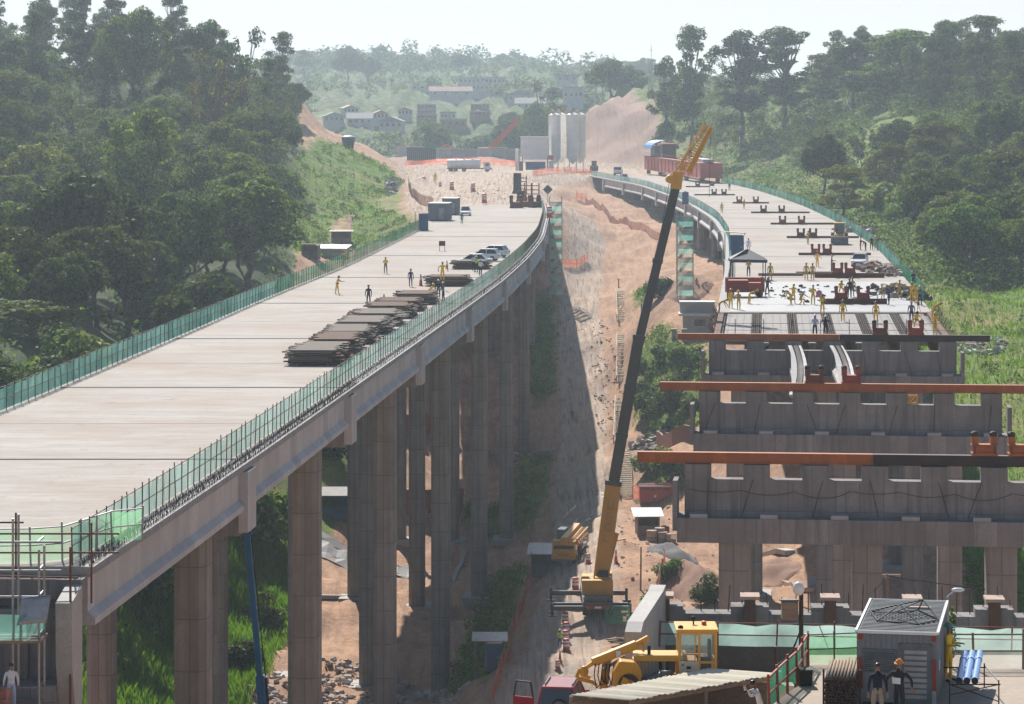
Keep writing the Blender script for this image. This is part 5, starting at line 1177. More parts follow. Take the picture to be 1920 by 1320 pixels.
# houses on the far hillside
def house(px, py, d, w, h, dp, label, wall='plaster', roof='roof_tile', rot=0, kind='gable', rows=1, nwin=3, name='house', group=None, over=.5):
    w *= .8; h *= .85; q_ = G(px, py + 4, 1150, 2600); d = q_.y; x = q_.x; z = q_.z + .3
    o = thing(name, label, 'house' if name == 'house' else 'building', (x, d, z), R(rot), group)
    MB().b2((-w / 2, -dp / 2, -9), (w / 2, dp / 2, h)).build('wall', M[wall], o)
    if kind == 'gable': MB().prism([(-dp / 2 - over, h - .1), (0, h + dp * .28), (dp / 2 + over, h - .1), (dp / 2 + over, h - .35), (-dp / 2 - over, h - .35)], -w / 2 - over, w / 2 + over, 'X').build('roof', M[roof], o)
    elif kind == 'front': MB().prism([(-w / 2 - over, h - .1), (0, h + w * .2), (w / 2 + over, h - .1), (w / 2 + over, h - .35), (-w / 2 - over, h - .35)], -dp / 2 - over, dp / 2 + over, 'Y').build('roof', M[roof], o); MB().prism([(-w / 2 + .1, h), (0, h + w * .17), (w / 2 - .1, h)], -dp / 2 - .02, -dp / 2 + .3, 'Y').build('gable', M[wall], o)
    else: MB().b2((-w / 2 - over, -dp / 2 - over, h), (w / 2 + over, dp / 2 + over, h + .5)).build('roof', M[roof], o)
    for r in range(rows):
        for k in range(nwin):
            xx = -w / 2 + w * (k + .5) / nwin; zz = h * (r + .35) / rows; MB().b2((xx - min(.6, w / nwin * .3), -dp / 2 - .06, zz), (xx + min(.6, w / nwin * .3), -dp / 2 + .05, zz + min(1.4, h / rows * .45))).build('window', M['glass'], o)
    return o
hl = [(625, 228, 1500, 11, 3.4, 9, 'hazy white house with grey gable roof at the left end of the far village', 'plaster', 'roof_grey', 8, 'front'), (675, 232, 1480, 14, 3.6, 9, 'long white low house second from the left in the far village', 'plaster', 'roof_grey', 0, 'gable'),
      (735, 240, 1400, 13, 4.2, 9, 'large white gabled house in the middle of the far village', 'plaster', 'roof_grey', -6, 'front'), (712, 222, 1520, 9, 3.2, 8, 'small white house up behind the large gabled one', 'plaster', 'roof_tile', 10, 'front'),
      (760, 214, 1560, 8, 3.2, 8, 'white house with clay roof left of the terraced rows', 'plaster', 'roof_tile', 0, 'front'), (655, 210, 1600, 9, 3, 8, 'small hazy house highest at the left of the village', 'plaster', 'roof_tile', 15, 'front'),
      (850, 236, 1450, 15, 4, 9, 'wide pink-walled house with flat roof below the terraced rows', 'roof_tile', 'plaster', 0, 'flat'), (840, 222, 1500, 9, 4, 8, 'low white block above the pink-walled house', 'plaster', 'roof_grey', 0, 'flat'),
      (995, 205, 1500, 18, 4, 10, 'long white low building beside a lawn, right part of the far village', 'plaster', 'roof_grey', -3, 'gable'), (975, 190, 1600, 15, 5, 10, 'building with a large dark gable roof above the lawn', 'plaster', 'roof_grey', 0, 'front'),
      (1075, 186, 1700, 12, 7, 9, 'pale two-storey house left of the spreading tree above the cut', 'plaster', 'roof_tile', 0, 'flat'), (845, 178, 1800, 28, 3, 9, 'long low pale building on the slope below the ridge', 'plaster', 'roof_tile', 2, 'gable'), (800, 165, 1850, 22, 1.8, 8, 'low pale roofed shed high on the left slope of the ridge', 'plaster', 'plaster', 0, 'flat')]
for a in hl: house(a[0], a[1], a[2], a[3], a[4], a[5], a[6], a[7], a[8], a[9], a[10], 1, 4, group='houses of the far village')
house(905, 168, 1950, 32, 8.5, 9, 'long pale two-storey building with flat roof on the far ridge', 'plaster', 'plaster', -2, 'flat', 2, 11, 'building')
house(1062, 152, 1900, 15, 5, 9, 'pale villa with overhanging roof right of the conifers on the far ridge', 'plaster', 'roof_grey', 4, 'flat', 1, 3, 'building', None, 3)
for i, (px, py, lb) in enumerate(((800, 202, 'topmost of the left terraced rows of long roofs'), (800, 212, 'second of the left terraced rows of long roofs'), (800, 221, 'third of the left terraced rows of long roofs'), (900, 203, 'upper of the right terraced rows of long roofs'), (900, 216, 'lower of the right terraced rows of long roofs'))):
    house(px, py, 1560 - i % 3 * 20, 11.5, 2.4, 5, lb, 'brick_red', 'plaster', 0, 'flat', 1, 5, 'building', 'terraced rows in the far village', .3)
# ------------------------------------------------------------------ site equipment on the decks
def saddle(label, loc, rz, m='red_steel', s=1.0, group='red roller saddles on the right deck'):
    o = thing('saddle', label, 'saddle', loc, rz, group); o.scale = (s, s, s)
    MB().b2((-.65, -.35, 0), (.65, .35, .16)).b2((-.6, -.28, .16), (.6, .28, .5)).b2((-.66, -.32, .5), (.66, .32, .58)).build('base', M[m], o, False, .02)
    for sx in (-1, 1):
        p = MB().b2((sx * .48 - .17, -.2, .58), (sx * .48 + .17, .2, .98)).build('upright', M[m], o, False, .02); MB().lathe([(.01, 0), (.19, 0), (.2, .05), (.2, .2), (.12, .27), (.01, .28)], 12, 0, (sx * .48, 0, .96)).build('roller_cap', M['dark_steel'] if m != 'red_steel' else M['rust_red'], p)
        MB().b2((sx * .52 - .06, -.36, .1), (sx * .52 + .06, -.3, .5)).build('stiffener', M['rust_red'], o)
    return o
def track_beam(label, a, b, h=.8, w=.45, m=('rust_beam',), split=None, group='steel track beams of the crossing'):
    a, b = Vector(a), Vector(b); c = (a + b) / 2; rz = yaw_to(a, b); L_ = (b - a).length / 2
    o = thing('track_beam', label, 'steel beam', c, rz, group)
    def seg(x0, x1, mm, nm):
        q = MB().b2((x0, -w / 2, 0), (x1, w / 2, .06)).b2((x0, -w / 2, h - .06), (x1, w / 2, h)).b2((x0, -w / 2 + .04, .06), (x1, w / 2 - .04, h - .06)); q.build(nm, M[mm], o)
        r = MB(); n = max(2, int((x1 - x0) / 1.1))
        for k in range(n + 1): x = x0 + .05 + (x1 - x0 - .1) * k / n; r.b2((x - .02, -w / 2 - .012, .06), (x + .02, w / 2 + .012, h - .06))
        r.build('stiffener', M[mm], o)
    if split is None: seg(-L_, L_, m[0], 'girder_web')
    else: seg(-L_, -L_ + split * 2 * L_, m[0], 'girder_web'); seg(-L_ + split * 2 * L_ + .02, L_, m[1], 'girder_web')
    return o
def pb(i, px, z=0.0, dy=0):                                       # point on the axis of pier i that shows in column px
    cx, cy_, rot, w = PIER[i]; k = (px - 960) / F; t = (k * cy_ - cx) / (math.cos(rot) - k * math.sin(rot)); return Vector((cx + t * math.cos(rot), cy_ + t * math.sin(rot) + dy, z))
bm = [track_beam('longest orange track beam lying on the nearest crossing pier, right half dark', pb(2 - 2, 1196), pb(0, 2010), .56, .5, ('rust_beam', 'dark_steel'), .545),
      track_beam('rusty orange track beam lying across the middle crossing pier under two red saddles', pb(1, 1238), pb(1, 1965), .54, .5),
      track_beam('track beam at the edge of the finished deck, left half orange and right half black', pb(2, 1270), pb(2, 1856), .5, .5, ('rust_beam', 'dark_steel'), .52)]
sg = 'saddles riding the track beams of the crossing piers'
saddle('brown saddle on the middle track beam, left of the two there', pb(1, 1527, .54), 0, 'rust_red', .95, sg); saddle('red saddle on the middle track beam between the two pale girders', pb(1, 1596, .54), 0, 'red_steel', .95, sg)
saddle('orange-brown saddle on the nearest track beam, close to the right edge', pb(0, 1845, .56), 0, 'rust_beam', 1.0, sg); saddle('saddle cut by the right edge on the nearest track beam', pb(0, 1914, .56), 0, 'rust_beam', 1.0, sg)
saddle('brown saddle on the black part of the beam at the deck edge', pb(2, 1650, .5), 0, 'rust_red', .95, sg); saddle('bright red saddle on the black part of the beam at the deck edge', pb(2, 1717, .5), 0, 'red_steel', .98, sg)
z4 = lambda x, y, z=0.0: PZ(1200 + x / 3.1433, 220 + y / 3.1433, z)
rows = [((1080, 1100), (1455, 1100), (1185, 1315), .98, 'red_steel', 'beside the wet concrete, nearest row'), ((1030, 945), (1440, 945), (1165, 1238), .95, 'red_steel', 'at the back edge of the wet concrete'), ((935, 812), (1360, 812), (1035, 1103), .92, 'red_steel', 'before the backhoe bucket'),
        ((865, 712), (1290, 712), (948, 1020), .92, 'rust_red', 'just left of the backhoe'), ((770, 632), (1150, 632), (840, 952), .92, 'red_steel', 'behind the backhoe'), ((655, 565), (1000, 565), (728, 835), .92, 'rust_red', 'fourth row from the gantry'),
        ((545, 508), (760, 508), (585, 683), .92, 'red_steel', 'third row from the gantry'), ((320, 460), (560, 460), (437, 495), .92, 'rust_red', 'second row from the gantry'), ((270, 412), (410, 412), (340, 425), .92, 'rust_red', 'right below the red gantry')]
for (a, b, ss, sc, m, wh) in rows:
    A, B_ = z4(*a), z4(*b); A.z = B_.z = .02
    track_beam('low rusty beam across the right deck ' + wh, A, B_, (.5 if sc > .94 else .3), .35, ('rust_red',), None, 'low beams across the right deck')
    for k, x in enumerate(ss):
        t = (x - a[0]) / (b[0] - a[0]); p = A.lerp(B_, t); p.z = .52 if sc > .94 else .32
        saddle(('left' if k == 0 else 'right') + ' one of the pair of saddles ' + wh, p, R(-3), m, sc)
for (px, py, lb) in ((1140, 307, 'far left'), (1166, 307, 'far centre left'), (1182, 312, 'far centre right'), (1205, 312, 'far right')): saddle('small dark saddle on the deck between silos and gantry, %s one' % lb, on(px, py), 0, 'rust_red', 1.5, 'saddles beyond the gantry')
# two precast girders set between the middle pier and the deck edge
for i, (x0, x1, lb) in enumerate(((18.6, 22.4, 'left of the two pale precast girders spanning to the deck edge'), (21.9, 25.7, 'right of the two pale precast girders spanning to the deck edge'))):
    a, b = Vector((x0, 195.2, 0)), Vector((x1, 236.9, 0)); c = (a + b) / 2; o = thing('concrete_girder', lb, 'girder', c, yaw_to(a, b) - math.pi / 2, 'precast girders set on the crossing'); L_ = (b - a).length / 2; pr = []
    for k in range(15):
        y = -L_ + 2 * L_ * k / 14; cx2 = .35 * (1 - (y / L_) ** 2)
        pr.append([(xx + cx2, y, zz) for xx, zz in [(-.5, -.3), (-.5, -.42), (-.12, -.6), (-.12, -1.9), (-.4, -2.15), (-.4, -2.45), (.4, -2.45), (.4, -2.15), (.12, -1.9), (.12, -.6), (.5, -.42), (.5, -.3)]])
    sweep('beam', pr, [M['fascia']], o); q = MB()
    for k in range(70):
        y = -L_ + 2 * L_ * (k + .5) / 70; cx2 = .35 * (1 - (y / L_) ** 2); q.bar((cx2 - .22, y, -.3), (cx2 - .2, y, -.05), .03, .03); q.bar((cx2 + .22, y, -.3), (cx2 + .2, y, -.05), .03, .03); q.bar((cx2 - .2, y, -.06), (cx2 + .2, y, -.06), .03, .03)
    tag(q.build('stirrups', M['rebar'], o), kind='stuff'); MB().b2((-.3, -L_ + .3, -.3), (.3, L_ - .3, -.285)).build('roughened_top', M['rough_edge'], o)
# launching gantry
a, b = Vector((52.2, 782, 0)), Vector((43.5, 915, 0)); c = (a + b) / 2; rz = yaw_to(a, b); L_ = (b - a).length / 2
o = thing('launching_gantry', 'long red box girder launching gantry with blue tarpaulin at far end of right deck', 'gantry', c, rz)
for s in (-1, 1):
    MB().b2((-L_, s * 2.2 - .55, 1.4), (L_, s * 2.2 + .55, 5.2)).build('box_girder', M['gantry_red'], o); f = MB().b2((-L_, s * 2.2 - .8, 5.2), (L_, s * 2.2 + .8, 5.35)).b2((-L_, s * 2.2 - .8, 1.25), (L_, s * 2.2 + .8, 1.4)); f.build('flange', M['gantry_red'], o); r = MB()
    for k in range(16): x = -L_ + .2 + (2 * L_ - .4) * k / 15; r.b2((x - .12, s * 2.2 - .75, 1.4), (x + .12, s * 2.2 + .75, 5.2))
    r.build('stiffener', M['gantry_red'], o)
MB().b2((-L_ - .1, -2.9, 1.4), (-L_ + .15, 2.9, 5.2)).build('end_frame', M['gantry_red'], o)
for k in range(5):
    x = -L_ + 4 + k * (2 * L_ - 9) / 4
    for s in (-1, 1): MB().b2((x - .7, s * 2.2 - .5, 0), (x + .7, s * 2.2 + .5, 1.25)).build('support', M['rust_red'], o)
MB().b2((L_ - 26, -3.6, 5.4), (L_ - 2, 3.6, 5.6)).build('platform', M['rust_red'], o); MB().b2((L_ - 24, -2.4, 5.6), (L_ - 12, 2.4, 8.6)).build('winch_house', M['greysteel'], o)
MB().b2((L_ - 40, -2.0, 5.4), (L_ - 33, 2.0, 9.2)).build('trolley', M['dark_steel'], o); MB().b2((L_ - 42, -2.4, 9.2), (L_ - 31, 2.4, 9.6)).build('trolley_beam', M['gantry_red'], o)
pr = [(4.2 * math.cos(t), 8.0 + 2.4 * math.sin(t)) for t in np.linspace(0, math.pi, 9)] + [(4.05 * math.cos(t), 7.9 + 2.3 * math.sin(t)) for t in np.linspace(math.pi, 0, 9)]
MB().prism(pr, L_ - 30, L_ - 8, 'X').build('tarpaulin', M['blue_tarp'], o); MB().b2((-L_ + 6, -1.4, 5.4), (-L_ + 40, 1.4, 6.2)).build('tray', M['galv'], o)
q = MB()
for k in range(24):
    x = -L_ + 1 + k * 2 * (L_ - 1) / 23
    for s in (-1, 1): q.bar((x, s * 2.9, 5.35), (x, s * 2.9, 6.4), .07, .07)
for s in (-1, 1): q.bar((-L_, s * 2.9, 6.4), (L_, s * 2.9, 6.4), .06, .06)
q.build('railing', M['gantry_red'], o)
# cabins
def toilet(label, loc, rz=0, s=1.0, roof='white', shelter=False):
    o = thing('portable_toilet', label, 'portable toilet', loc, rz, 'blue portable toilets'); o.scale = (s, s, s)
    MB().b2((-.55, -.55, .06), (.55, .55, 2.1)).build('cabin', M['blue'], o, False, .03); d = MB().b2((-.42, -.575, .14), (.42, -.552, 1.98)).build('door', M['tank_blue'], o); MB().b2((.28, -.6, 1.0), (.36, -.575, 1.15)).build('handle', M['galv'], d)
    MB().b2((-.6, -.6, 0), (.6, .6, .06)).build('skid', M['black'], o)
    if shelter: MB().box((-.3, 0, 2.35), (2.0, 1.5, .06), 0, rot=Matrix.Rotation(R(4), 3, 'Y')).build('shelter_roof', M['sheet'], o); q = MB().tube((-1.1, -.6, 0), (-1.1, -.6, 2.3), .04).tube((.6, -.6, 2.1), (.6, -.6, 2.3), .03); q.build('roof_post', M['wood'], o)
    else: MB().prism([(-.6, 2.1), (.6, 2.1), (0, 2.3)], -.6, .6, 'Y').build('roof', M[roof], o)
    return o
toilet('blue portable toilet with pale sheet roof beside grey cabins at the left net', on(794, 432), R(8), 1.25, 'white', True); toilet('blue portable toilet with pale sheet roof at the left edge of the right deck', on(1381, 487), R(5), 1.45, 'white', True)
toilet('small blue portable toilet far up at the left edge of the right deck', on(1285, 383), 0, 1.15, 'wood')
def cabin(label, loc, rz, w, d, h, paint='grey_box', group=None):
    o = thing('site_cabin', label, 'site cabin', loc, rz, group); MB().b2((-w / 2, -d / 2, .15), (w / 2, d / 2, h)).build('shell', M[paint], o, False, .02); r = MB()
    for k in range(int(w / .3)): x = -w / 2 + .15 + k * .3; r.b2((x - .04, -d / 2 - .03, .25), (x + .04, -d / 2, h - .1))
    for k in range(int(d / .3)): y = -d / 2 + .15 + k * .3; r.b2((w / 2, y - .04, .25), (w / 2 + .03, y + .04, h - .1))
    r.build('corrugation', M[paint], o); MB().b2((-w / 2 - .05, -d / 2 - .06, h), (w / 2 + .05, d / 2 + .06, h + .12)).build('roof', M['galv'], o); MB().b2((-w / 2 + .1, -d / 2, 0), (w / 2 - .1, d / 2, .15)).build('skid', M['black'], o)
    q = MB().b2((w * .05, -d / 2 - .05, .2), (w * .05 + .85, -d / 2 - .031, 2.1)).build('door', M['galv'], o); MB().b2((w * .05 + .7, -d / 2 - .08, 1.0), (w * .05 + .76, -d / 2 - .05, 1.2)).build('handle', M['black'], q); return o
cabin('wide grey steel cabin at the left net of the far deck, behind the blue toilet', on(825, 413), R(-6), 3.4, 5.6, 2.9); cabin('second grey steel cabin just behind the wide one near the white pickup', on(846, 402), R(-6), 2.6, 5.2, 2.9)
# cones, barrels
def cone(label, loc, s=1.0, group='orange cones on the left deck'):
    o = thing('traffic_cone', label, 'traffic cone', loc, 0, group); o.scale = (s, s, s)
    MB().b2((-.2, -.2, 0), (.2, .2, .04)).build('base', M['orange'], o); b = MB().lathe([(.15, .04), (.045, .98), (.01, 1.0)], 12).build('body', M['orange'], o); MB().lathe([(.108, .5), (.082, .72)], 12).build('band', M['white'], b); return o
cone('tall orange cone beside the group sorting bars on the left deck', on(789, 536), 1.25); cone('orange cone nearest the camera on the left deck, right of the man in dark clothes', on(720, 575), 1.2); cone('orange cone before the parked silver sedan on the left deck', on(838, 504), 1.0)
def barrel(label, loc, s=1.0, group='orange barrier barrels on the yard', m='orange'):
    o = thing('barrier_barrel', label, 'barrel', loc, 0, group); o.scale = (s, s, s)
    b = MB().lathe([(.01, 0), (.36, 0), (.36, .1), (.28, .12), (.24, 1.02), (.12, 1.06), (.01, 1.06)], 12).build('body', M[m], o); MB().lathe([(.274, .42), (.262, .62)], 12).build('band', M['white'], b); MB().lathe([(.258, .72), (.25, .88)], 12).build('band', M['white'], b); return o
for px, py, lb in ((908, 381, 'nearest the deck end'), (795, 345, 'farthest left on the yard'), (887, 359, 'in the middle of the yard'), (847, 356, 'left of the middle of the yard'), (825, 350, 'thin one beside the worker in yellow'), (1030, 408, 'by the rusty machine parts')): barrel('orange barrel %s' % lb, on(px, py), 1.9 if px != 825 else 1.2)
# easel sign on the left deck, warning diamond
o = thing('notice_stand', 'small dark notice stand facing away on the left deck', 'sign', on(829, 471)); q = MB()
for s in (-1, 1): q.bar((s * .35, 0, 0), (s * .3, 0, 1.35), .07, .07); q.bar((s * .35, .5, 0), (s * .3, 0, 1.2), .05, .05)
q.build('leg', M['wood'], o); MB().b2((-.42, -.05, .7), (.42, .02, 1.35)).build('board', M['dark_steel'], o)
p = on(1027, 372); o = thing('warning_sign', 'dark diamond warning sign on a post at the deck corner by the haul road', 'sign', (p.x, p.y, 0)); MB().tube((0, 0, -1), (0, 0, 1.6), .06).build('post', M['galv'], o); MB().box((0, 0, 1.9), (1.5, .06, 1.5), 0, rot=Matrix.Rotation(R(45), 3, 'Y')).build('plate', M['blackpaint'], o)
# stacks of steel bars and shuttering on the left deck
def stack(label, px, py, w, dp, h, rz=0, m='form', seed=0):
    rr = random.Random(seed); p = on(px, py); o = thing('shuttering_stack', label, 'stack', (p.x, p.y + dp / 2, 0), rz, 'stacks of shuttering along the net'); n = max(3, int(h / .13)); 
    for k in range(int(n)):
        z = .12 + k * h / n; ww = w * rr.uniform(.82, 1.0); x0 = rr.uniform(-.18, .18) * w * .5; q = MB()
        for j in range(max(2, int(dp / .42))):
            y = -dp / 2 + .2 + j * .42; xx = x0 + rr.uniform(-.12, .12) * w; q.b2((xx - ww / 2, y - .17, z), (xx + ww / 2, y + .17, z + h / n * .72))
        q.build('panel', M[m if rr.random() < .6 else 'form_rust'], o)
    for s in (-.3, .3): MB().b2((s * w - .08, -dp / 2, 0), (s * w + .08, dp / 2, .12)).build('bearer', M['wood'], o)
st = [(590, 686, 3.7, 8.5, 1.05), (622, 664, 3.6, 8, 1.05), (655, 645, 3.6, 8, .95), (682, 628, 3.8, 8, 1.0), (703, 611, 4.2, 7, 1.0), (730, 597, 4.0, 6, 1.05), (748, 584, 4.0, 6, .9), (778, 571, 3.8, 6, .95), (842, 537, 4.4, 5, .95), (886, 505, 4.0, 4, .9)]
nm = ['nearest shuttering stack, long grey bars on top, at the valley net', 'second shuttering stack from the camera', 'third shuttering stack from the camera', 'fourth shuttering stack from the camera', 'fifth shuttering stack from the camera', 'sixth shuttering stack with brown pipes on top', 'seventh shuttering stack just before the last of the row', 'last stack of the long row beside the crouching workers', 'separate stack of rusty bars under the worker in yellow', 'stack of bars in front of the silver sedan']
for i, (a, lb) in enumerate(zip(st, nm)): stack(lb, *a, rz=R(-2 + i % 3), seed=i)
# rusty machine parts by the deck end
gp = 'rusty saddles stored by the deck end'
for i, (px, py, s, m, lb) in enumerate(((968, 390, 2.0, 'rust_red', 'low rusty saddle at the left of the parts pile by the deck end'), (985, 388, 1.9, 'rust_beam', 'orange-rusty saddle in the middle of the parts pile by the deck end'), (1003, 389, 2.0, 'rust_red', 'rusty saddle at the right of the parts pile by the deck end'), (978, 378, 1.9, 'dark_steel', 'dark saddle at the back of the parts pile by the deck end'))): saddle(lb, on(px, py), R(20 * i), m, s, gp)
for px, py, h, m, lb in ((990, 382, 4.2, 'rust_beam', 'upright rusty ladder frame left in the parts pile'), (1004, 382, 4.2, 'rust_beam', 'upright rusty ladder frame right in the parts pile'), (981, 364, 4.2, 'rust_red', 'upright frame standing behind the parts pile')):
    o = thing('ladder_frame', lb, 'steel frame', on(px, py)); q = MB()
    for s in (-1, 1): q.bar((s * .7, 0, 0), (s * .7, 0, h), .25, .25)
    for k in range(5): q.bar((-.7, 0, .3 + k * h / 5), (.7, 0, .3 + k * h / 5), .18, .18)
    q.build('frame', M[m], o)
p = on(970, 364); o = thing('steel_stand', 'black blocky steel stand behind the rusty parts pile', 'steel stand', p); MB().b2((-.9, -.8, 1), (.9, .8, 4.8)).build('column', M['dark_steel'], o); MB().box((0, 0, .5), (2.6, 2.2, 1), top=(.7, .7)).build('base', M['dark_steel'], o)
# wet concrete strip and kit on the right deck
yy = np.linspace(273, 322, 9); wm = mat('wet_concrete', (.30, .305, .32), (.13, .135, .145), rough=.5, scale=.9, stretch=(.5, 1.6, 1), fine=.3, spec=.5)
b = MB()
for i in range(8):
    for k in range(8):
        f = lambda y, t: float(xRL(y)) + 1.2 + (float(xRR(y)) - float(xRL(y)) - 2.4) * t
        b.add([(f(yy[i], k / 8), yy[i], .012), (f(yy[i], (k + 1) / 8), yy[i], .012), (f(yy[i + 1], (k + 1) / 8), yy[i + 1], .012), (f(yy[i + 1], k / 8), yy[i + 1], .012)], [(0, 1, 2, 3)])
tag(b.build('wet_concrete', wm), 'freshly poured shiny wet concrete strip across the deck', 'wet concrete')
p = on(1397, 557); o = thing('concrete_paver', 'red concrete finishing machine under a dark canopy at the left edge of the right deck', 'machine', p); o.scale = (.78, .78, .85)
MB().b2((-2.2, -1, .6), (.4, 1.4, 2.0)).build('engine_box', M['red_steel'], o, False, .06); MB().b2((.4, -.6, .8), (2.2, 1.2, 1.7)).build('hopper', M['gantry_red'], o, False, .05); MB().b2((-2.4, 1.4, .5), (2.6, 1.8, 2.2)).build('rear_frame', M['gantry_red'], o)
for sx in (-1.8, 1.8):
    for sy in (-.9, 1.3): MB().wheel((sx, sy, .4), .4, .3, 0, 'Y').build('wheel', M['black'], o)
MB().b2((1.9, -1.3, 0), (2.1, -1.1, 2.4)).b2((-2.4, -1.3, 0), (-2.2, -1.1, 2.2)).build('leg', M['red_steel'], o)
p = on(1402, 524); o = thing('canopy', 'dark pitched tarpaulin canopy on thin posts above the red machine', 'canopy', p); w, d, h = 2.0, 1.8, 2.3; b = MB()
b.add([(-w, -d, h), (w, -d, h - .1), (w, d, h), (-w, d, h), (-.2, 0, h + 1.0), (.2, .4, h + .95), (-w, -d, h - .35), (w, -d, h - .4), (w, d, h - .3), (-w, d, h - .3)], [(0, 1, 5, 4), (1, 2, 5), (2, 3, 4, 5), (3, 0, 4), (0, 6, 7, 1), (1, 7, 8, 2), (2, 8, 9, 3), (3, 9, 6, 0)]); b.build('tarpaulin', M['dark_tarp'], o)
for sx in (-1, 1):
    for sy in (-1, 1): MB().tube((sx * (w - .2), sy * (d - .2), 0), (sx * (w - .2), sy * (d - .2), h), .05).build('post', M['dark_steel'], o)
def debris(name, label, px, py, n, rx, ry, mats, s0, s1, seed, cat, zf=None, kind=None, h=0):
    rr = random.Random(seed); c = on(px, py) if zf is None else Vector(zf); b = MB()
    for k in range(n):
        a = rr.uniform(0, 6.28); q = math.sqrt(rr.random()); x, y = rx * q * math.cos(a), ry * q * math.sin(a); s = rr.uniform(s0, s1); z = h * (1 - q) * rr.random()
        if zf is not None: z += hz(c.x + x, c.y + y) - c.z
        b.box((x, y, z + s * .25), (s * rr.uniform(.6, 1.6), s * rr.uniform(.5, 1.2), s * rr.uniform(.3, .7)), rr.randrange(len(mats)), rot=Matrix.Rotation(rr.uniform(0, 3.1), 3, 'Z') @ Matrix.Rotation(rr.uniform(-.5, .5), 3, 'X'), top=(rr.uniform(.5, .9), rr.uniform(.5, .9)))
    o = b.build(name, [M[q] for q in mats]); o.location = c; return tag(o, label, cat, None, kind)
debris('rubble', 'heap of broken timber and concrete rubble along the right net by the white car', 1650, 507, 240, 2.6, 14, ['rock', 'wood', 'form_rust', 'sack'], .2, .8, 3, 'rubble', kind='stuff', h=.8)
debris('rubble', 'timber offcuts lying by the right net behind the backhoe', 1600, 432, 60, 3, 9, ['wood', 'sack', 'rock'], .3, 1.1, 4, 'rubble', kind='stuff', h=.3)
debris('rubble', 'dark hoses and tools scattered over the wet concrete', 1560, 552, 90, 8, 15, ['black', 'dark_steel', 'greysteel', 'wood', 'galv'], .12, .5, 5, 'debris', kind='stuff')
debris('rubble', 'tools and timber near the right net at the wet concrete', 1690, 550, 90, 2.2, 14, ['black', 'wood', 'dark_steel', 'sack'], .2, .8, 6, 'debris', kind='stuff', h=.5)
for px, py, w, lb in ((1464, 517, 5, 'left dark plank lying at the back edge of the wet concrete'), (1530, 514, 4.5, 'right dark plank lying at the back edge of the wet concrete')):
    tag(MB().b2((-w / 2, -.3, 0), (w / 2, .3, .3)).build('plank', M['wood'], loc=on(px, py)), lb, 'plank', 'planks by the wet concrete')
o = thing('wheelbarrow', 'wheelbarrow standing beside the red saddle on the wet concrete', 'wheelbarrow', on(1637, 562)); MB().box((0, 0, .62), (.9, .65, .35), 0, rot=Matrix.Rotation(math.pi, 3, 'X'), top=(.65, .6)).build('tray', M['greysteel'], o); MB().wheel((-.62, 0, .22), .22, .1, 0, 'Y').build('wheel', M['black'], o); q = MB()
for s in (-1, 1): q.bar((-.6, 0, .25), (1.0, s * .3, .6), .04, .04); q.bar((.4, s * .25, .45), (.45, s * .28, 0), .04, .04)
q.build('handle', M['dark_steel'], o)
# guard rail at the front of the uncast strip
net = MB(); a0, a1 = float(xRL(241)), float(xRR(241)); o = thing('guard_rail', 'thin cable guard rail with posts along the front edge of the uncast deck', 'guard rail', (a0, 241.2, 0))
for k in range(8): MB().tube((2 + k * 2.3, -.2 * k * .2, -.1), (2 + k * 2.3, -.2 * k * .2, 1.5), .03).build('post', M['rebar'], o)
for h in (.6, 1.15): net.bar((.5, 0, h), (a1 - a0 - .5, -.3, h), .025, .025)
net.build('cable', M['rebar'], o)
# ------------------------------------------------------------------ valley between the crossings
def gz(px, py, lo=100, hi=1000): return G(px, py, lo, hi)
def drape(o, pts): return pts
def ground_fence(label, pix, h, net, step=2.0, group=None, name='barrier_net', cat='barrier net', th=.07, mat_=None, pts=None):
    pts = pts or [gz(a, b) for a, b in pix]; out = []
    for a, b in zip(pts, pts[1:]):
        n = max(1, int((b - a).length / 6)); 
        for k in range(n): q = a.lerp(b, k / n); out.append((q.x, q.y, hz(q.x, q.y)))
    out.append(tuple(pts[-1])); return net_fence(name, label, out, h, cat, net, step, th, postmat=mat_ or M['wood'], group=group)
og = 'orange barrier nets'
ground_fence('orange barrier net along the left edge of the shaded valley road', [(1003, 1062), (985, 1115), (960, 1190), (940, 1260), (922, 1330)], 1.5, M['orange_net'], group=og)
ground_fence('orange barrier net curving down from the yard behind the grey cabins', [(766, 350), (770, 365), (785, 382), (812, 392)], 2.2, M['orange_net'], group=og)
ground_fence('orange barrier net in front of the grey girder row', [(760, 298), (850, 300), (972, 300)], 2.0, M['orange_net'], 4, group=og)
ground_fence('orange barrier net along the edge of the yard right of the silos', [(1000, 330), (1060, 326), (1110, 327)], 1.8, M['orange_net'], 4, group=og)
ground_fence('orange barrier net following the haul road down under the right viaduct', [(1080, 372), (1098, 380), (1135, 402), (1180, 430), (1215, 440), (1240, 455)], 1.8, M['orange_net'], group=og)
ground_fence('short orange barrier net at the foot of the brown slope', [(1054, 500), (1085, 502), (1102, 488)], 1.4, M['orange_net'], group=og)
ground_fence('orange barrier net behind the red dumpster', [(1186, 938), (1215, 932), (1270, 934)], 1.7, M['orange_net'], group=og)
ground_fence('orange barrier net on the earth bank near the abutment wing wall', [(1246, 1050), (1240, 1080), (1232, 1118)], 1.4, M['orange_net'], group=og)
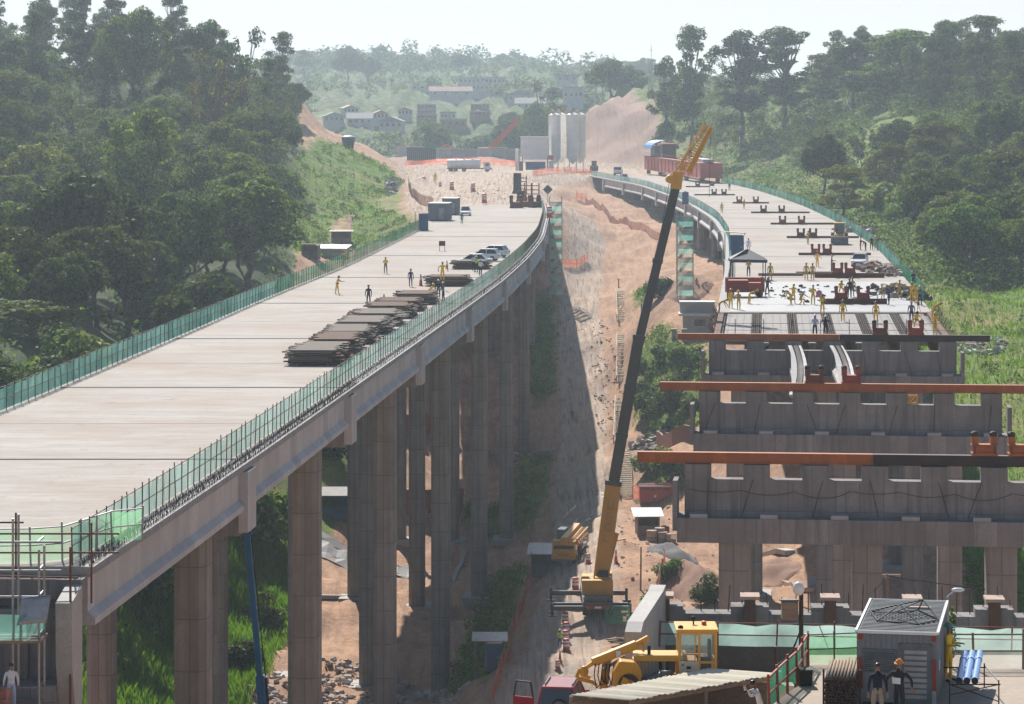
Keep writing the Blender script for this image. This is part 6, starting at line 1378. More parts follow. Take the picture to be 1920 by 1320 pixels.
# stairs on the slope
def stairs(label, pa, pb_, n, w=1.3):
    a, b = gz(*pa), gz(*pb_); o = thing('stair_flight', label, 'stairs', a, 0, 'timber stairs on the slope'); d = b - a
    st = MB(); hr = Vector((d.x, d.y, 0)).normalized(); lat = Vector((-hr.y, hr.x, 0))
    for s in (-1, 1): MB().bar(lat * s * w / 2 + Vector((0, 0, .2)), d + lat * s * w / 2 + Vector((0, 0, .2)), .12, .3).build('stringer', M['wood'], o)
    for k in range(n):
        q = d * ((k + .5) / n); zz = max(q.z, hz(a.x + q.x, a.y + q.y) - a.z) + .35; MB().box((q.x, q.y, zz), (w, .3, .12), rz=math.atan2(hr.y, hr.x) - math.pi / 2).build('step', M['sheet'], o)
    r = MB()
    for k in range(n // 3 + 1):
        q = d * (3 * k / n) + lat * w * .62; zz = max(q.z, hz(a.x + q.x, a.y + q.y) - a.z); r.tube((q.x, q.y, zz), (q.x, q.y, zz + 1.3), .06, n=5)
    r.build('rail_post', M['wood'], o); r = MB(); prev = None
    for k in range(n // 3 + 1):
        q = d * (3 * k / n) + lat * w * .62; q = Vector((q.x, q.y, max(q.z, hz(a.x + q.x, a.y + q.y) - a.z) + 1.25)); 
        if prev: r.bar(prev, q, .09, .09)
        prev = q
    r.build('handrail', M['sheet'], o); return o
stairs('upper timber stair flight on the lit slope beside the haul road', (1166, 605), (1163, 550), 20); stairs('middle timber stair flight on the lit slope beside the haul road', (1166, 720), (1166, 632), 26); stairs('stair flight close behind the dark crane boom', (1162, 835), (1164, 755), 22); stairs('lowest timber stair flight right of the yellow boom', (1174, 935), (1170, 852), 24, 1.6)
def hut(label, px, py, w, d, h, roof='galv', wall='dark_conc', rz=0, z=None, open_=True, cat='hut', over=.5, tilt=5):
    p = gz(px, py) if z is None else Vector(z); o = thing('site_hut', label, cat, p, rz)
    for sx in (-1, 1):
        for sy in (-1, 1): MB().b2((sx * w / 2 - .07, sy * d / 2 - .07, -.6), (sx * w / 2 + .07, sy * d / 2 + .07, h)).build('post', M['wood'], o)
    MB().b2((-w / 2, d / 2 - .06, -.4), (w / 2, d / 2, h * .96)).b2((-w / 2, -d / 2, -.4), (-w / 2 + .06, d / 2, h * .9)).b2((w / 2 - .06, -d / 2, -.4), (w / 2, d / 2, h * .9)).b2((-w / 2, -d / 2, -.4), (w / 2, -d / 2 + .06, h * (.42 if open_ else .95))).build('wall', M[wall], o)
    r = MB(); n = int((w + 2 * over) / .22); rot = Matrix.Rotation(R(tilt), 3, 'X')
    r.box((0, 0, h + .12), (w + 2 * over, d + 2 * over, .05), rot=rot)
    for k in range(n): r.box(rot @ Vector((-w / 2 - over + .11 + k * .22, 0, .04)) + Vector((0, 0, h + .12)), (.09, d + 2 * over, .05), rot=rot)
    r.build('roof', M[roof], o); return o
hut('open shed with pale grey sheet roof in the shade beside the valley road', 1023, 1072, 2.8, 3.0, 2.3, 'galv', 'greysteel', R(-4), tilt=9)
hut('small open hut with white ribbed roof on the sunlit valley floor', 1214, 998, 2.3, 2.4, 2.0, 'white', 'wood', R(3), tilt=9)
p = gz(925, 1258, 150, 330); toilet('blue portable toilet under a grey sheet roof on the shaded grass bank', p, R(5), 1.15); o = thing('shelter', 'grey sheet roof on posts over the blue toilet on the shaded bank', 'shelter', (p.x - .3, p.y + .1, p.z)); MB().box((0, 0, 2.85), (3.0, 2.6, .08), rot=Matrix.Rotation(R(7), 3, 'X')).build('roof', M['galv'], o)
for sx in (-1.2, 1.2):
    for sy in (-1, 1): MB().tube((sx, sy, -.5), (sx, sy, 2.8), .06).build('post', M['wood'], o)
hut('long shed with grey sheet roof seen between the tall columns', 632, 962, 5, 4, 2.6, 'roof_grey', 'tank_blue', 0, tilt=6)
hut('low white-roofed shed beside the left net of the far deck', 622, 484, 5.5, 3, 1.9, 'white', 'galv', R(-12), None, False, tilt=8); hut('dark mesh cage hut left of the far deck', 583, 482, 2.6, 2.4, 2.0, 'wood', 'greysteel', R(-5), tilt=0)
hut('small canopy hut beside the path on the green bank', 640, 455, 3.6, 2.5, 2.0, 'sheet', 'wood', 0, tilt=3)
# white site office under the right viaduct
p = gz(1306, 622, 380, 520); o = thing('site_office', 'small white flat-roofed office standing beside the deck edge of right viaduct', 'office', p, R(-3))
MB().b2((-2.0, -1.6, -.6), (2.3, 1.8, 2.4)).build('wall', M['plaster'], o); MB().b2((-2.6, -2.1, 2.4), (2.7, 2.2, 2.75)).build('roof', M['white'], o); MB().b2((-2.4, -.6, 2.75), (2.6, 2.0, 4.2)).build('upper_block', M['plaster'], o); MB().b2((-2.5, -.8, 4.2), (2.7, 2.1, 4.4)).build('upper_roof', M['white'], o); w = MB().b2((-.3, -1.65, .9), (1.2, -1.58, 1.9)).build('window', M['glass'], o); MB().b2((-.4, -1.68, .8), (1.3, -1.6, .9)).build('sill', M['white'], w)
# dumpster
p = gz(1228, 942); o = thing('waste_skip', 'red steel waste skip with pale rim on the sunlit valley floor', 'skip', p, R(2)); MB().prism([(-1.9, .1), (1.9, .1), (1.95, 2.0), (-1.95, 2.0)], -.9, .9, 'Y').build('tub', M['car_red'], o, False, .04); MB().b2((-2.0, -.97, 2.0), (2.0, -.85, 2.12)).b2((-2.0, .85, 2.0), (2.0, .97, 2.12)).build('rim', M['white'], o); r = MB()
for k in range(6): x = -1.75 + k * .7; r.b2((x - .05, -.96, .15), (x + .05, -.9, 1.95))
r.build('rib', M['car_red'], o); MB().b2((-1.9, -.9, 1.6), (1.9, .9, 1.85)).build('waste', M['wood'], o); MB().b2((-.2, -.93, .7), (.1, -.905, 1.0)).build('emblem', M['white'], o)
# block stacks by the hut
for i, (px, py, s, lb) in enumerate(((1222, 1015, 1.0, 'left block of concrete spools by the hut'), (1237, 1010, 1.0, 'second concrete block from the left by the hut'), (1243, 1018, .95, 'front middle concrete block by the hut'), (1247, 1002, .8, 'dark reddish block on the back of the spool group'), (1258, 1020, .95, 'rightmost concrete block by the orange fence'))):
    o = thing('concrete_block', lb, 'concrete block', gz(px, py), R(8 * i), 'concrete blocks by the hut'); b = MB().lathe([(.01, 0), (.55, 0), (.58, .05), (.58, 1.0), (.55, 1.05), (.01, 1.05)], 14); b.build('drum', M['sack'] if i != 3 else M['rust_red'], o); MB().lathe([(.585, .3), (.6, .32), (.6, .4), (.585, .42)], 14).build('hoop', M['wood'], o); o.scale = (s, s, s * 1.1)
# gravel heap with plastic sheet
def heap(label, px, py, rx, ry, h, m, seed, cat='heap', name='gravel_heap'):
    rr = np.random.default_rng(seed); c = gz(px, py); n = 26; b = MB(); vs = []; fs = []
    ph = rr.uniform(0, 6, 4)
    for i in range(n):
        for j in range(n):
            x, y = (i / (n - 1) * 2 - 1), (j / (n - 1) * 2 - 1); r = math.hypot(x, y); z = max(0, 1 - r) ** .8 * h * (1 + .25 * math.sin(5 * x + ph[0]) * math.cos(4 * y + ph[1])) + rr.normal(0, .035) * h
            vs.append((x * rx, y * ry, hz(c.x + x * rx, c.y + y * ry) - c.z + z - (.25 if r > .97 else 0)))
    for i in range(n - 1):
        for j in range(n - 1): fs.append((i * n + j, (i + 1) * n + j, (i + 1) * n + j + 1, i * n + j + 1))
    b.v = vs; b.f = fs; b.m = [0] * len(fs); o = b.build(name, M[m], smooth=True); o.location = c; return tag(o, label, cat)
heap('grey gravel heap with a dark hollow on the sunlit valley floor', 1262, 1042, 2.8, 6.5, 1.3, 'gravel', 1); heap('red-brown earth bank near the first column of the right crossing', 1310, 1095, 3.2, 8, 1.9, 'soil', 2, 'earth heap', 'earth_heap'); heap('low earth heap behind the first column of the right crossing', 1440, 1085, 3.5, 6, 1.4, 'soil', 3, 'earth heap', 'earth_heap'); heap('earth mound on the terrace under the right viaduct', 1290, 540, 4, 9, 1.8, 'soil', 4, 'earth heap', 'earth_heap')
p = gz(1267, 1030); tag(MB().box((0, 0, 1.3), (1.0, 1.6, .05), rot=Matrix.Rotation(R(-25), 3, 'X') @ Matrix.Rotation(R(15), 3, 'Y')).build('sheet_board', M['white'], loc=p), 'white board lying tilted on the gravel heap', 'board')
# puddle of white slurry
c = gz(1108, 962); b = MB(); rr = random.Random(3)
for k in range(46):
    x, y = rr.uniform(-3.4, 2.6), rr.uniform(-13, 13); w, l = rr.uniform(.1, .32), rr.uniform(1.0, 4.5); a = rr.uniform(-.5, .5)
    for sg in range(4):
        y0 = y + l * (sg / 4 - .5); y1 = y + l * ((sg + 1) / 4 - .5); f = lambda yy: x + a * (yy - y) + .3 * math.sin(yy * .7)
        b.add([(f(y0) - w, y0, hz(c.x + f(y0) - w, c.y + y0) - c.z + .02), (f(y0) + w, y0, hz(c.x + f(y0) + w, c.y + y0) - c.z + .02), (f(y1) + w * .9, y1, hz(c.x + f(y1) + w, c.y + y1) - c.z + .02), (f(y1) - w * .9, y1, hz(c.x + f(y1) - w, c.y + y1) - c.z + .02)], [(0, 1, 2, 3)])
o = b.build('slurry', mat('cement_slurry', (.5, .52, .55), rough=.3), loc=c); tag(o, 'white cement slurry streaks across the shaded valley road', 'slurry', None, 'stuff')
# posts, cones and barrels on the valley road
p = gz(1201, 1108); o = thing('timber_pole', 'lone timber pole standing on the sunlit valley floor near the wing wall', 'pole', p); MB().tube((0, 0, -.5), (.05, 0, 4.1), .09, .07).build('shaft', M['wood'], o)
cone('orange cone on the sunlit road right of the yellow boom', gz(1155, 1056), 1.3, 'cones on the valley road')
bg_ = 'red and white barrels along the valley road'
for i, (px, py) in enumerate(((1060, 1172), (1062, 1190), (1061, 1206), (1062, 1222))): barrel(['farthest', 'third nearest', 'second nearest', 'nearest'][i] + ' red barrel in the row beside the man in hi-vis', gz(px, py, 150, 400), 1.1, bg_, 'gantry_red')
barrel('red barrel beside the left outriggers of the yellow crane', gz(1079, 1108), 1.2, bg_, 'gantry_red'); barrel('red barrel behind the parked crane truck in the shade', gz(1095, 1025), 1.2, bg_, 'gantry_red'); barrel('red barrel on the road between shed and crane', gz(1103, 1057), .95, bg_, 'gantry_red'); barrel('red barrel standing at the near end of the valley road', gz(1046, 1256, 150, 400), .8, bg_, 'gantry_red')
o = thing('traffic_cone', 'thin red cone near the low end of the barrel row', 'traffic cone', gz(1050, 1240, 150, 400)); MB().lathe([(.15, 0), (.03, .9)], 10).build('body', M['gantry_red'], o); MB().b2((-.2, -.2, 0), (.2, .2, .04)).build('base', M['black'], o)
o = thing('yellow_drum', 'yellow sacks leaning on the end of the orange net by the shed', 'sack', gz(1006, 1066)); MB().ell((0, 0, .7), (.4, .35, .7), 10, 6).ell((.25, 0, .4), (.35, .3, .45), 10, 6).build('sack', M['yellow'], o)
# pallets, wall, gear by the crane
o = thing('net_screen', 'green net screen over stacked timber at the wing wall', 'net screen', gz(1160, 1170, 150, 300)); b = MB(); b.add([(-1.2, -.8, .1), (1.0, -.8, .1), (1.0, .4, 1.5), (-1.2, .4, 1.5)], [(0, 1, 2, 3)]); b.build('net', M['lime_net'], o); q = MB()
for x in (-1.2, 1.0): q.tube((x, .4, -.3), (x, .4, 1.6), .05)
q.build('post', M['wood'], o)
o = thing('timber_pile', 'pile of grey timber and blocks beside the wing wall', 'timber pile', gz(1168, 1192, 140, 260)); rr = random.Random(8); q = MB()
for k in range(16): q.box((rr.uniform(-.9, 1.0), rr.uniform(-.8, .8), .12 + .12 * (k // 3)), (1.4, .2, .11), rz=rr.uniform(-.5, .5))
q.build('timber', M['wood'], o)
debris('rubble', 'pale rocks strewn on the ground between the tall columns', 0, 0, 1900, 13, 32, ['rock', 'conc', 'sack'], .15, .65, 21, 'rocks', (-16, 262, hz(-16, 262)), 'stuff', .4)
debris('rubble', 'stones strewn below the nearest tall columns', 0, 0, 500, 12, 16, ['rock', 'conc', 'sack'], .15, .7, 22, 'rocks', (-19, 222, hz(-19, 222)), 'stuff', .4)
debris('rubble', 'rocks along the slope beside the timber stairs', 0, 0, 220, 2.0, 55, ['soil', 'sack', 'soil'], .1, .4, 23, 'rocks', (14.5, 450, hz(14.5, 450)), 'stuff', .2)
debris('rubble', 'grey riprap lining the gully on the green bank', 0, 0, 200, 1.6, 22, ['rock', 'gravel', 'conc'], .25, .8, 24, 'rocks', tuple(gz(735, 350, 500, 900)), 'stuff', .3)
debris('rubble', 'stones and clods scattered over the sunlit valley floor', 0, 0, 200, 9, 45, ['soil', 'soil', 'sack'], .1, .35, 25, 'stones', (18, 315, hz(18, 315)), 'stuff', .05)
debris('rubble', 'gravel piles and scrap on the yard behind the deck end', 0, 0, 90, 13, 60, ['soil', 'soil', 'sack'], .1, .35, 26, 'rubble', (-5, 700, hz(-5, 700)), 'stuff', .1)
# scaffold stair towers wrapped in net
def tower(label, px, d, ztop, w=2.2, dp=2.6):
    x = (px - 960) * d / F; zb = hz(x, d) - .3; o = thing('scaffold_tower', label, 'scaffold tower', (x, d, zb), 0, 'net wrapped scaffold towers'); h = ztop - zb
    for sx in (-1, 1):
        for sy in (-1, 1): MB().tube((sx * w / 2, sy * dp / 2, 0), (sx * w / 2, sy * dp / 2, h + 1), .06, n=5).build('standard', M['galv'], o)
    q = MB(); n = int(h / 2)
    for k in range(n + 1):
        z = k * h / n
        for s in (-1, 1): q.bar((-w / 2, s * dp / 2, z), (w / 2, s * dp / 2, z), .06, .06); q.bar((s * w / 2, -dp / 2, z), (s * w / 2, dp / 2, z), .06, .06)
        if k < n: MB().bar((-w * .35, -dp / 2 + .3, z), (w * .35, dp / 2 - .3, z + h / n), .7, .08).build('stair', M['wood'], o); MB().b2((-w / 2, -dp / 2, z + h / n - .06), (w / 2, -dp / 2 + .7, z + h / n)).build('landing', M['wood'], o)
    q.build('ledger', M['galv'], o); b = MB(); 
    for k in range(n):
        z0, z1 = k * h / n + .5, (k + 1) * h / n
        b.add([(-w / 2 - .07, -dp / 2 - .07, z0), (w / 2 + .07, -dp / 2 - .07, z0 + .1), (w / 2 + .07, -dp / 2 - .1, z1), (-w / 2 - .07, -dp / 2 - .07, z1 - .05)], [(0, 1, 2, 3)])
        if k % 2: b.add([(-w / 2 - .07, -dp / 2, z0), (-w / 2 - .07, dp / 2, z0), (-w / 2 - .07, dp / 2, z1), (-w / 2 - .07, -dp / 2, z1)], [(0, 1, 2, 3)])
    b.build('net', M['teal_net'], o); return o
tower('net wrapped scaffold stair tower at the far end of the left viaduct', 1042, 540, 2.2); tower('net wrapped scaffold stair tower beside the curved right viaduct', 1284, 455, 2.5, 2.4)
# blue lift boom under the left viaduct
t, bt = P(463, 1000, 160), P(492, 1322, 160); u = bt + (bt - t) * ((bt.z - hz(bt.x, 160)) / (t.z - bt.z)) * .97
o = thing('lift_boom', 'long blue hydraulic lift boom reaching up under the left viaduct', 'lift boom', (u.x, u.y, hz(u.x, u.y))); T = t - o.location; U = u - o.location; mid = U.lerp(T, .6)
MB().bar(U, mid, .46, .5).build('boom', M['blue_boom'], o, False, .03); MB().bar(mid, T, .32, .36).build('boom_section', M['blue_boom'], o, False, .02); q = MB()
for k in range(60): c = U.lerp(mid, .3 + .7 * k / 60); q.box(c + Vector((.3, 0, 0)), (.14, .12, .12))
q.build('cable_chain', M['black'], o); MB().tube(mid + Vector((.3, 0, 0)), T + Vector((.22, 0, 0)), .03, n=5).build('hose', M['black'], o); MB().box((U.x, U.y, .7), (2.6, 3.4, 1.0)).build('base', M['blue_boom'], o, False, .1)
for sx in (-1, 1):
    for sy in (-1, 1): MB().wheel((U.x + sx * 1.3, U.y + sy * 1.2, .45), .45, .4).build('wheel', M['black'], o)
MB().box(T + Vector((0, 0, .1)), (.5, .5, .3)).build('boom_head', M['blue_boom'], o)
# ------------------------------------------------------------------ walls, drains and linings on the slopes
def kerb(name, label, pix, w, h, m, cat, lo=100, hi=900, group=None):
    pts = [G(a, b, lo, hi) for a, b in pix]; full = []
    for a, b in zip(pts, pts[1:]):
        n = max(1, int((b - a).length / 2)); full += [a.lerp(b, k / n) for k in range(n)]
    full.append(pts[-1]); o = pts[0].copy(); b = MB()
    for a, c in zip(full, full[1:]):
        za, zc = hz(a.x, a.y), hz(c.x, c.y); b.bar((a.x - o.x, a.y - o.y, za + h * .35 - o.z), (c.x - o.x, c.y - o.y, zc + h * .35 - o.z), w * random.uniform(.85, 1.1), h)
    return tag(b.build(name, M[m], loc=o), label, cat, group)
dg = 'pale drain kerbs'
kerb('drain_kerb', 'pale curved drain kerb at the foot of the shaded grass bank beyond the columns', [(868, 858), (930, 858), (985, 856), (1030, 850), (1045, 843)], .5, .5, 'conc', 'drain', group=dg)
kerb('drain_kerb', 'pale bent drain kerb between the columns beside the shaded bank', [(838, 1092), (858, 1072), (868, 1050), (870, 1040)], .5, .5, 'conc', 'drain', group=dg)
kerb('drain_kerb', 'white stone edging around the scrub below the first right column', [(1456, 1088), (1475, 1098), (1500, 1108), (1530, 1110)], .4, .4, 'sack', 'drain', group=dg)
kerb('drain_kerb', 'low pale kerb at the foot of the second column row on the left', [(600, 1122), (650, 1122), (735, 1118)], .5, .4, 'conc', 'drain', group=dg)
kerb('concrete_beam', 'pale concrete beam lying behind the first column of the right crossing', [(1400, 1036), (1482, 1040)], 1.2, .5, 'plaster', 'concrete beam')
kerb('retaining_wall', 'low red-brown boarded retaining wall below the bushes left of the middle pier', [(1232, 838), (1262, 836), (1304, 834)], .3, 2.4, 'brick_red', 'retaining wall')
kerb('hoarding', 'long red-brown board fence seen between the tall columns', [(742, 962), (800, 962), (868, 960)], .15, 3.6, 'brick_red', 'fence')
kerb('hoarding', 'low orange-brown board fence on the bank behind the first columns', [(742, 812), (790, 808), (850, 806)], .15, 3.0, 'rust_beam', 'fence')
kerb('path_edge', 'narrow pale footpath up the green bank left of the deck', [(655, 470), (650, 445), (655, 415), (662, 405)], 1.0, .25, 'soil', 'footpath')
c = G(690, 1060, 200, 600); b = MB(); n = 12
for i in range(n):
    for j in range(6):
        f = lambda i, j: (c.x - 7 + 14 * i / n, c.y - 8 + 16 * j / 6); q = [f(i, j), f(i + 1, j), f(i + 1, j + 1), f(i, j + 1)]
        b.add([(x - c.x, y - c.y, hz(x, y) + .12 + .08 * ((i + k) % 2) - c.z) for k, (x, y) in enumerate(q)], [(0, 1, 2, 3)])
tag(b.build('slope_lining', M['roof_grey'], loc=c), 'grey sheet lining on the slope between the tall columns', 'slope lining')
debris('rubble', 'white sandbags and stones on the meadow at the end of the black beam', 0, 0, 160, 3.2, 6, ['white', 'sack', 'conc'], .25, .7, 41, 'sandbags', tuple(G(1836, 648, 200, 500)), 'stuff', .3)
debris('rubble', 'dark tarpaulin and spoil at the foot of the terrace left of the middle pier', 0, 0, 90, 3.0, 4, ['gravel', 'dark_conc', 'rock'], .3, .9, 42, 'spoil', tuple(G(1222, 832, 200, 500)), 'stuff', .5)
for i, (px, py) in enumerate(((1283, 640), (1264, 640))):
    o = thing('concrete_post', ('right' if i == 0 else 'left') + ' one of two short concrete posts left of the black and orange beam', 'post', gz(px, py)); MB().b2((-.35, -.35, -.5), (.35, .35, 1.5)).build('shaft', M['conc'], o); MB().b2((-.45, -.45, 1.5), (.45, .45, 1.65)).build('cap', M['conc'], o)
o = thing('steel_trestle', 'small yellow lattice trestle standing on the sill of the middle pier', 'trestle', pb(1, 1359, -.78) if False else pb(1, 1705, -.76)); MB().lattice((-.5, 0, .3), (.5, 0, .3), (0, 1, 0), (0, 0, 1), .25, .25, 2, .05).build('lattice', M['cab_yellow'], o)
for i, (px, d, h) in enumerate(((1203, 470, 1.6), (1160, 540, 1.5))):
    x = (px - 960) * d / F; o = thing('timber_post', 'short dark post %s' % ('on the dirt terrace right of the haul road' if i == 0 else 'at the top of the timber stairs'), 'post', (x, d, hz(x, d))); MB().tube((0, 0, -.3), (0, 0, h), .12, .1).build('shaft', M['wood'], o); MB().b2((-.25, -.15, h), (.25, .15, h + .12)).build('cap', M['wood'], o)
# ------------------------------------------------------------------ people
J0 = dict(pel=(0, 0, .95), sp=(0, 0, 1.15), ch=(0, 0, 1.36), nk=(0, .01, 1.50), hd=(0, .03, 1.62), ht=(0, .02, 1.74))
def rig(pose):
    """returns joint dict; +y is forward"""
    lean = pose.get('lean', 0); drop = pose.get('drop', 0); J = {}
    c, s = math.cos(R(lean)), math.sin(R(lean)); pz = .95 - drop
    def up(p): y, z = p[1], p[2] - .95; return Vector((p[0], y * c + z * s + pose.get('py', 0), pz + z * c - y * s))
    for k, v in J0.items(): J[k] = up(v)
    if 'look' in pose: J['hd'] += Vector(pose['look']); J['ht'] += Vector(pose['look']) * 1.6
    for sd, n in ((-1, 'l'), (1, 'r')):
        J['sh' + n] = up((sd * .19, 0, 1.42)); a = pose.get('arm' + n, (0, 0, 0, 10)); fw, out, _, bend = a   # forward angle, outward angle, bend
        def dirv(f, o): f, o = R(f), R(o); return Vector((sd * math.sin(o) * math.cos(f * .3), math.sin(f), -math.cos(f) * math.cos(o))).normalized()
        J['el' + n] = J['sh' + n] + dirv(fw, out + 8) * .29; J['wr' + n] = J['el' + n] + dirv(fw + bend, out * .5 - (12 if bend > 40 else 0)) * .25
        J['hnd' + n] = J['wr' + n] + (J['wr' + n] - J['el' + n]).normalized() * .08
        J['hp' + n] = Vector((sd * .095, pose.get('py', 0), pz - .04)); l = pose.get('leg' + n, (0, 0)); f, kb = l
        d1 = Vector((sd * math.sin(R(pose.get('splay', 4))), math.sin(R(f)), -math.cos(R(f)))).normalized(); J['kn' + n] = J['hp' + n] + d1 * .44
        d2 = Vector((0, math.sin(R(f - kb)), -math.cos(R(f - kb)))); J['an' + n] = J['kn' + n] + d2 * .41; J['to' + n] = J['an' + n] + Vector((sd * .03, .17, -.045 if kb < 60 else -.05)); J['hl' + n] = J['an' + n] + Vector((0, -.05, -.05))
    mz = min(J['anl'].z, J['anr'].z) - .085
    for k in J: J[k] = J[k] - Vector((0, 0, mz))
    return J
def body_mesh(name, pose, fingers=True):
    J = rig(pose); vs = []; rad = []; ed = []; zone = []
    def v(p, r, z): vs.append(p); rad.append(r if isinstance(r, tuple) else (r, r)); zone.append(z); return len(vs) - 1
    pel = v(J['pel'], (.155, .115), 1); sp = v(J['sp'], (.145, .105), 0); ch = v(J['ch'], (.165, .12), 0); nk = v(J['nk'], .058, 2); hd = v(J['hd'], (.085, .095), 2); ht = v(J['ht'], (.07, .08), 2)
    ed += [(pel, sp), (sp, ch), (ch, nk), (nk, hd), (hd, ht)]
    for n in 'lr':
        hp = v(J['hp' + n], .095, 1); kn = v(J['kn' + n], .068, 1); an = v(J['an' + n], .046, 1); to = v(J['to' + n], (.042, .036), 3)
        ed += [(pel, hp), (hp, kn), (kn, an), (an, to)]
        sh = v(J['sh' + n], .066, 0); el = v(J['el' + n], .05, 0); wr = v(J['wr' + n], .033, 4); hn = v(J['hnd' + n], (.042, .024), 2); ed += [(ch, sh), (sh, el), (el, wr), (wr, hn)]
        if fingers:
            d = (J['wr' + n] - J['el' + n]).normalized(); a = d.cross(Vector((0, 1, .3))).normalized(); b = d.cross(a)
            sgn = 1 if n == 'r' else -1
            for k, (o, ln) in enumerate(((-.030, .062), (-.011, .074), (.010, .070), (.029, .054))):
                k1 = v(J['hnd' + n] + a * o + d * .03, .011, 2); k2 = v(J['hnd' + n] + a * o * 1.1 + d * (.03 + ln * .5) + b * .012, .010, 2); k3 = v(J['hnd' + n] + a * o * 1.05 + d * (.03 + ln * .85) + b * .04, .008, 2); ed += [(hn, k1), (k1, k2), (k2, k3)]
            t1 = v(J['wr' + n] + d * .05 + a * (-.045) * 1, .013, 2); t2 = v(J['wr' + n] + d * .09 - a * .06 + b * .02, .010, 2); ed += [(wr, t1), (t1, t2)]
    me = bpy.data.meshes.new(name + '_rig'); me.from_pydata([tuple(p) for p in vs], ed, []); o = bpy.data.objects.new(name + '_rig', me); COL.objects.link(o)
    m = o.modifiers.new('skin', 'SKIN'); m.use_smooth_shade = True; m.branch_smoothing = .6
    sk = me.skin_vertices[0].data
    for i, r in enumerate(rad): sk[i].radius = r; sk[i].use_root = (i == pel)
    ss = o.modifiers.new('subd', 'SUBSURF'); ss.levels = 1; ss.render_levels = 1
    dg = bpy.context.evaluated_depsgraph_get(); dg.update(); ev = o.evaluated_get(dg); out = bpy.data.meshes.new_from_object(ev); out.name = 'body'; bpy.data.objects.remove(o)
    co = np.array([q.co[:] for q in out.vertices]); P_ = np.array([p[:] for p in vs]); best = np.full(len(co), 1e9); zz = np.zeros(len(co), int)
    for a, b in ed:
        A, B_ = P_[a], P_[b]; t = np.clip(((co - A) @ (B_ - A)) / max(1e-9, ((B_ - A) ** 2).sum()), 0, 1); d = np.linalg.norm(co - A - t[:, None] * (B_ - A), axis=1) / max(.03, (max(rad[a]) + max(rad[b])) / 2)
        z = np.where(t < .62, zone[a] if zone[a] in (0, 1, 3) else zone[a], zone[b]) if True else 0
        if zone[b] == 4: z = np.full(len(co), 0); z[t > .93] = 2
        if zone[a] == 4: z = np.full(len(co), 2)
        if zone[b] == 3: z = np.full(len(co), 3)
        if zone[a] == 1 and zone[b] == 0: z = np.where(t < .35, 1, 0)
        if zone[a] == 0 and zone[b] == 2: z = np.where(t < .75, 0, 2)
        u = d < best; best[u] = d[u]; zz[u] = z[u]
    # face: nose, eyes, ears as small added shapes on the head
    ex = MB(); hdv, htv = J['hd'], J['ht']; up_ = (htv - J['nk']).normalized(); fw = Vector((0, 1, 0)); fw = (fw - up_ * fw.dot(up_)).normalized(); sd = fw.cross(up_)
    ex.ell(hdv + fw * .098 - up_ * .005, (.014, .02, .022), 6, 4, 2)
    for s in (-1, 1): ex.ell(hdv + fw * .088 + up_ * .022 + sd * s * .034, (.013, .009, .008), 6, 4, 3); ex.ell(hdv + sd * s * .088, (.012, .022, .032), 6, 4, 2)
    ex.ell(hdv + fw * .09 - up_ * .048, (.024, .008, .007), 6, 4, 4)
    n0 = len(co); fl = [tuple(p.vertices) for p in out.polygons]; mi = [int(np.bincount(zz[list(f)]).argmax()) for f in fl]
    me2 = bpy.data.meshes.new('body'); me2.from_pydata([tuple(q) for q in co] + ex.v, [], fl + [tuple(i + n0 for i in f) for f in ex.f]); mi += [3 if q == 3 else 2 for q in ex.m]
    for k in range(4): me2.materials.append(M['skin'])
    me2.polygons.foreach_set('material_index', mi); me2.polygons.foreach_set('use_smooth', [True] * len(mi)); me2.update(); bpy.data.meshes.remove(out)
    hel = MB(); c = htv - up_ * .035; rot = Matrix((sd, fw, up_)).transposed(); hel.xf = Matrix.Translation(c) @ rot.to_4x4()
    hel.ell((0, -.005, 0), (.118, .138, .115), 12, 5, 0, 0.0); hel.lathe([(.112, -.005), (.15, -.012), (.15, .004), (.112, .01)], 14); hel.box((0, .15, -.006), (.16, .09, .012)); hel.box((0, 0, .112), (.03, .2, .014))
    hair = MB(); hair.xf = Matrix.Translation(htv - up_ * .05) @ rot.to_4x4(); hair.ell((0, -.02, -.005), (.094, .105, .09), 10, 5, 0, -.35)
    belt = MB(); bc = J['pel'].lerp(J['sp'], .45); ax = (J['sp'] - J['pel']).normalized(); bx = Vector((1, 0, 0)); by = ax.cross(bx); belt.xf = Matrix.Translation(bc) @ Matrix((bx, -by if by.y < 0 else by, ax)).transposed().to_4x4(); belt.lathe([(.175, -.03), (.18, 0), (.175, .03)], 14)
    return me2, hel, hair, belt, J
POSES = dict(stand=dict(arml=(4, 6, 0, 14), armr=(-2, 6, 0, 12), legl=(2, 2), legr=(-2, 1)),
    walk=dict(arml=(28, 4, 0, 20), armr=(-24, 4, 0, 12), legl=(-16, 10), legr=(22, 8), lean=4),
    hips=dict(arml=(-6, 34, 0, 40), armr=(-8, 36, 0, 42), legl=(3, 2), legr=(-3, 1)),
    reach=dict(arml=(48, 6, 0, 42), armr=(55, 8, 0, 36), legl=(8, 4), legr=(-8, 3), lean=12),
    bend=dict(arml=(20, 4, 0, 8), armr=(28, 6, 0, 10), legl=(8, 14), legr=(-4, 8), lean=62, drop=.04, py=-.12, look=(0, .04, -.02)),
    crouch=dict(arml=(52, 8, 0, 20), armr=(46, 8, 0, 28), legl=(78, 118), legr=(62, 112), lean=34, splay=12, py=-.1),
    shoot=dict(arml=(62, 12, 0, 92), armr=(66, 12, 0, 96), legl=(4, 3), legr=(-4, 2), lean=18, look=(0, .03, -.01)),
    hold=dict(arml=(12, 6, 0, 84), armr=(14, 6, 0, 80), legl=(3, 2), legr=(-3, 1)))
PM = {k: body_mesh('person_' + k, v) for k, v in POSES.items()}
PC = {}; NP = [0]
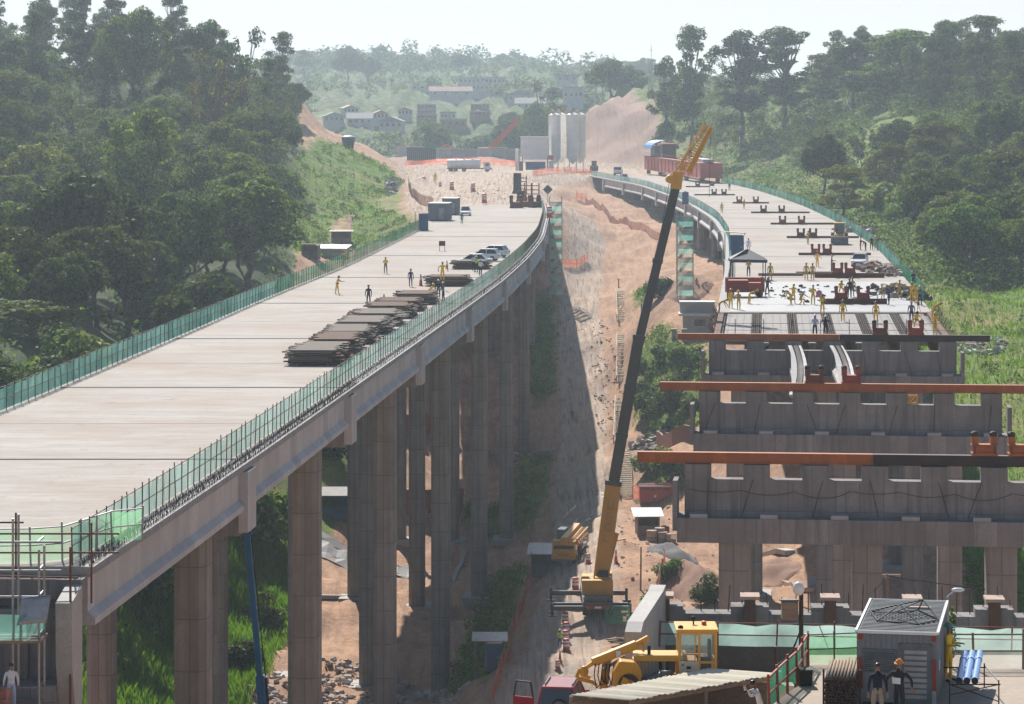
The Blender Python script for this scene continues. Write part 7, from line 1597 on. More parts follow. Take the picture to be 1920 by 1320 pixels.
def person(label, loc, face, pose, top, bot, helmet=None, boots='black', s=1.0, belt=None, hair='h_dark', group=None):
    """face: heading in degrees, 0 looks towards the camera (-y), 90 to the picture's right"""
    o = thing('person', label, 'person', loc, R(180 + face), group); o.scale = (s, s, s); me, hel, hr, bl, J = PM[pose]
    b = link('body', me, o)
    for i, q in enumerate((top, bot, 'skin', boots)): b.material_slots[i].link = 'OBJECT'; b.material_slots[i].material = M[q]
    for nm, mb, q in (('helmet', hel, helmet), ('hair', hr, hair if not helmet else None), ('belt', bl, belt)):
        if q is None: continue
        key = (pose, nm)
        if key not in PC: PC[key] = mb.build(nm, M[q], o, True).data; w = [c for c in o.children if c.data == PC[key]][0]
        else: w = link(nm, PC[key], o)
        w.material_slots[0].link = 'OBJECT'; w.material_slots[0].material = M[q]
    NP[0] += 1; return o
Y, OC = 'c_yellow', 'c_ochre'
gl_ = 'people on the left deck'
for px, py, f, ps, t, b, h, lb in ((632, 552, 70, 'reach', Y, Y, 'h_green', 'worker in yellow overalls stooping alone nearest the left net'), (691, 572, 190, 'stand', 'c_dark', 'c_navy', 'h_dark', 'man in black shirt and dark jeans standing alone on the left deck'),
        (723, 513, 185, 'hold', Y, 'c_grey', 'h_yellow', 'worker in yellow jacket and grey trousers seen from behind on the left deck'), (770, 538, 170, 'stand', 'c_blue', 'c_plum', 'h_blue', 'worker in blue helmet and dark blue jacket beside the tall orange cone'),
        (645, 499, 195, 'stand', Y, Y, 'h_yellow', 'worker in yellow standing at the left net with back turned'), (866, 420, 5, 'walk', 'c_green', 'c_dark', None, 'person in green shirt walking toward the camera near the white pickup'),
        (807, 557, 60, 'crouch', Y, Y, 'h_yellow', 'worker in yellow crouching beside the last bar stack'), (822, 561, 200, 'stand', 'c_navy', 'c_navy', 'h_white', 'man in dark blue with white helmet at the net beside the crouching worker'),
        (831, 566, 250, 'hold', 'c_grey', 'c_navy', 'h_white', 'man in grey with white helmet leaning at the net by the bar stacks'), (893, 511, 200, 'hold', 'c_hiviz', 'c_navy', 'h_white', 'man in yellow-green hi-vis vest beside the silver sedan'), (901, 518, 150, 'hold', 'c_white', 'c_navy', 'h_white', 'man in white shirt and helmet at the net beside the hi-vis man'), (888, 508, 160, 'hold', 'c_lblue', 'c_navy', 'h_yellow', 'man in pale shirt half hidden behind the hi-vis man')):
    person(lb, on(px, py), f, ps, t, b, h, s=1.05, group=gl_, belt='black' if t == Y else None)
person('worker in yellow standing on top of the separate bar stack', on(829, 546) + Vector((0, 1.5, .95)), 10, 'hips', Y, Y, 'h_yellow', s=1.1, group=gl_)
person('worker in yellow far up on the yard among the orange barrels', on(816, 346), 0, 'stand', Y, Y, 'h_orange', s=1.7)
gr = 'workers on the right deck'
W_ = [(482, 563, 0, 'stand', OC, OC, 'h_yellow', 'worker in ochre far up on the right deck, left of the fourth saddle row', 0), (613, 540, 20, 'walk', OC, OC, 'h_yellow', 'worker in ochre between the pair of saddles in the third row', 0), (990, 748, 10, 'walk', OC, OC, 'h_red', 'worker in ochre walking beside the rusty saddles left of the backhoe', 0),
  (1045, 883, 40, 'hips', Y, Y, 'h_red', 'worker in yellow with red helmet left of the man in blue', 0), (1130, 910, 80, 'hold', 'c_blue', 'c_blue', 'h_yellow', 'man in dark blue leaning on the saddle behind the wet concrete', 0), (768, 961, 0, 'stand', OC, OC, 'h_red', 'worker in ochre standing right of the canopy at the wet concrete', 0),
  (980, 960, 10, 'stand', OC, OC, 'h_yellow', 'left one of two workers in ochre side by side on the wet concrete', 0), (1017, 962, -10, 'stand', OC, OC, 'h_yellow', 'right one of two workers in ochre side by side on the wet concrete', 0), (640, 940, 180, 'hold', OC, 'c_dark', 'h_dark', 'man in ochre standing under the dark canopy', .6),
  (750, 1056, 20, 'reach', 'c_dark', 'c_dark', 'h_dark', 'man in black right of the red finishing machine', 0), (535, 1132, 30, 'stand', Y, Y, 'h_orange', 'worker in yellow at the left end of the uncast strip', -.1), (582, 1140, -20, 'reach', OC, Y, 'h_yellow', 'second worker in yellow from the left end of the uncast strip', -.1), (652, 1104, 80, 'bend', Y, Y, 'h_yellow', 'worker in yellow bending before the red finishing machine', -.05),
  (880, 1107, -70, 'bend', Y, Y, 'h_green', 'worker in yellow with green helmet bending at the wet concrete edge', -.05), (903, 1098, 10, 'reach', Y, Y, 'h_yellow', 'worker in yellow standing behind the bending one with green helmet', 0), (950, 1106, 40, 'crouch', OC, Y, 'h_white', 'worker crouching at the concrete edge left of the first saddle row', -.05), (1020, 1107, 0, 'hold', Y, Y, 'h_green', 'worker in yellow and green helmet kneeling left of the man with pink sack', -.05),
  (1075, 1166, 5, 'hold', Y, Y, 'h_dark', 'worker in yellow carrying a pink sack on the shoulder on the uncast strip', -.1), (1195, 1202, 0, 'walk', Y, Y, 'h_dark', 'worker in yellow with tool belt walking at the middle of the uncast strip', -.1), (1390, 1212, -8, 'walk', Y, Y, 'h_dark', 'worker in yellow walking above the brown saddle on the uncast strip', -.1),
  (1235, 1066, 170, 'stand', 'c_navy', 'c_navy', 'h_dark', 'man in dark clothes between the two nearest red saddles', 0), (1252, 1058, 160, 'stand', OC, 'c_grey', 'h_dark', 'man in ochre and grey close behind the dark one between the red saddles', 0), (1185, 1040, 0, 'crouch', Y, Y, 'h_green', 'worker in yellow crouching behind the nearest left red saddle', 0),
  (1440, 1072, 60, 'bend', OC, OC, 'h_yellow', 'worker in ochre bending on the wet concrete left of the man in blue overalls', 0), (1466, 1106, -60, 'reach', 'c_blue', 'c_blue', 'h_green', 'man in blue overalls reaching down at the right of the wet concrete', 0), (1530, 1072, 0, 'hold', OC, OC, 'h_yellow', 'worker in ochre carrying timber near the right net', 0), (1612, 1012, 20, 'hold', 'c_blue', 'c_blue', 'h_dark', 'man in blue at the end of the right net', .1),
  (1602, 1086, 30, 'hold', Y, Y, 'h_yellow', 'left worker in yellow of the crowded group at the right edge', 0), (1628, 1098, -30, 'reach', Y, Y, 'h_yellow', 'middle worker in yellow of the crowded group at the right edge', 0), (1650, 1112, 10, 'hold', 'c_grey', 'c_navy', 'h_yellow', 'man in grey at the front of the crowded group at the right edge', -.05),
  (1600, 1214, 175, 'stand', 'c_grey', 'c_blue', 'h_blue', 'surveyor in grey shirt and blue trousers by the tripod', -.1), (1630, 1236, 0, 'crouch', Y, Y, 'h_dark', 'worker in yellow crouching between surveyor and red saddle', -.1), (1739, 1286, -5, 'hold', Y, Y, 'h_yellow', 'worker in yellow standing at the right front corner of the uncast strip', -.1), (1733, 1186, 90, 'bend', OC, Y, 'h_yellow', 'worker in ochre bending over the right edge of the uncast strip', -.1),
  (1300, 785, 90, 'stand', 'c_dark', 'c_dark', 'h_dark', 'man in black by the net right of the backhoe', 0), (1325, 786, -60, 'bend', 'c_dark', 'c_dark', 'h_dark', 'man in black bending beside the backhoe bucket', 0), (1365, 784, 0, 'hold', 'c_dark', 'c_dark', 'h_dark', 'leftmost man of the trio at the right net', 0), (1390, 782, 10, 'stand', OC, OC, 'h_yellow', 'worker in ochre in the middle of the trio at the right net', 0), (1409, 784, -20, 'stand', 'c_dark', 'c_dark', 'h_dark', 'rightmost man of the trio at the right net', 0),
  (565, 802, 0, 'hold', 'c_blue', 'c_navy', 'h_white', 'man in blue with white helmet in front of the blue toilet', 0), (600, 800, 20, 'hold', 'c_pink', 'c_navy', 'h_dark', 'person in pink shirt beside the blue toilet', 0), (639, 798, 0, 'stand', 'c_white', 'c_white', None, 'person in white shirt right of the blue toilet', 0), (475, 1162, 100, 'bend', OC, OC, 'h_yellow', 'worker in ochre bending at the left edge of the uncast strip', -.1), (527, 432, 0, 'stand', 'c_blue', 'c_navy', 'h_blue', 'person in blue far up the right deck beside a beam', 0), (1155, 612, 0, 'stand', 'c_dark', 'c_dark', 'h_dark', 'dark figure standing at the right net behind the backhoe', 0)]
for x, y, f, ps, t, b, h, lb, z in W_: person(lb, z4(x, y, z if z > -.2 else 0), f, ps, t, b, h, s=1.06, belt='black' if (t in (Y,) and h == 'h_dark') else None, group=gr)
person('man in pale blue shirt and white helmet leaning on the guard rail', PZ(1528, 634, 0), 0, 'hold', 'c_lblue', 'c_navy', 'h_white', s=1.05, group=gr); person('man in dark shirt and white helmet beside the pale blue one behind the beam', PZ(1548, 634, 0), 0, 'hips', 'c_dark', 'c_navy', 'h_white', s=1.02, group=gr)
p = z4(1070, 1120, 0); tag(MB().ell((0, 0, 1.25), (.3, .22, .34), 8, 6).build('sack', M['c_pink'], loc=p + Vector((-.25, -.2, .05)), smooth=True), 'pink sack carried by a worker on the uncast strip', 'sack')
o = thing('tripod', 'survey tripod beside the surveyor in blue trousers', 'tripod', z4(1640, 1205, 0))
for k in range(3): a = k * 2.09; MB().tube((.45 * math.cos(a), .45 * math.sin(a), -.1), (.04 * math.cos(a), .04 * math.sin(a), 1.45), .025, n=5).build('leg', M['cab_yellow'], o)
MB().b2((-.1, -.1, 1.45), (.1, .1, 1.75)).build('instrument', M['blackpaint'], o)
for px, py, f, ps, t, b, h, lb, s in ((1050, 1218, 190, 'walk', 'c_hiviz', 'c_blue', 'h_white', 'man in hi-vis vest and blue trousers beside the red barrels on the valley road', 1.0), (1073, 791, 0, 'stand', 'c_dark', 'c_dark', 'h_dark', 'dark figure walking alone on the shaded road far down the valley', 1.0), (1087, 1052, 40, 'stand', 'c_dark', 'c_dark', 'h_dark', 'man in dark clothes beside the parked crane truck', 1.0), (1306, 545, 0, 'stand', OC, OC, 'h_yellow', 'worker in ochre below the curved right viaduct', 1.1), (1318, 548, 60, 'bend', OC, OC, 'h_yellow', 'worker in ochre bending below the curved right viaduct', 1.1), (640, 470, 0, 'stand', 'c_dark', 'c_dark', 'h_dark', 'dark figure near the small canopy hut left of the deck', 1.0)):
    person(lb, gz(px, py), f, ps, t, b, h, s=s)
# ------------------------------------------------------------------ right foreground: abutment, platform, plant
tag(MB().prism([(9.0, 70), (45, 70), (45, 99.5), (9.9, 99.5), (9.5, 95.5), (7.9, 91.0), (7.2, 86)], -6.5, 0.0, 'Z').build('platform_ground', M['pad']), kind='structure')
o = thing('abutment', 'concrete abutment wall of the right crossing with rusty stub columns behind pale net', 'abutment', (17.5, 118, 0), -R(4)); ab = lambda px, y=118: (px - 960) * y / F - 17.5
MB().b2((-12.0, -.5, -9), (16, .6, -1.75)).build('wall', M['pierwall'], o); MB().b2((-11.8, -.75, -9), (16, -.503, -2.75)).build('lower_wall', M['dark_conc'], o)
for k, px in enumerate((1246, 1407, 1557, 1710, 1862)):
    x = ab(px); MB().b2((x - .75, -.55, -1.75), (x + .75, .55, -1.45)).build('pedestal', M['pierwall'], o); q = MB().b2((x - .22, -.72, -3.4), (x + .22, -.1, -1.12)).build('stub_column', M['form_rust'], o); MB().b2((x - .38, -.85, -1.12), (x + .38, .25, -1.0)).build('cap_plate', M['sack'], q)
q = MB()
for k in range(46): x = -10 + k * .53; q.tube((x, .2, -1.8), (x + random.uniform(-.08, .08), .2, -1.0 + random.uniform(-.2, .4)), .022, n=4)
tag(q.build('starter_bars', M['rebar'], o), kind='stuff')
o = thing('wing_wall', 'sloping concrete wing wall at the left end of the abutment', 'wall', (5.6, 117, 0), 0)
MB().prism([(-5.2, -9), (1.2, -9), (1.2, -.6), (.2, -.7), (-6.6, -.75), (-7.4, -1.0), (-7.4, -2.9), (-6.6, -3.4), (-5.2, -4.0)], -.3, .3, 'X').build('wall', M['conc'], o); o.rotation_euler = (0, 0, -R(9))
net_fence('scaffold_net', 'pale green net on scaffold tubes along the front of the abutment wall', [(5.7 + 27 * k / 12, 115.4 - 1.2 * k / 12, -2.55 - .02 * k) for k in range(13)], .95, 'safety net', M['pale_net'], 2.25, .06, postmat=M['rust_red'])
net_fence('site_fence', 'faint white net fence with timber posts along the far edge of the right platform', [(13.4 + 1.6 * k, 97.0, .0) for k in range(9)], 1.12, 'fence', M['ghost_net'], 1.6, .07, postmat=M['wood'])
net_fence('site_fence', 'deep green net fence along the left edge of the platform', [(7.75, 90.0, 0), (8.35, 92.2, 0), (9.0, 94.3, 0), (9.62, 97.3, 0)], 1.05, 'fence', M['green_net'], 1.4, .08, postmat=M['red_steel'])
net_fence('site_fence', 'lime green net panel left of the grey steel container', [(9.7, 97.6, 0), (10.6, 97.8, 0), (11.4, 98.0, 0)], 1.0, 'fence', M['lime_net'], .85, .05, postmat=M['rebar'])
# container
o = thing('container', 'dark grey corrugated steel container cabin with red corner posts and flat ribbed roof', 'container', (11.72, 90.9, 0), -R(11)); w, dp, h = 1.2, 5.9, 2.2
MB().b2((-w, 0, .1), (w, dp, h)).build('shell', M['grey_box'], o); r = MB()
for k in range(38): y = .1 + k * .155; r.b2((w, y, .15), (w + .03, y + .07, h - .05)); r.b2((-w - .03, y, .15), (-w, y + .07, h - .05))
for k in range(15):
    x = -w + .12 + k * .16
    r.b2((x, -.025, 1.75), (x + .08, 0, h - .03))
r.build('corrugation', M['grey_box'], o)
rf = MB().b2((-w - .04, -.05, h), (w + .04, dp + .05, h + .05))
for k in range(24): y = .06 + k * .245; rf.b2((-w + .05, y, h + .05), (w - .05, y + .09, h + .085))
rf.build('roof', M['greysteel'], o); e = MB().b2((-w - .07, -.08, h + .02), (-w + .0, dp + .08, h + .1)).b2((w - .0, -.08, h + .02), (w + .07, dp + .08, h + .1)).b2((-w, -.09, h + .0), (w, -.05, h + .09)).b2((-w, dp + .05, h), (w, dp + .09, h + .09)); e.build('roof_edge', M['white'], o)
for s in (-1, 1):
    for y in (0, dp):
        MB().b2((s * w - .09 * s - .07, y - .04, .5), (s * w - .09 * s + .07, y + .03, 1.45)).build('corner_post', M['red_steel'], o); MB().b2((s * w - .09 * s - .07, y - .04, .05), (s * w - .09 * s + .07, y + .03, .5)).build('corner_foot', M['galv'], o); MB().b2((s * w - .09 * s - .07, y - .04, 2.0), (s * w - .09 * s + .07, y + .03, h)).build('corner_casting', M['red_steel'], o)
dr = MB().b2((.1, -.05, .1), (1.02, -.003, 1.85)); d_ = dr.build('door', M['greysteel'], o); q = MB()
for k in range(9): q.b2((.22, -.07, .25 + k * .17), (.9, -.051, .36 + k * .17))
q.build('door_slat', M['galv'], d_); MB().b2((.06, -.06, .1), (.12, -.02, 1.92)).b2((1.0, -.06, .1), (1.06, -.02, 1.92)).b2((.06, -.06, 1.85), (1.06, -.02, 1.92)).build('door_frame', M['greysteel'], o)
q = MB().b2((-1.05, -.05, 1.02), (-.02, -.003, 1.72)); lv = q.build('louvre', M['greysteel'], o); q = MB()
for k in range(11): q.box((-.535, -.06, 1.06 + k * .06), (.96, .05, .015), rot=Matrix.Rotation(R(30), 3, 'X'))
q.build('louvre_blade', M['galv'], lv); MB().b2((w + .035, .7, 1.0), (w + .05, .95, 1.3)).build('notice', M['white'], o); MB().b2((-.12, -.06, .7), (-.04, -.02, .95)).build('notice', M['cab_yellow'], o)
# wire cage and board on the container roof
o = thing('wire_cage', 'bent black wire cage lying on the container roof', 'wire cage', (12.15, 93.4, h + .1), R(14)); q = MB(); A = [(-1.0, -.6, .02), (0.0, -1.5, .02), (.9, -.9, .02), (.95, .9, .02), (.1, .7, .02), (-.6, 1.0, .02)]; top = (-.1, -.2, .42); t2 = (.95, .5, .42)
for i in range(6): q.bar(A[i], A[(i + 1) % 6], .035, .035)
for i in (0, 1, 5): q.bar(A[i], top, .03, .03)
for i in (2, 3, 4): q.bar(A[i], t2, .03, .03)
q.bar(top, t2, .03, .03)
for k in range(10): q.bar((-.85 + k * .17, -.7, .03), (-.8 + k * .17, .8, .03), .012, .012)
q.build('wire_frame', M['black'], o)
tag(MB().box((0, 0, .03), (.75, .16, .035), rz=R(-8)).build('timber_board', M['sack'], loc=(12.95, 95.0, h + .1)), 'pale timber board lying on the container roof', 'board')
# street light arm at the container's far corner
o = thing('flood_lamp', 'white lamp head on a short arm at the back corner of the container', 'lamp', (14.2, 97.3, 0)); MB().tube((0, 0, 0), (0, 0, 2.3), .04, n=6).build('post', M['galv'], o); MB().tube((0, 0, 2.3), (.25, 0, 2.5), .03, n=6).build('arm', M['galv'], o); MB().ell((.33, 0, 2.52), (.22, .1, .07), 10, 6).build('lamp_head', M['white'], o, True)
# rusty pipe stack
o = thing('pipe_stack', 'stack of rusty brown steel pipes beside the container, open ends facing camera', 'pipe stack', (9.95, 90.3, 0), R(-9)); rr = random.Random(4); k = 0
for r_ in range(10):
    for c in range(10 - r_ % 2):
        if k >= 96: break
        x = -.47 + c * .1 + (.05 if r_ % 2 else 0); z = .12 + r_ * .092; y0 = rr.uniform(-.12, .1); L_ = 3.2 + rr.uniform(-.3, .3); dx = rr.uniform(-.04, .04) if r_ < 9 else rr.uniform(-.25, .2); dz = 0 if r_ < 9 else rr.uniform(0, .08)
        MB().lathe([(.032, .001), (.046, 0), (.046, L_), (.032, L_), (.032, .001)], 10, 0, (0, 0, 0), 'Y').build('pipe', M['form_rust'] if r_ < 9 else M['wood'], o, True).location = (x, y0, z); k += 1
MB().b2((-.58, .4, 0), (-.52, .46, 1.15)).b2((.52, .4, 0), (.58, .46, 1.15)).b2((-.6, .4, 0), (.6, .5, .07)).b2((-.6, 2.4, 0), (.6, 2.5, .07)).build('rack', M['dark_steel'], o)
tag(MB().box((0, 0, .28), (.42, .45, .5)).build('crate', M['black'], loc=(9.25, 94.2, 0), bevel=.03), 'black plastic crate behind the rusty pipe stack', 'crate')
# three pvc pipes on a trestle
o = thing('pipe_trestle', 'thin steel trestle carrying blue plastic pipes', 'trestle', (14.1, 92.6, 0)); q = MB()
for y in (-1.5, 1.3):
    for x in (-.75, .75): q.tube((x, y, 0), (x, y, .75), .022, n=5)
    q.tube((-.8, y, .62), (.8, y, .62), .022, n=5)
q.tube((-.75, -1.5, .3), (.75, -1.5, .62), .018, n=5).tube((-.75, -1.5, .62), (.75, -1.5, .1), .018, n=5).tube((.75, -1.5, .7), (.75, 1.3, .7), .02, n=5); q.build('frame', M['dark_steel'], o)
for k, lb in enumerate(('leftmost of three blue plastic pipes on the trestle', 'middle one of three blue plastic pipes on the trestle', 'rightmost of three blue plastic pipes on the trestle')):
    q = thing('plastic_pipe', lb, 'pipe', (13.62 + k * .24, 91.0, .75), 0, 'blue plastic pipes'); b = MB().tube((0, 0, 0), (.72, 3.6, .2), .105, n=14, cap=False).tube((.0, 3.6 * 0, 0), (.01, .05, .003), .112, n=14, cap=False); b.build('tube', M['pvc'], q, True); MB().tube((0.004, .02, 0), (.006, .03, 0), .095, n=14).build('bore', M['black'], q); MB().tube((.50, 2.5, .139), (.56, 2.8, .155), .115, n=14).build('socket', M['pvc'], q, True)
tag(MB().box((0, 0, .012), (.5, .7, .02)).build('board', M['greysteel'], loc=(14.9, 90.6, 0.0), rz=R(8)), 'grey board lying on the ground beside the trestle', 'board')
# climbing plant on the fence
o = thing('potted_vine', 'thin leafy vine climbing the pale fence right of the container', 'plant', (14.35, 97.5, 0)); MB().path([(0, 0, 0), (.05, 0, .6), (-.03, 0, 1.2), (.06, 0, 1.7)], .02, 5).build('stem', M['bark'], o)
link('leaves', leaves_mesh('leaves', [(.0, 0, .4 + k * .2, .16, .14, .14) for k in range(8)], 260, .07, [M['leaf']], seed=44), o)
# people of the platform
person('worker in yellow rain suit and green helmet standing right of the container', (13.85, 94.8, 0), 60, 'hold', 'c_yellow', 'c_yellow', 'h_green', s=1.02)
person('bareheaded man in dark blue shirt and khaki trousers before the container', (10.82, 88.4, 0), 0, 'stand', 'c_navy', 'c_khaki', None, s=.99)
p = person('man in black polo shirt with orange helmet before the container door', (11.5, 88.7, 0), -30, 'hips', 'c_dark', 'c_dark', 'h_orange', s=1.0)
MB().b2((-.1, .14, 1.12), (.16, .165, 1.3)).build('chest_print', M['white'], p)
p = person('man in white shirt lifting a camera behind the green fence', (7.75, 93.0, -1.35), -80, 'shoot', 'c_white', 'c_khaki', None, s=1.0)
o = thing('photo_camera', 'small black camera held up by the man in white shirt', 'camera', (7.37, 93.05, .02), R(10)); MB().b2((-.05, -.07, -.05), (.05, .07, .05)).build('camera_body', M['black'], o); MB().tube((-.05, 0, 0), (-.15, 0, 0), .035, n=10).build('lens', M['black'], o)
# lamp pole with boxes at the abutment
o = thing('lamp_pole', 'dark pole with floodlight, junction box and drooping cables before the abutment', 'lamp pole', (10.65, 110, -4.2)); MB().tube((0, 0, 0), (0, 0, 4.75), .1, .08).build('pole', M['dark_steel'], o); MB().ell((-.1, -.05, 4.75), (.22, .2, .26), 12, 8).build('floodlight', M['white'], o, True); MB().b2((-.72, -.2, 3.62), (-.12, .25, 4.28)).build('junction_box', M['wood'], o, False, .02); MB().box((-.42, 0, 4.32), (.72, .6, .06), rot=Matrix.Rotation(R(-6), 3, 'X')).build('box_roof', M['greysteel'], o)
MB().path([(0, 0, 3.3), (-.3, -.3, 2.6), (-.75, -.7, 2.2), (-1.1, -1.2, 2.1)], .03, 5).path([(0, 0, 3.2), (-.45, -.2, 2.3), (-1.0, -.8, 1.9)], .025, 5).build('cable', M['black'], o); MB().b2((.05, -.14, 2.6), (.2, .0, 3.1)).b2((.1, -.14, 1.9), (.25, 0, 2.4)).build('switch_box', M['galv'], o)
o = thing('power_cabinet', 'beige electric cabinet on a timber post beside the pump truck', 'electric cabinet', (9.0, 101, -4.2)); MB().tube((-.08, .1, 0), (-.08, .1, 4.2), .07).build('post', M['dark_steel'], o); MB().b2((-.02, -.3, 1.75), (.52, .3, 2.95)).build('cabinet', M['sheet'], o, False, .02); MB().b2((-.15, -.15, 3.0), (.12, .05, 3.4)).build('meter_box', M['galv'], o, False, .02); MB().b2((-.02, -.2, 0), (.5, .2, 1.75)).build('stand', M['dark_steel'], o)
o = thing('utility_pole', 'thin pole with short crossarm behind the container', 'utility pole', (19.6, 156, hz(19.6, 156))); zt = CZ - (1076 - HY) * 156 / F - hz(19.6, 156); MB().tube((0, 0, 0), (0, 0, zt), .09, .07).build('pole', M['wood'], o); MB().bar((-.7, 0, zt - .1), (.7, 0, zt - .1), .12, .16).build('crossarm', M['sack'], o)
for nm, a, b, sag in (('power_cable', (10.6, 110, -.1), (19.6, 156, CZ - (1080 - HY) * 156 / F), .8), ('power_cable', (19.6, 156, CZ - (1080 - HY) * 156 / F), (46, 140, -4.5), .9)):
    a, b = Vector(a), Vector(b); pts = [a.lerp(b, k / 20) - Vector((0, 0, sag * 4 * (k / 20) * (1 - k / 20))) for k in range(21)]; tag(MB().path(pts, .025, 4).build(nm, M['black']), 'sagging cable between lamp pole and utility pole' if sag < .85 else 'sagging cable running right from the utility pole', 'cable')
# concrete spraying machine
o = thing('spraying_machine', 'yellow concrete spraying machine with glazed cab and folded arm in the pit', 'spraying machine', (6.4, 106, -4.3), 0)
MB().b2((-2.6, -.9, .9), (1.5, 1.1, 2.3)).build('chassis', M['yellow'], o, False, .05)
for x in (-2.0, 1.0):
    for s in (-1, 1): MB().wheel((x, s * 1.0, .65), .65, .4, 0, 'Y').build('wheel', M['black'], o)
cb = MB(); cx0, cx1, y0, y1, za, zb = -.52, .78, -.75, .75, 3.0, 4.08
for x in (cx0, cx1):
    for y in (y0, y1): cb.bar((x, y, 2.3), (x * .97 + .03, y * .95, zb), .09, .09)
for z in (za, zb - .05): cb.bar((cx0, y0, z), (cx1, y0, z), .08, .08).bar((cx0, y1, z), (cx1, y1, z), .08, .08).bar((cx0, y0, z), (cx0, y1, z), .08, .08).bar((cx1, y0, z), (cx1, y1, z), .08, .08)
cb.bar((.2, y0, 2.3), (.2, y0, zb), .09, .09).bar((.05, y0, za), (.05, y0, zb), .04, .04); cb.build('cab_frame', M['cab_yellow'], o, False, .012); MB().box((.13, 0, zb + .05), (1.5, 1.75, .1)).build('cab_roof', M['cab_yellow'], o, False, .04)
for c, sz in (((-.17, y0, 3.52), (.6, .012, .9)), ((.49, y0, 3.35), (.5, .012, 1.2)), ((-.17, y1, 3.52), (.6, .012, .9)), ((.49, y1, 3.52), (.5, .012, .9)), ((cx0, 0, 3.52), (.012, 1.3, .9)), ((cx1, 0, 3.52), (.012, 1.3, .9))): MB().box(c, sz).build('window', M['pane'], o)
MB().b2((.22, -.2, 2.5), (.66, .3, 3.1)).b2((.55, -.2, 3.1), (.66, .3, 3.65)).build('driver_seat', M['black'], o); MB().lathe([(.17, 0), (.19, .02), (.17, .04)], 14, 0, (.05, -.2, 3.35)).build('steering_wheel', M['white'], o); MB().b2((cx0 + .05, y0 + .05, 2.3), (.15, y1 - .05, 3.0)).build('cab_base', M['yellow'], o)
MB().lathe([(.01, 0), (.09, 0), (.09, .13), (.01, .15)], 10, 0, (.42, .1, zb + .1)).build('beacon', M['orange'], o); MB().tube((.05, .2, zb + .1), (.05, .2, zb + .22), .03).ell((.05, .2, zb + .3), (.1, .1, .1), 8, 6).build('work_light', M['black'], o); MB().ell((-.45, -.6, zb + .13), (.1, .08, .08), 8, 6).build('work_light', M['black'], o)
MB().b2((-2.1, -.55, 3.08), (cx0 + .3, .55, 3.2)).b2((-2.1, -.6, 3.0), (cx0 + .3, -.52, 3.22)).build('canopy_plate', M['cab_yellow'], o, False, .02); MB().b2((-.52, -.86, 2.2), (.18, -.77, 3.05)).build('side_panel', M['sheet'], o, False, .02); MB().b2((-.25, -.875, 2.78), (-.1, -.861, 2.88)).b2((-.24, -.875, 2.5), (-.12, -.861, 2.7)).b2((-.42, -.875, 2.9), (-.36, -.861, 2.95)).build('marking', M['black'], o)
MB().tube((-1.55, -.3, 3.2), (-1.55, -.3, 3.5), .06).b2((-1.2, -.3, 2.3), (-1.1, -.2, 3.08)).b2((-.95, -.5, 2.3), (-.85, -.4, 3.08)).build('hand_rail', M['black'], o)
MB().b2((-2.1, -.2, 2.3), (-1.0, .9, 2.95)).build('water_tank', M['sheet'], o, False, .06); q = MB()
for k in range(9): q.b2((-2.1 + k * .13, -.23, 2.28), (-2.07 + k * .13, -.2, 2.97))
q.build('tank_cage', M['galv'], o); MB().b2((-1.9, -1.2, 1.7), (-1.2, -.7, 2.3)).build('crate', M['sheet'], o)
MB().path([(-1.95, -1.0, 2.2), (-1.55, -1.05, 2.5), (-1.1, -1.05, 2.55), (-.75, -1.0, 2.2)], .085, 10).path([(-1.5, -1.1, 2.25), (-1.15, -1.12, 2.7), (-.8, -1.1, 2.7), (-.55, -1.0, 2.3)], .085, 10).path([(-1.9, -.9, 2.4), (-1.3, -.95, 2.75), (-.7, -.9, 2.6)], .06, 8).build('hose', M['greysteel'], o, True)
MB().prism([(-2.85, 1.4), (-1.88, 1.4), (-1.84, 2.75), (-2.1, 3.08), (-2.62, 3.12), (-2.85, 2.75)], -1.2, -.5, 'Y').build('pump_hood', M['yellow'], o, False, .05); MB().b2((-2.02, -1.222, 2.1), (-1.86, -1.201, 2.35)).build('emblem', M['white'], o); MB().prism([(-3.0, 1.2), (-2.5, 1.2), (-2.3, 2.5), (-2.5, 2.6)], -1.35, -1.0, 'Y').build('outrigger', M['yellow'], o, False, .03); MB().lathe([(.2, 0), (.38, 0), (.38, .12), (.2, .12)], 16, 0, (-2.3, -1.26, 2.3), 'Y').build('drum', M['dark_steel'], o)
MB().bar((-3.35, -.2, .9), (-3.0, -.1, 3.05), .26, .28).bar((-3.1, -.1, 3.0), (-2.75, -.05, 3.25), .3, .3).build('boom_post', M['yellow'], o, False, .03); MB().bar((-3.55, -.35, 2.93), (-1.98, .0, 3.5), .26, .3).build('spray_arm', M['cab_yellow'], o, False, .03); MB().bar((-1.98, 0, 3.5), (-1.55, .08, 3.72), .17, .2).build('arm_extension', M['cab_yellow'], o, False, .02); MB().b2((-2.72, -.36, 3.12), (-2.55, -.345, 3.32)).build('emblem', M['white'], o); MB().bar((-3.2, -.3, 2.65), (-2.4, -.2, 3.1), .09, .09).build('arm_ram', M['galv'], o)
MB().bar((-3.55, -.35, 2.9), (-3.85, -.4, 2.7), .12, .13).build('wrist', M['cab_yellow'], o); n_ = MB().ell((-3.85, -.4, 2.62), (.16, .14, .2), 8, 6).bar((-4.1, -.4, 2.38), (-3.55, -.4, 2.25), .14, .14).bar((-4.12, -.4, 2.4), (-4.0, -.4, 2.7), .09, .12).tube((-3.6, -.4, 2.27), (-3.4, -.4, 2.12), .06).bar((-3.95, -.3, 2.5), (-3.65, -.5, 2.42), .1, .1); n_.build('nozzle_head', M['yellow'], o)
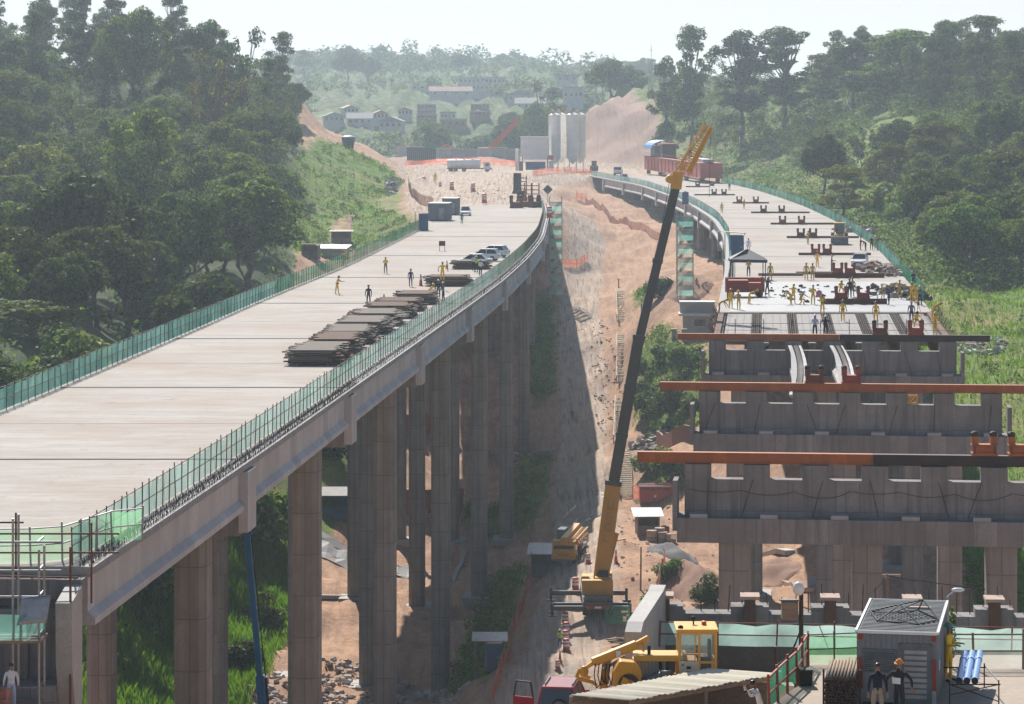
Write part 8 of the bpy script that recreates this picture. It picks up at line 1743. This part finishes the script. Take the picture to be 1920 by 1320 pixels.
for k in range(7):
    x = -3.45 + k * .13; MB().path([(x, -.45, 2.9), (x - .05, -.52, 2.5), (x + .03, -.52, 2.05 + .1 * (k % 3)), (x + .18, -.5, 2.2), (x + .25, -.42, 2.85)], .022, 6).build('hydraulic_hose', M['black'], o, True)
MB().box((-1.75, -.1, 3.42), (.04, .2, .3), rz=.3).build('mirror', M['cab_yellow'], o)
# corrugated roof shelter
A, B_, C_, D_ = Vector((4.0, 100.6, -1.72)), Vector((9.2, 102.6, -1.2)), Vector((6.9, 104.7, -1.41)), Vector((2.0, 101.5, -1.72))
o = thing('shelter', 'open shelter with ribbed pale fibre cement roof in front of the spraying machine', 'shelter', (5.5, 102.5, -4.3)); oo = Vector((5.5, 102.5, -4.3)); b = MB(); n = 110; vs = []
for i in range(n + 1):
    t = i / n; z = .016 * math.sin(i * math.pi * .5) ; wob = .02 * math.sin(i * .37)
    p, q = A.lerp(B_, t), D_.lerp(C_, t); vs += [p - oo + Vector((0, 0, z + wob)), q - oo + Vector((0, 0, z + wob * .5)), p - oo + Vector((0, 0, z + wob - .03)), q - oo + Vector((0, 0, z + wob * .5 - .03))]
fs = []
for i in range(n):
    a, c = 4 * i, 4 * (i + 1); fs += [(a, c, c + 1, a + 1), (a + 2, a + 3, c + 3, c + 2), (a, a + 2, c + 2, c), (a + 1, c + 1, c + 3, a + 3)]
b.add(vs, fs); b.build('roof', M['sheet'], o)
for p in (A, B_, C_, D_, A.lerp(B_, .5)): MB().tube((p.x - oo.x, p.y - oo.y + .1, 0), (p.x - oo.x, p.y - oo.y + .1, p.z - oo.z - .05), .06).build('post', M['wood'], o)
MB().bar(D_ - oo + Vector((.1, -.15, -1.35)), C_ - oo + Vector((0, -.15, -1.35)), .06, 2.3).bar(C_ - oo + Vector((0, -.15, -1.45)), B_ - oo + Vector((0, .15, -1.45)), .06, 2.2).build('back_wall', M['wood'], o); MB().bar(A - oo + Vector((0, .1, -.12)), B_ - oo + Vector((0, .1, -.12)), .1, .14).bar(D_ - oo + Vector((0, -.1, -.12)), C_ - oo + Vector((0, -.1, -.12)), .1, .14).build('purlin', M['wood'], o)
for i, (x, y, m, lb) in enumerate(((6.05, 100.7, 'blue', 'left blue drum standing under the front edge of the shelter roof'), (6.75, 101.0, 'blue_boom', 'right blue drum standing under the front edge of the shelter roof'), (5.2, 100.9, 'dark_tarp', 'dark grey drum left of the blue drums under the shelter'))):
    q = thing('plastic_drum', lb, 'drum', (x, y, -3.3), 0, 'drums under the shelter'); MB().lathe([(.01, 0), (.3, 0), (.32, .05), (.32, .4), (.34, .43), (.32, .46), (.32, .9), (.28, 1.0), (.01, 1.0)], 18).build('shell', M[m], q, True); MB().tube((.12, .05, 1.0), (.12, .05, 1.04), .05).build('bung', M['white'], q)
tag(MB().b2((4.3, 100.4, -4.3), (7.6, 101.9, -3.3)).build('bench', M['wood']), 'timber bench carrying drums under the shelter', 'bench')
# red off-roader with open door
o = car('dark red off-roader seen from behind with its left door open and spare wheel', (2.2, 128, -7.9), R(82), M['car_red'], 'suv'); q = MB().wheel((0, 0, 0), .34, .22, 0, 'X').build('spare_wheel', M['black'], o); q.location = (-2.22, -.1, .95); MB().wheel((-.06, 0, 0), .26, .18, 0, 'X').build('wheel_cover', M['greysteel'], q)
dr = MB().b2((.35, 0, .42), (1.35, .06, .95)).build('open_door', M['car_red'], o); dr.location = (-.45, .9, 0); dr.rotation_euler = (0, 0, R(68)); f = MB().bar((.38, .03, .95), (.5, .03, 1.6), .06, .06).bar((.5, .03, 1.6), (1.2, .03, 1.6), .06, .06).bar((1.2, .03, 1.6), (1.33, .03, .95), .06, .06); f.build('window_frame', M['blackpaint'], dr)
r = MB()
for s in (-1, 1): r.bar((-1.6, s * .58, 1.8), (.2, s * .58, 1.8), .05, .05)
r.build('roof_rail', M['blackpaint'], o)
o2 = thing('blue_bar', 'blue steel bar leaning beside the off-roader', 'bar', (4.2, 127.5, hz(4.2, 127.5))); MB().tube((0, 0, 0), (.5, .2, 2.2), .06).build('shaft', M['pvc'], o2)
rr = random.Random(12)
for k in range(26):
    x, y = rr.uniform(-2.0, 0.9), rr.uniform(124.5, 130.5); q = MB().ell((0, 0, .16), (.42, .26, .19), 10, 6); s = q.build('sandbag', M['sack'], smooth=True); s.location = (x, y, hz(x, y) + .25 * (k % 3)); s.rotation_euler = (rr.uniform(-.2, .2), rr.uniform(-.2, .2), rr.uniform(0, 3)); tag(s, 'pale sandbag in the heap beside the off-roader', 'sandbag', 'sandbags at the road edge')
sh = KIND['bush1']; tree('bush1', -1.6, 133.5, .42, 'small bright green bush beside the sandbags at the road edge', name='bush', cat='bush')
debris('rubble', 'broken rocks along the left edge of the near hill', 0, 0, 120, 3.5, 6, ['rock', 'sack', 'soil'], .2, .7, 31, 'rocks', (-.5, 134, hz(-.5, 134)), 'stuff', .2)
debris('rubble', 'stones and timber on the pit floor around the spraying machine', 0, 0, 120, 5, 6, ['rock', 'sack', 'wood'], .15, .5, 32, 'rocks', (3, 112, hz(3, 112)), 'stuff', .1)
# ------------------------------------------------------------------ left foreground: pier head, scaffold, nets
lx = lambda px, d=118: (px - 960) * d / F
o = thing('bridge_pier', 'dark concrete pier head under the near end of left viaduct with pale end plate', 'bridge pier', (-26, 117.5, 0), -R(3)); ox = -26
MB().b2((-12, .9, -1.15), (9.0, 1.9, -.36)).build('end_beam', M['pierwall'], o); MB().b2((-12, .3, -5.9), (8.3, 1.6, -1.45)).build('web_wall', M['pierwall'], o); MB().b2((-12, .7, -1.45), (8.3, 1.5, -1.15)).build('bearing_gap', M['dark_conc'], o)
MB().b2((1.2, .02, -5.3), (4.6, .298, -1.75)).build('wall_panel', M['pier'], o); MB().b2((4.75, .06, -4.6), (7.0, .298, -2.15)).build('wall_panel', M['pierwall'], o); MB().b2((6.2, -1.3, -5.35), (8.35, .29, -4.15)).build('cross_head', M['pierwall'], o); MB().b2((-12, -.5, -6.9), (6.1, .29, -5.5)).build('cross_head', M['pier'], o)
for k in range(9): MB().b2((-3 + k * 1.2, .55, -1.42), (-2.75 + k * 1.2, .69, -1.17)).build('jack', M['dark_steel'], o)
q = MB()
for k in range(22): x = 5.2 + k * .17; q.bar((x, .9, -1.3), (x + random.uniform(-.2, .2), .2, -1.9 + random.uniform(-.3, .3)), .03, .03)
tag(q.build('starter_bars', M['rebar'], o), kind='stuff'); MB().tube((8.9, -.95, -5.5), (8.9, -.95, 1.2), .05, n=6).tube((5.7, -.6, -6.5), (5.7, -.6, .3), .05, n=6).tube((4.2, -.5, .0), (9.2, -.95, .0), .04, n=6).build('guard_tube', M['rust_red'], o)
MB().prism([(-1.2, -.95), (.9, -.55), (.9, -6.0), (-.5, -5.2), (-1.1, -3.4)], 8.36, 9.0, 'X').build('end_plate', M['conc'], o)
for x in (7.0, .6): zb = hz(ox + x, 117.5) - 2; c = column_mb(1.7, 2.2, zb, -5.3).build('column', M['pier'], o); c.location = (x, 0, 0)
o = thing('scaffold', 'scaffold tubes with a blue-green netted work platform at the left edge under the deck', 'scaffold', (-19.5, 115.4, -6.1)); q = MB()
for x in (-1.8, .35, 1.35):
    for y in (-.8, .5): q.tube((x, y, 0), (x, y, 8.6 if x < 1 else 7.4), .05, n=6)
for z in (2.1, 4.1, 5.6, 6.6, 7.7): q.tube((-2.2, -.8, z), (2.2 if z > 6 else 1.4, -.8, z), .045, n=6); q.tube((1.3, -.8, z), (1.3, .6, z), .045, n=6)
q.build('tube_frame', M['galv'], o); MB().b2((-2.2, -1.3, 3.9), (1.5, .5, 4.0)).build('platform_board', M['wood'], o); n_ = MB(); n_.add([(-2.2, -1.35, 4.0), (.95, -1.35, 4.0), (.95, -1.35, 5.0), (-2.2, -1.35, 5.05)], [(0, 1, 2, 3)]); n_.add([(.95, -1.35, 4.0), (1.4, .5, 4.0), (1.4, .5, 4.95), (.95, -1.35, 5.0)], [(0, 1, 2, 3)]); n_.build('net', M['teal_net'], o)
o = thing('metal_sheet', 'bent pale metal sheet hanging on the scaffold below the deck', 'sheet', (-18.35, 114.4, -.55)); pts = [(-.55, .04 * 0, 0), (.85, 0, -.05)]; b = MB(); n = 8; vs = []
for i in range(n + 1):
    for j in range(n + 1): u, v_ = i / n, j / n; vs.append((-.45 + 1.15 * u - .12 * v_, -.12 * math.sin(u * 3) - .35 * v_, .05 - 1.0 * v_ + .1 * math.sin(u * 2)))
fs = [(i * (n + 1) + j, i * (n + 1) + j + 1, (i + 1) * (n + 1) + j + 1, (i + 1) * (n + 1) + j) for i in range(n) for j in range(n)]
b.add(vs, fs); k_ = b.build('sheet', M['galv'], o, True); so_ = k_.modifiers.new('thick', 'SOLIDIFY'); so_.thickness = .02
net_fence('safety_net', 'lime green net box standing on the near corner of the left deck', [(-20.9, 119.6, 0), (-18.3, 119.8, 0), (-16.6, 125.5, 0), (-15.6, 126.0, 0)], 1.4, 'safety net', M['lime_net'], 1.6, .07, postmat=M['galv'])
o = thing('scaffold', 'loose scaffold tubes standing at the near end of the left deck', 'scaffold', (-20.6, 118.6, -.4)); q = MB()
for x, h in ((-.9, 2.1), (-.1, 2.3), (.9, 2.6), (3.9, 2.2)): q.tube((x, 0, -1), (x, 0, h), .045, n=6)
for z in (1.0, 1.75, 2.2): q.tube((-1.5, .05, z), (1.2 if z > 2 else 5.0, .05, z), .04, n=6)
q.build('tube_frame', M['rust_red'], o)
person('person in white shirt standing below the scaffold at the left edge', (-19.05, 113.6, -4.65), 200, 'stand', 'c_white', 'c_lblue', None, s=1.0)
tag(MB().b2((-34, 112.2, -7.6), (-18.2, 116.7, -4.65)).build('work_platform', M['soil']), 'earth bench below the near end of the left deck', 'earth bench', None, 'structure')
net_fence('barrier_net', 'orange barrier net at the bottom left corner below the scaffold', [(-20.6, 112.9, -4.65), (-18.9, 112.7, -4.65)], 1.0, 'barrier net', M['orange_net'], 1.0, .05, postmat=M['wood'], group=og)
# ------------------------------------------------------------------ haze
hm = bpy.data.materials.new('haze'); hm.use_nodes = True; N = hm.node_tree.nodes; L = hm.node_tree.links
N.remove(N['Principled BSDF']); pv = N.new('ShaderNodeVolumePrincipled'); pv.inputs['Color'].default_value = (.74, .88, 1, 1); pv.inputs['Density'].default_value = HAZE; pv.inputs['Anisotropy'].default_value = .45
L.new(pv.outputs[0], N['Material Output'].inputs['Volume'])
try: hm.cycles.homogeneous_volume = True
except Exception: pass
zlo = float(V[:, 2].min()) - 1
hb = MB().b2((-6500, -200, zlo), (6500, 4400, 85)).build('haze', hm); tag(hb, kind='stuff')
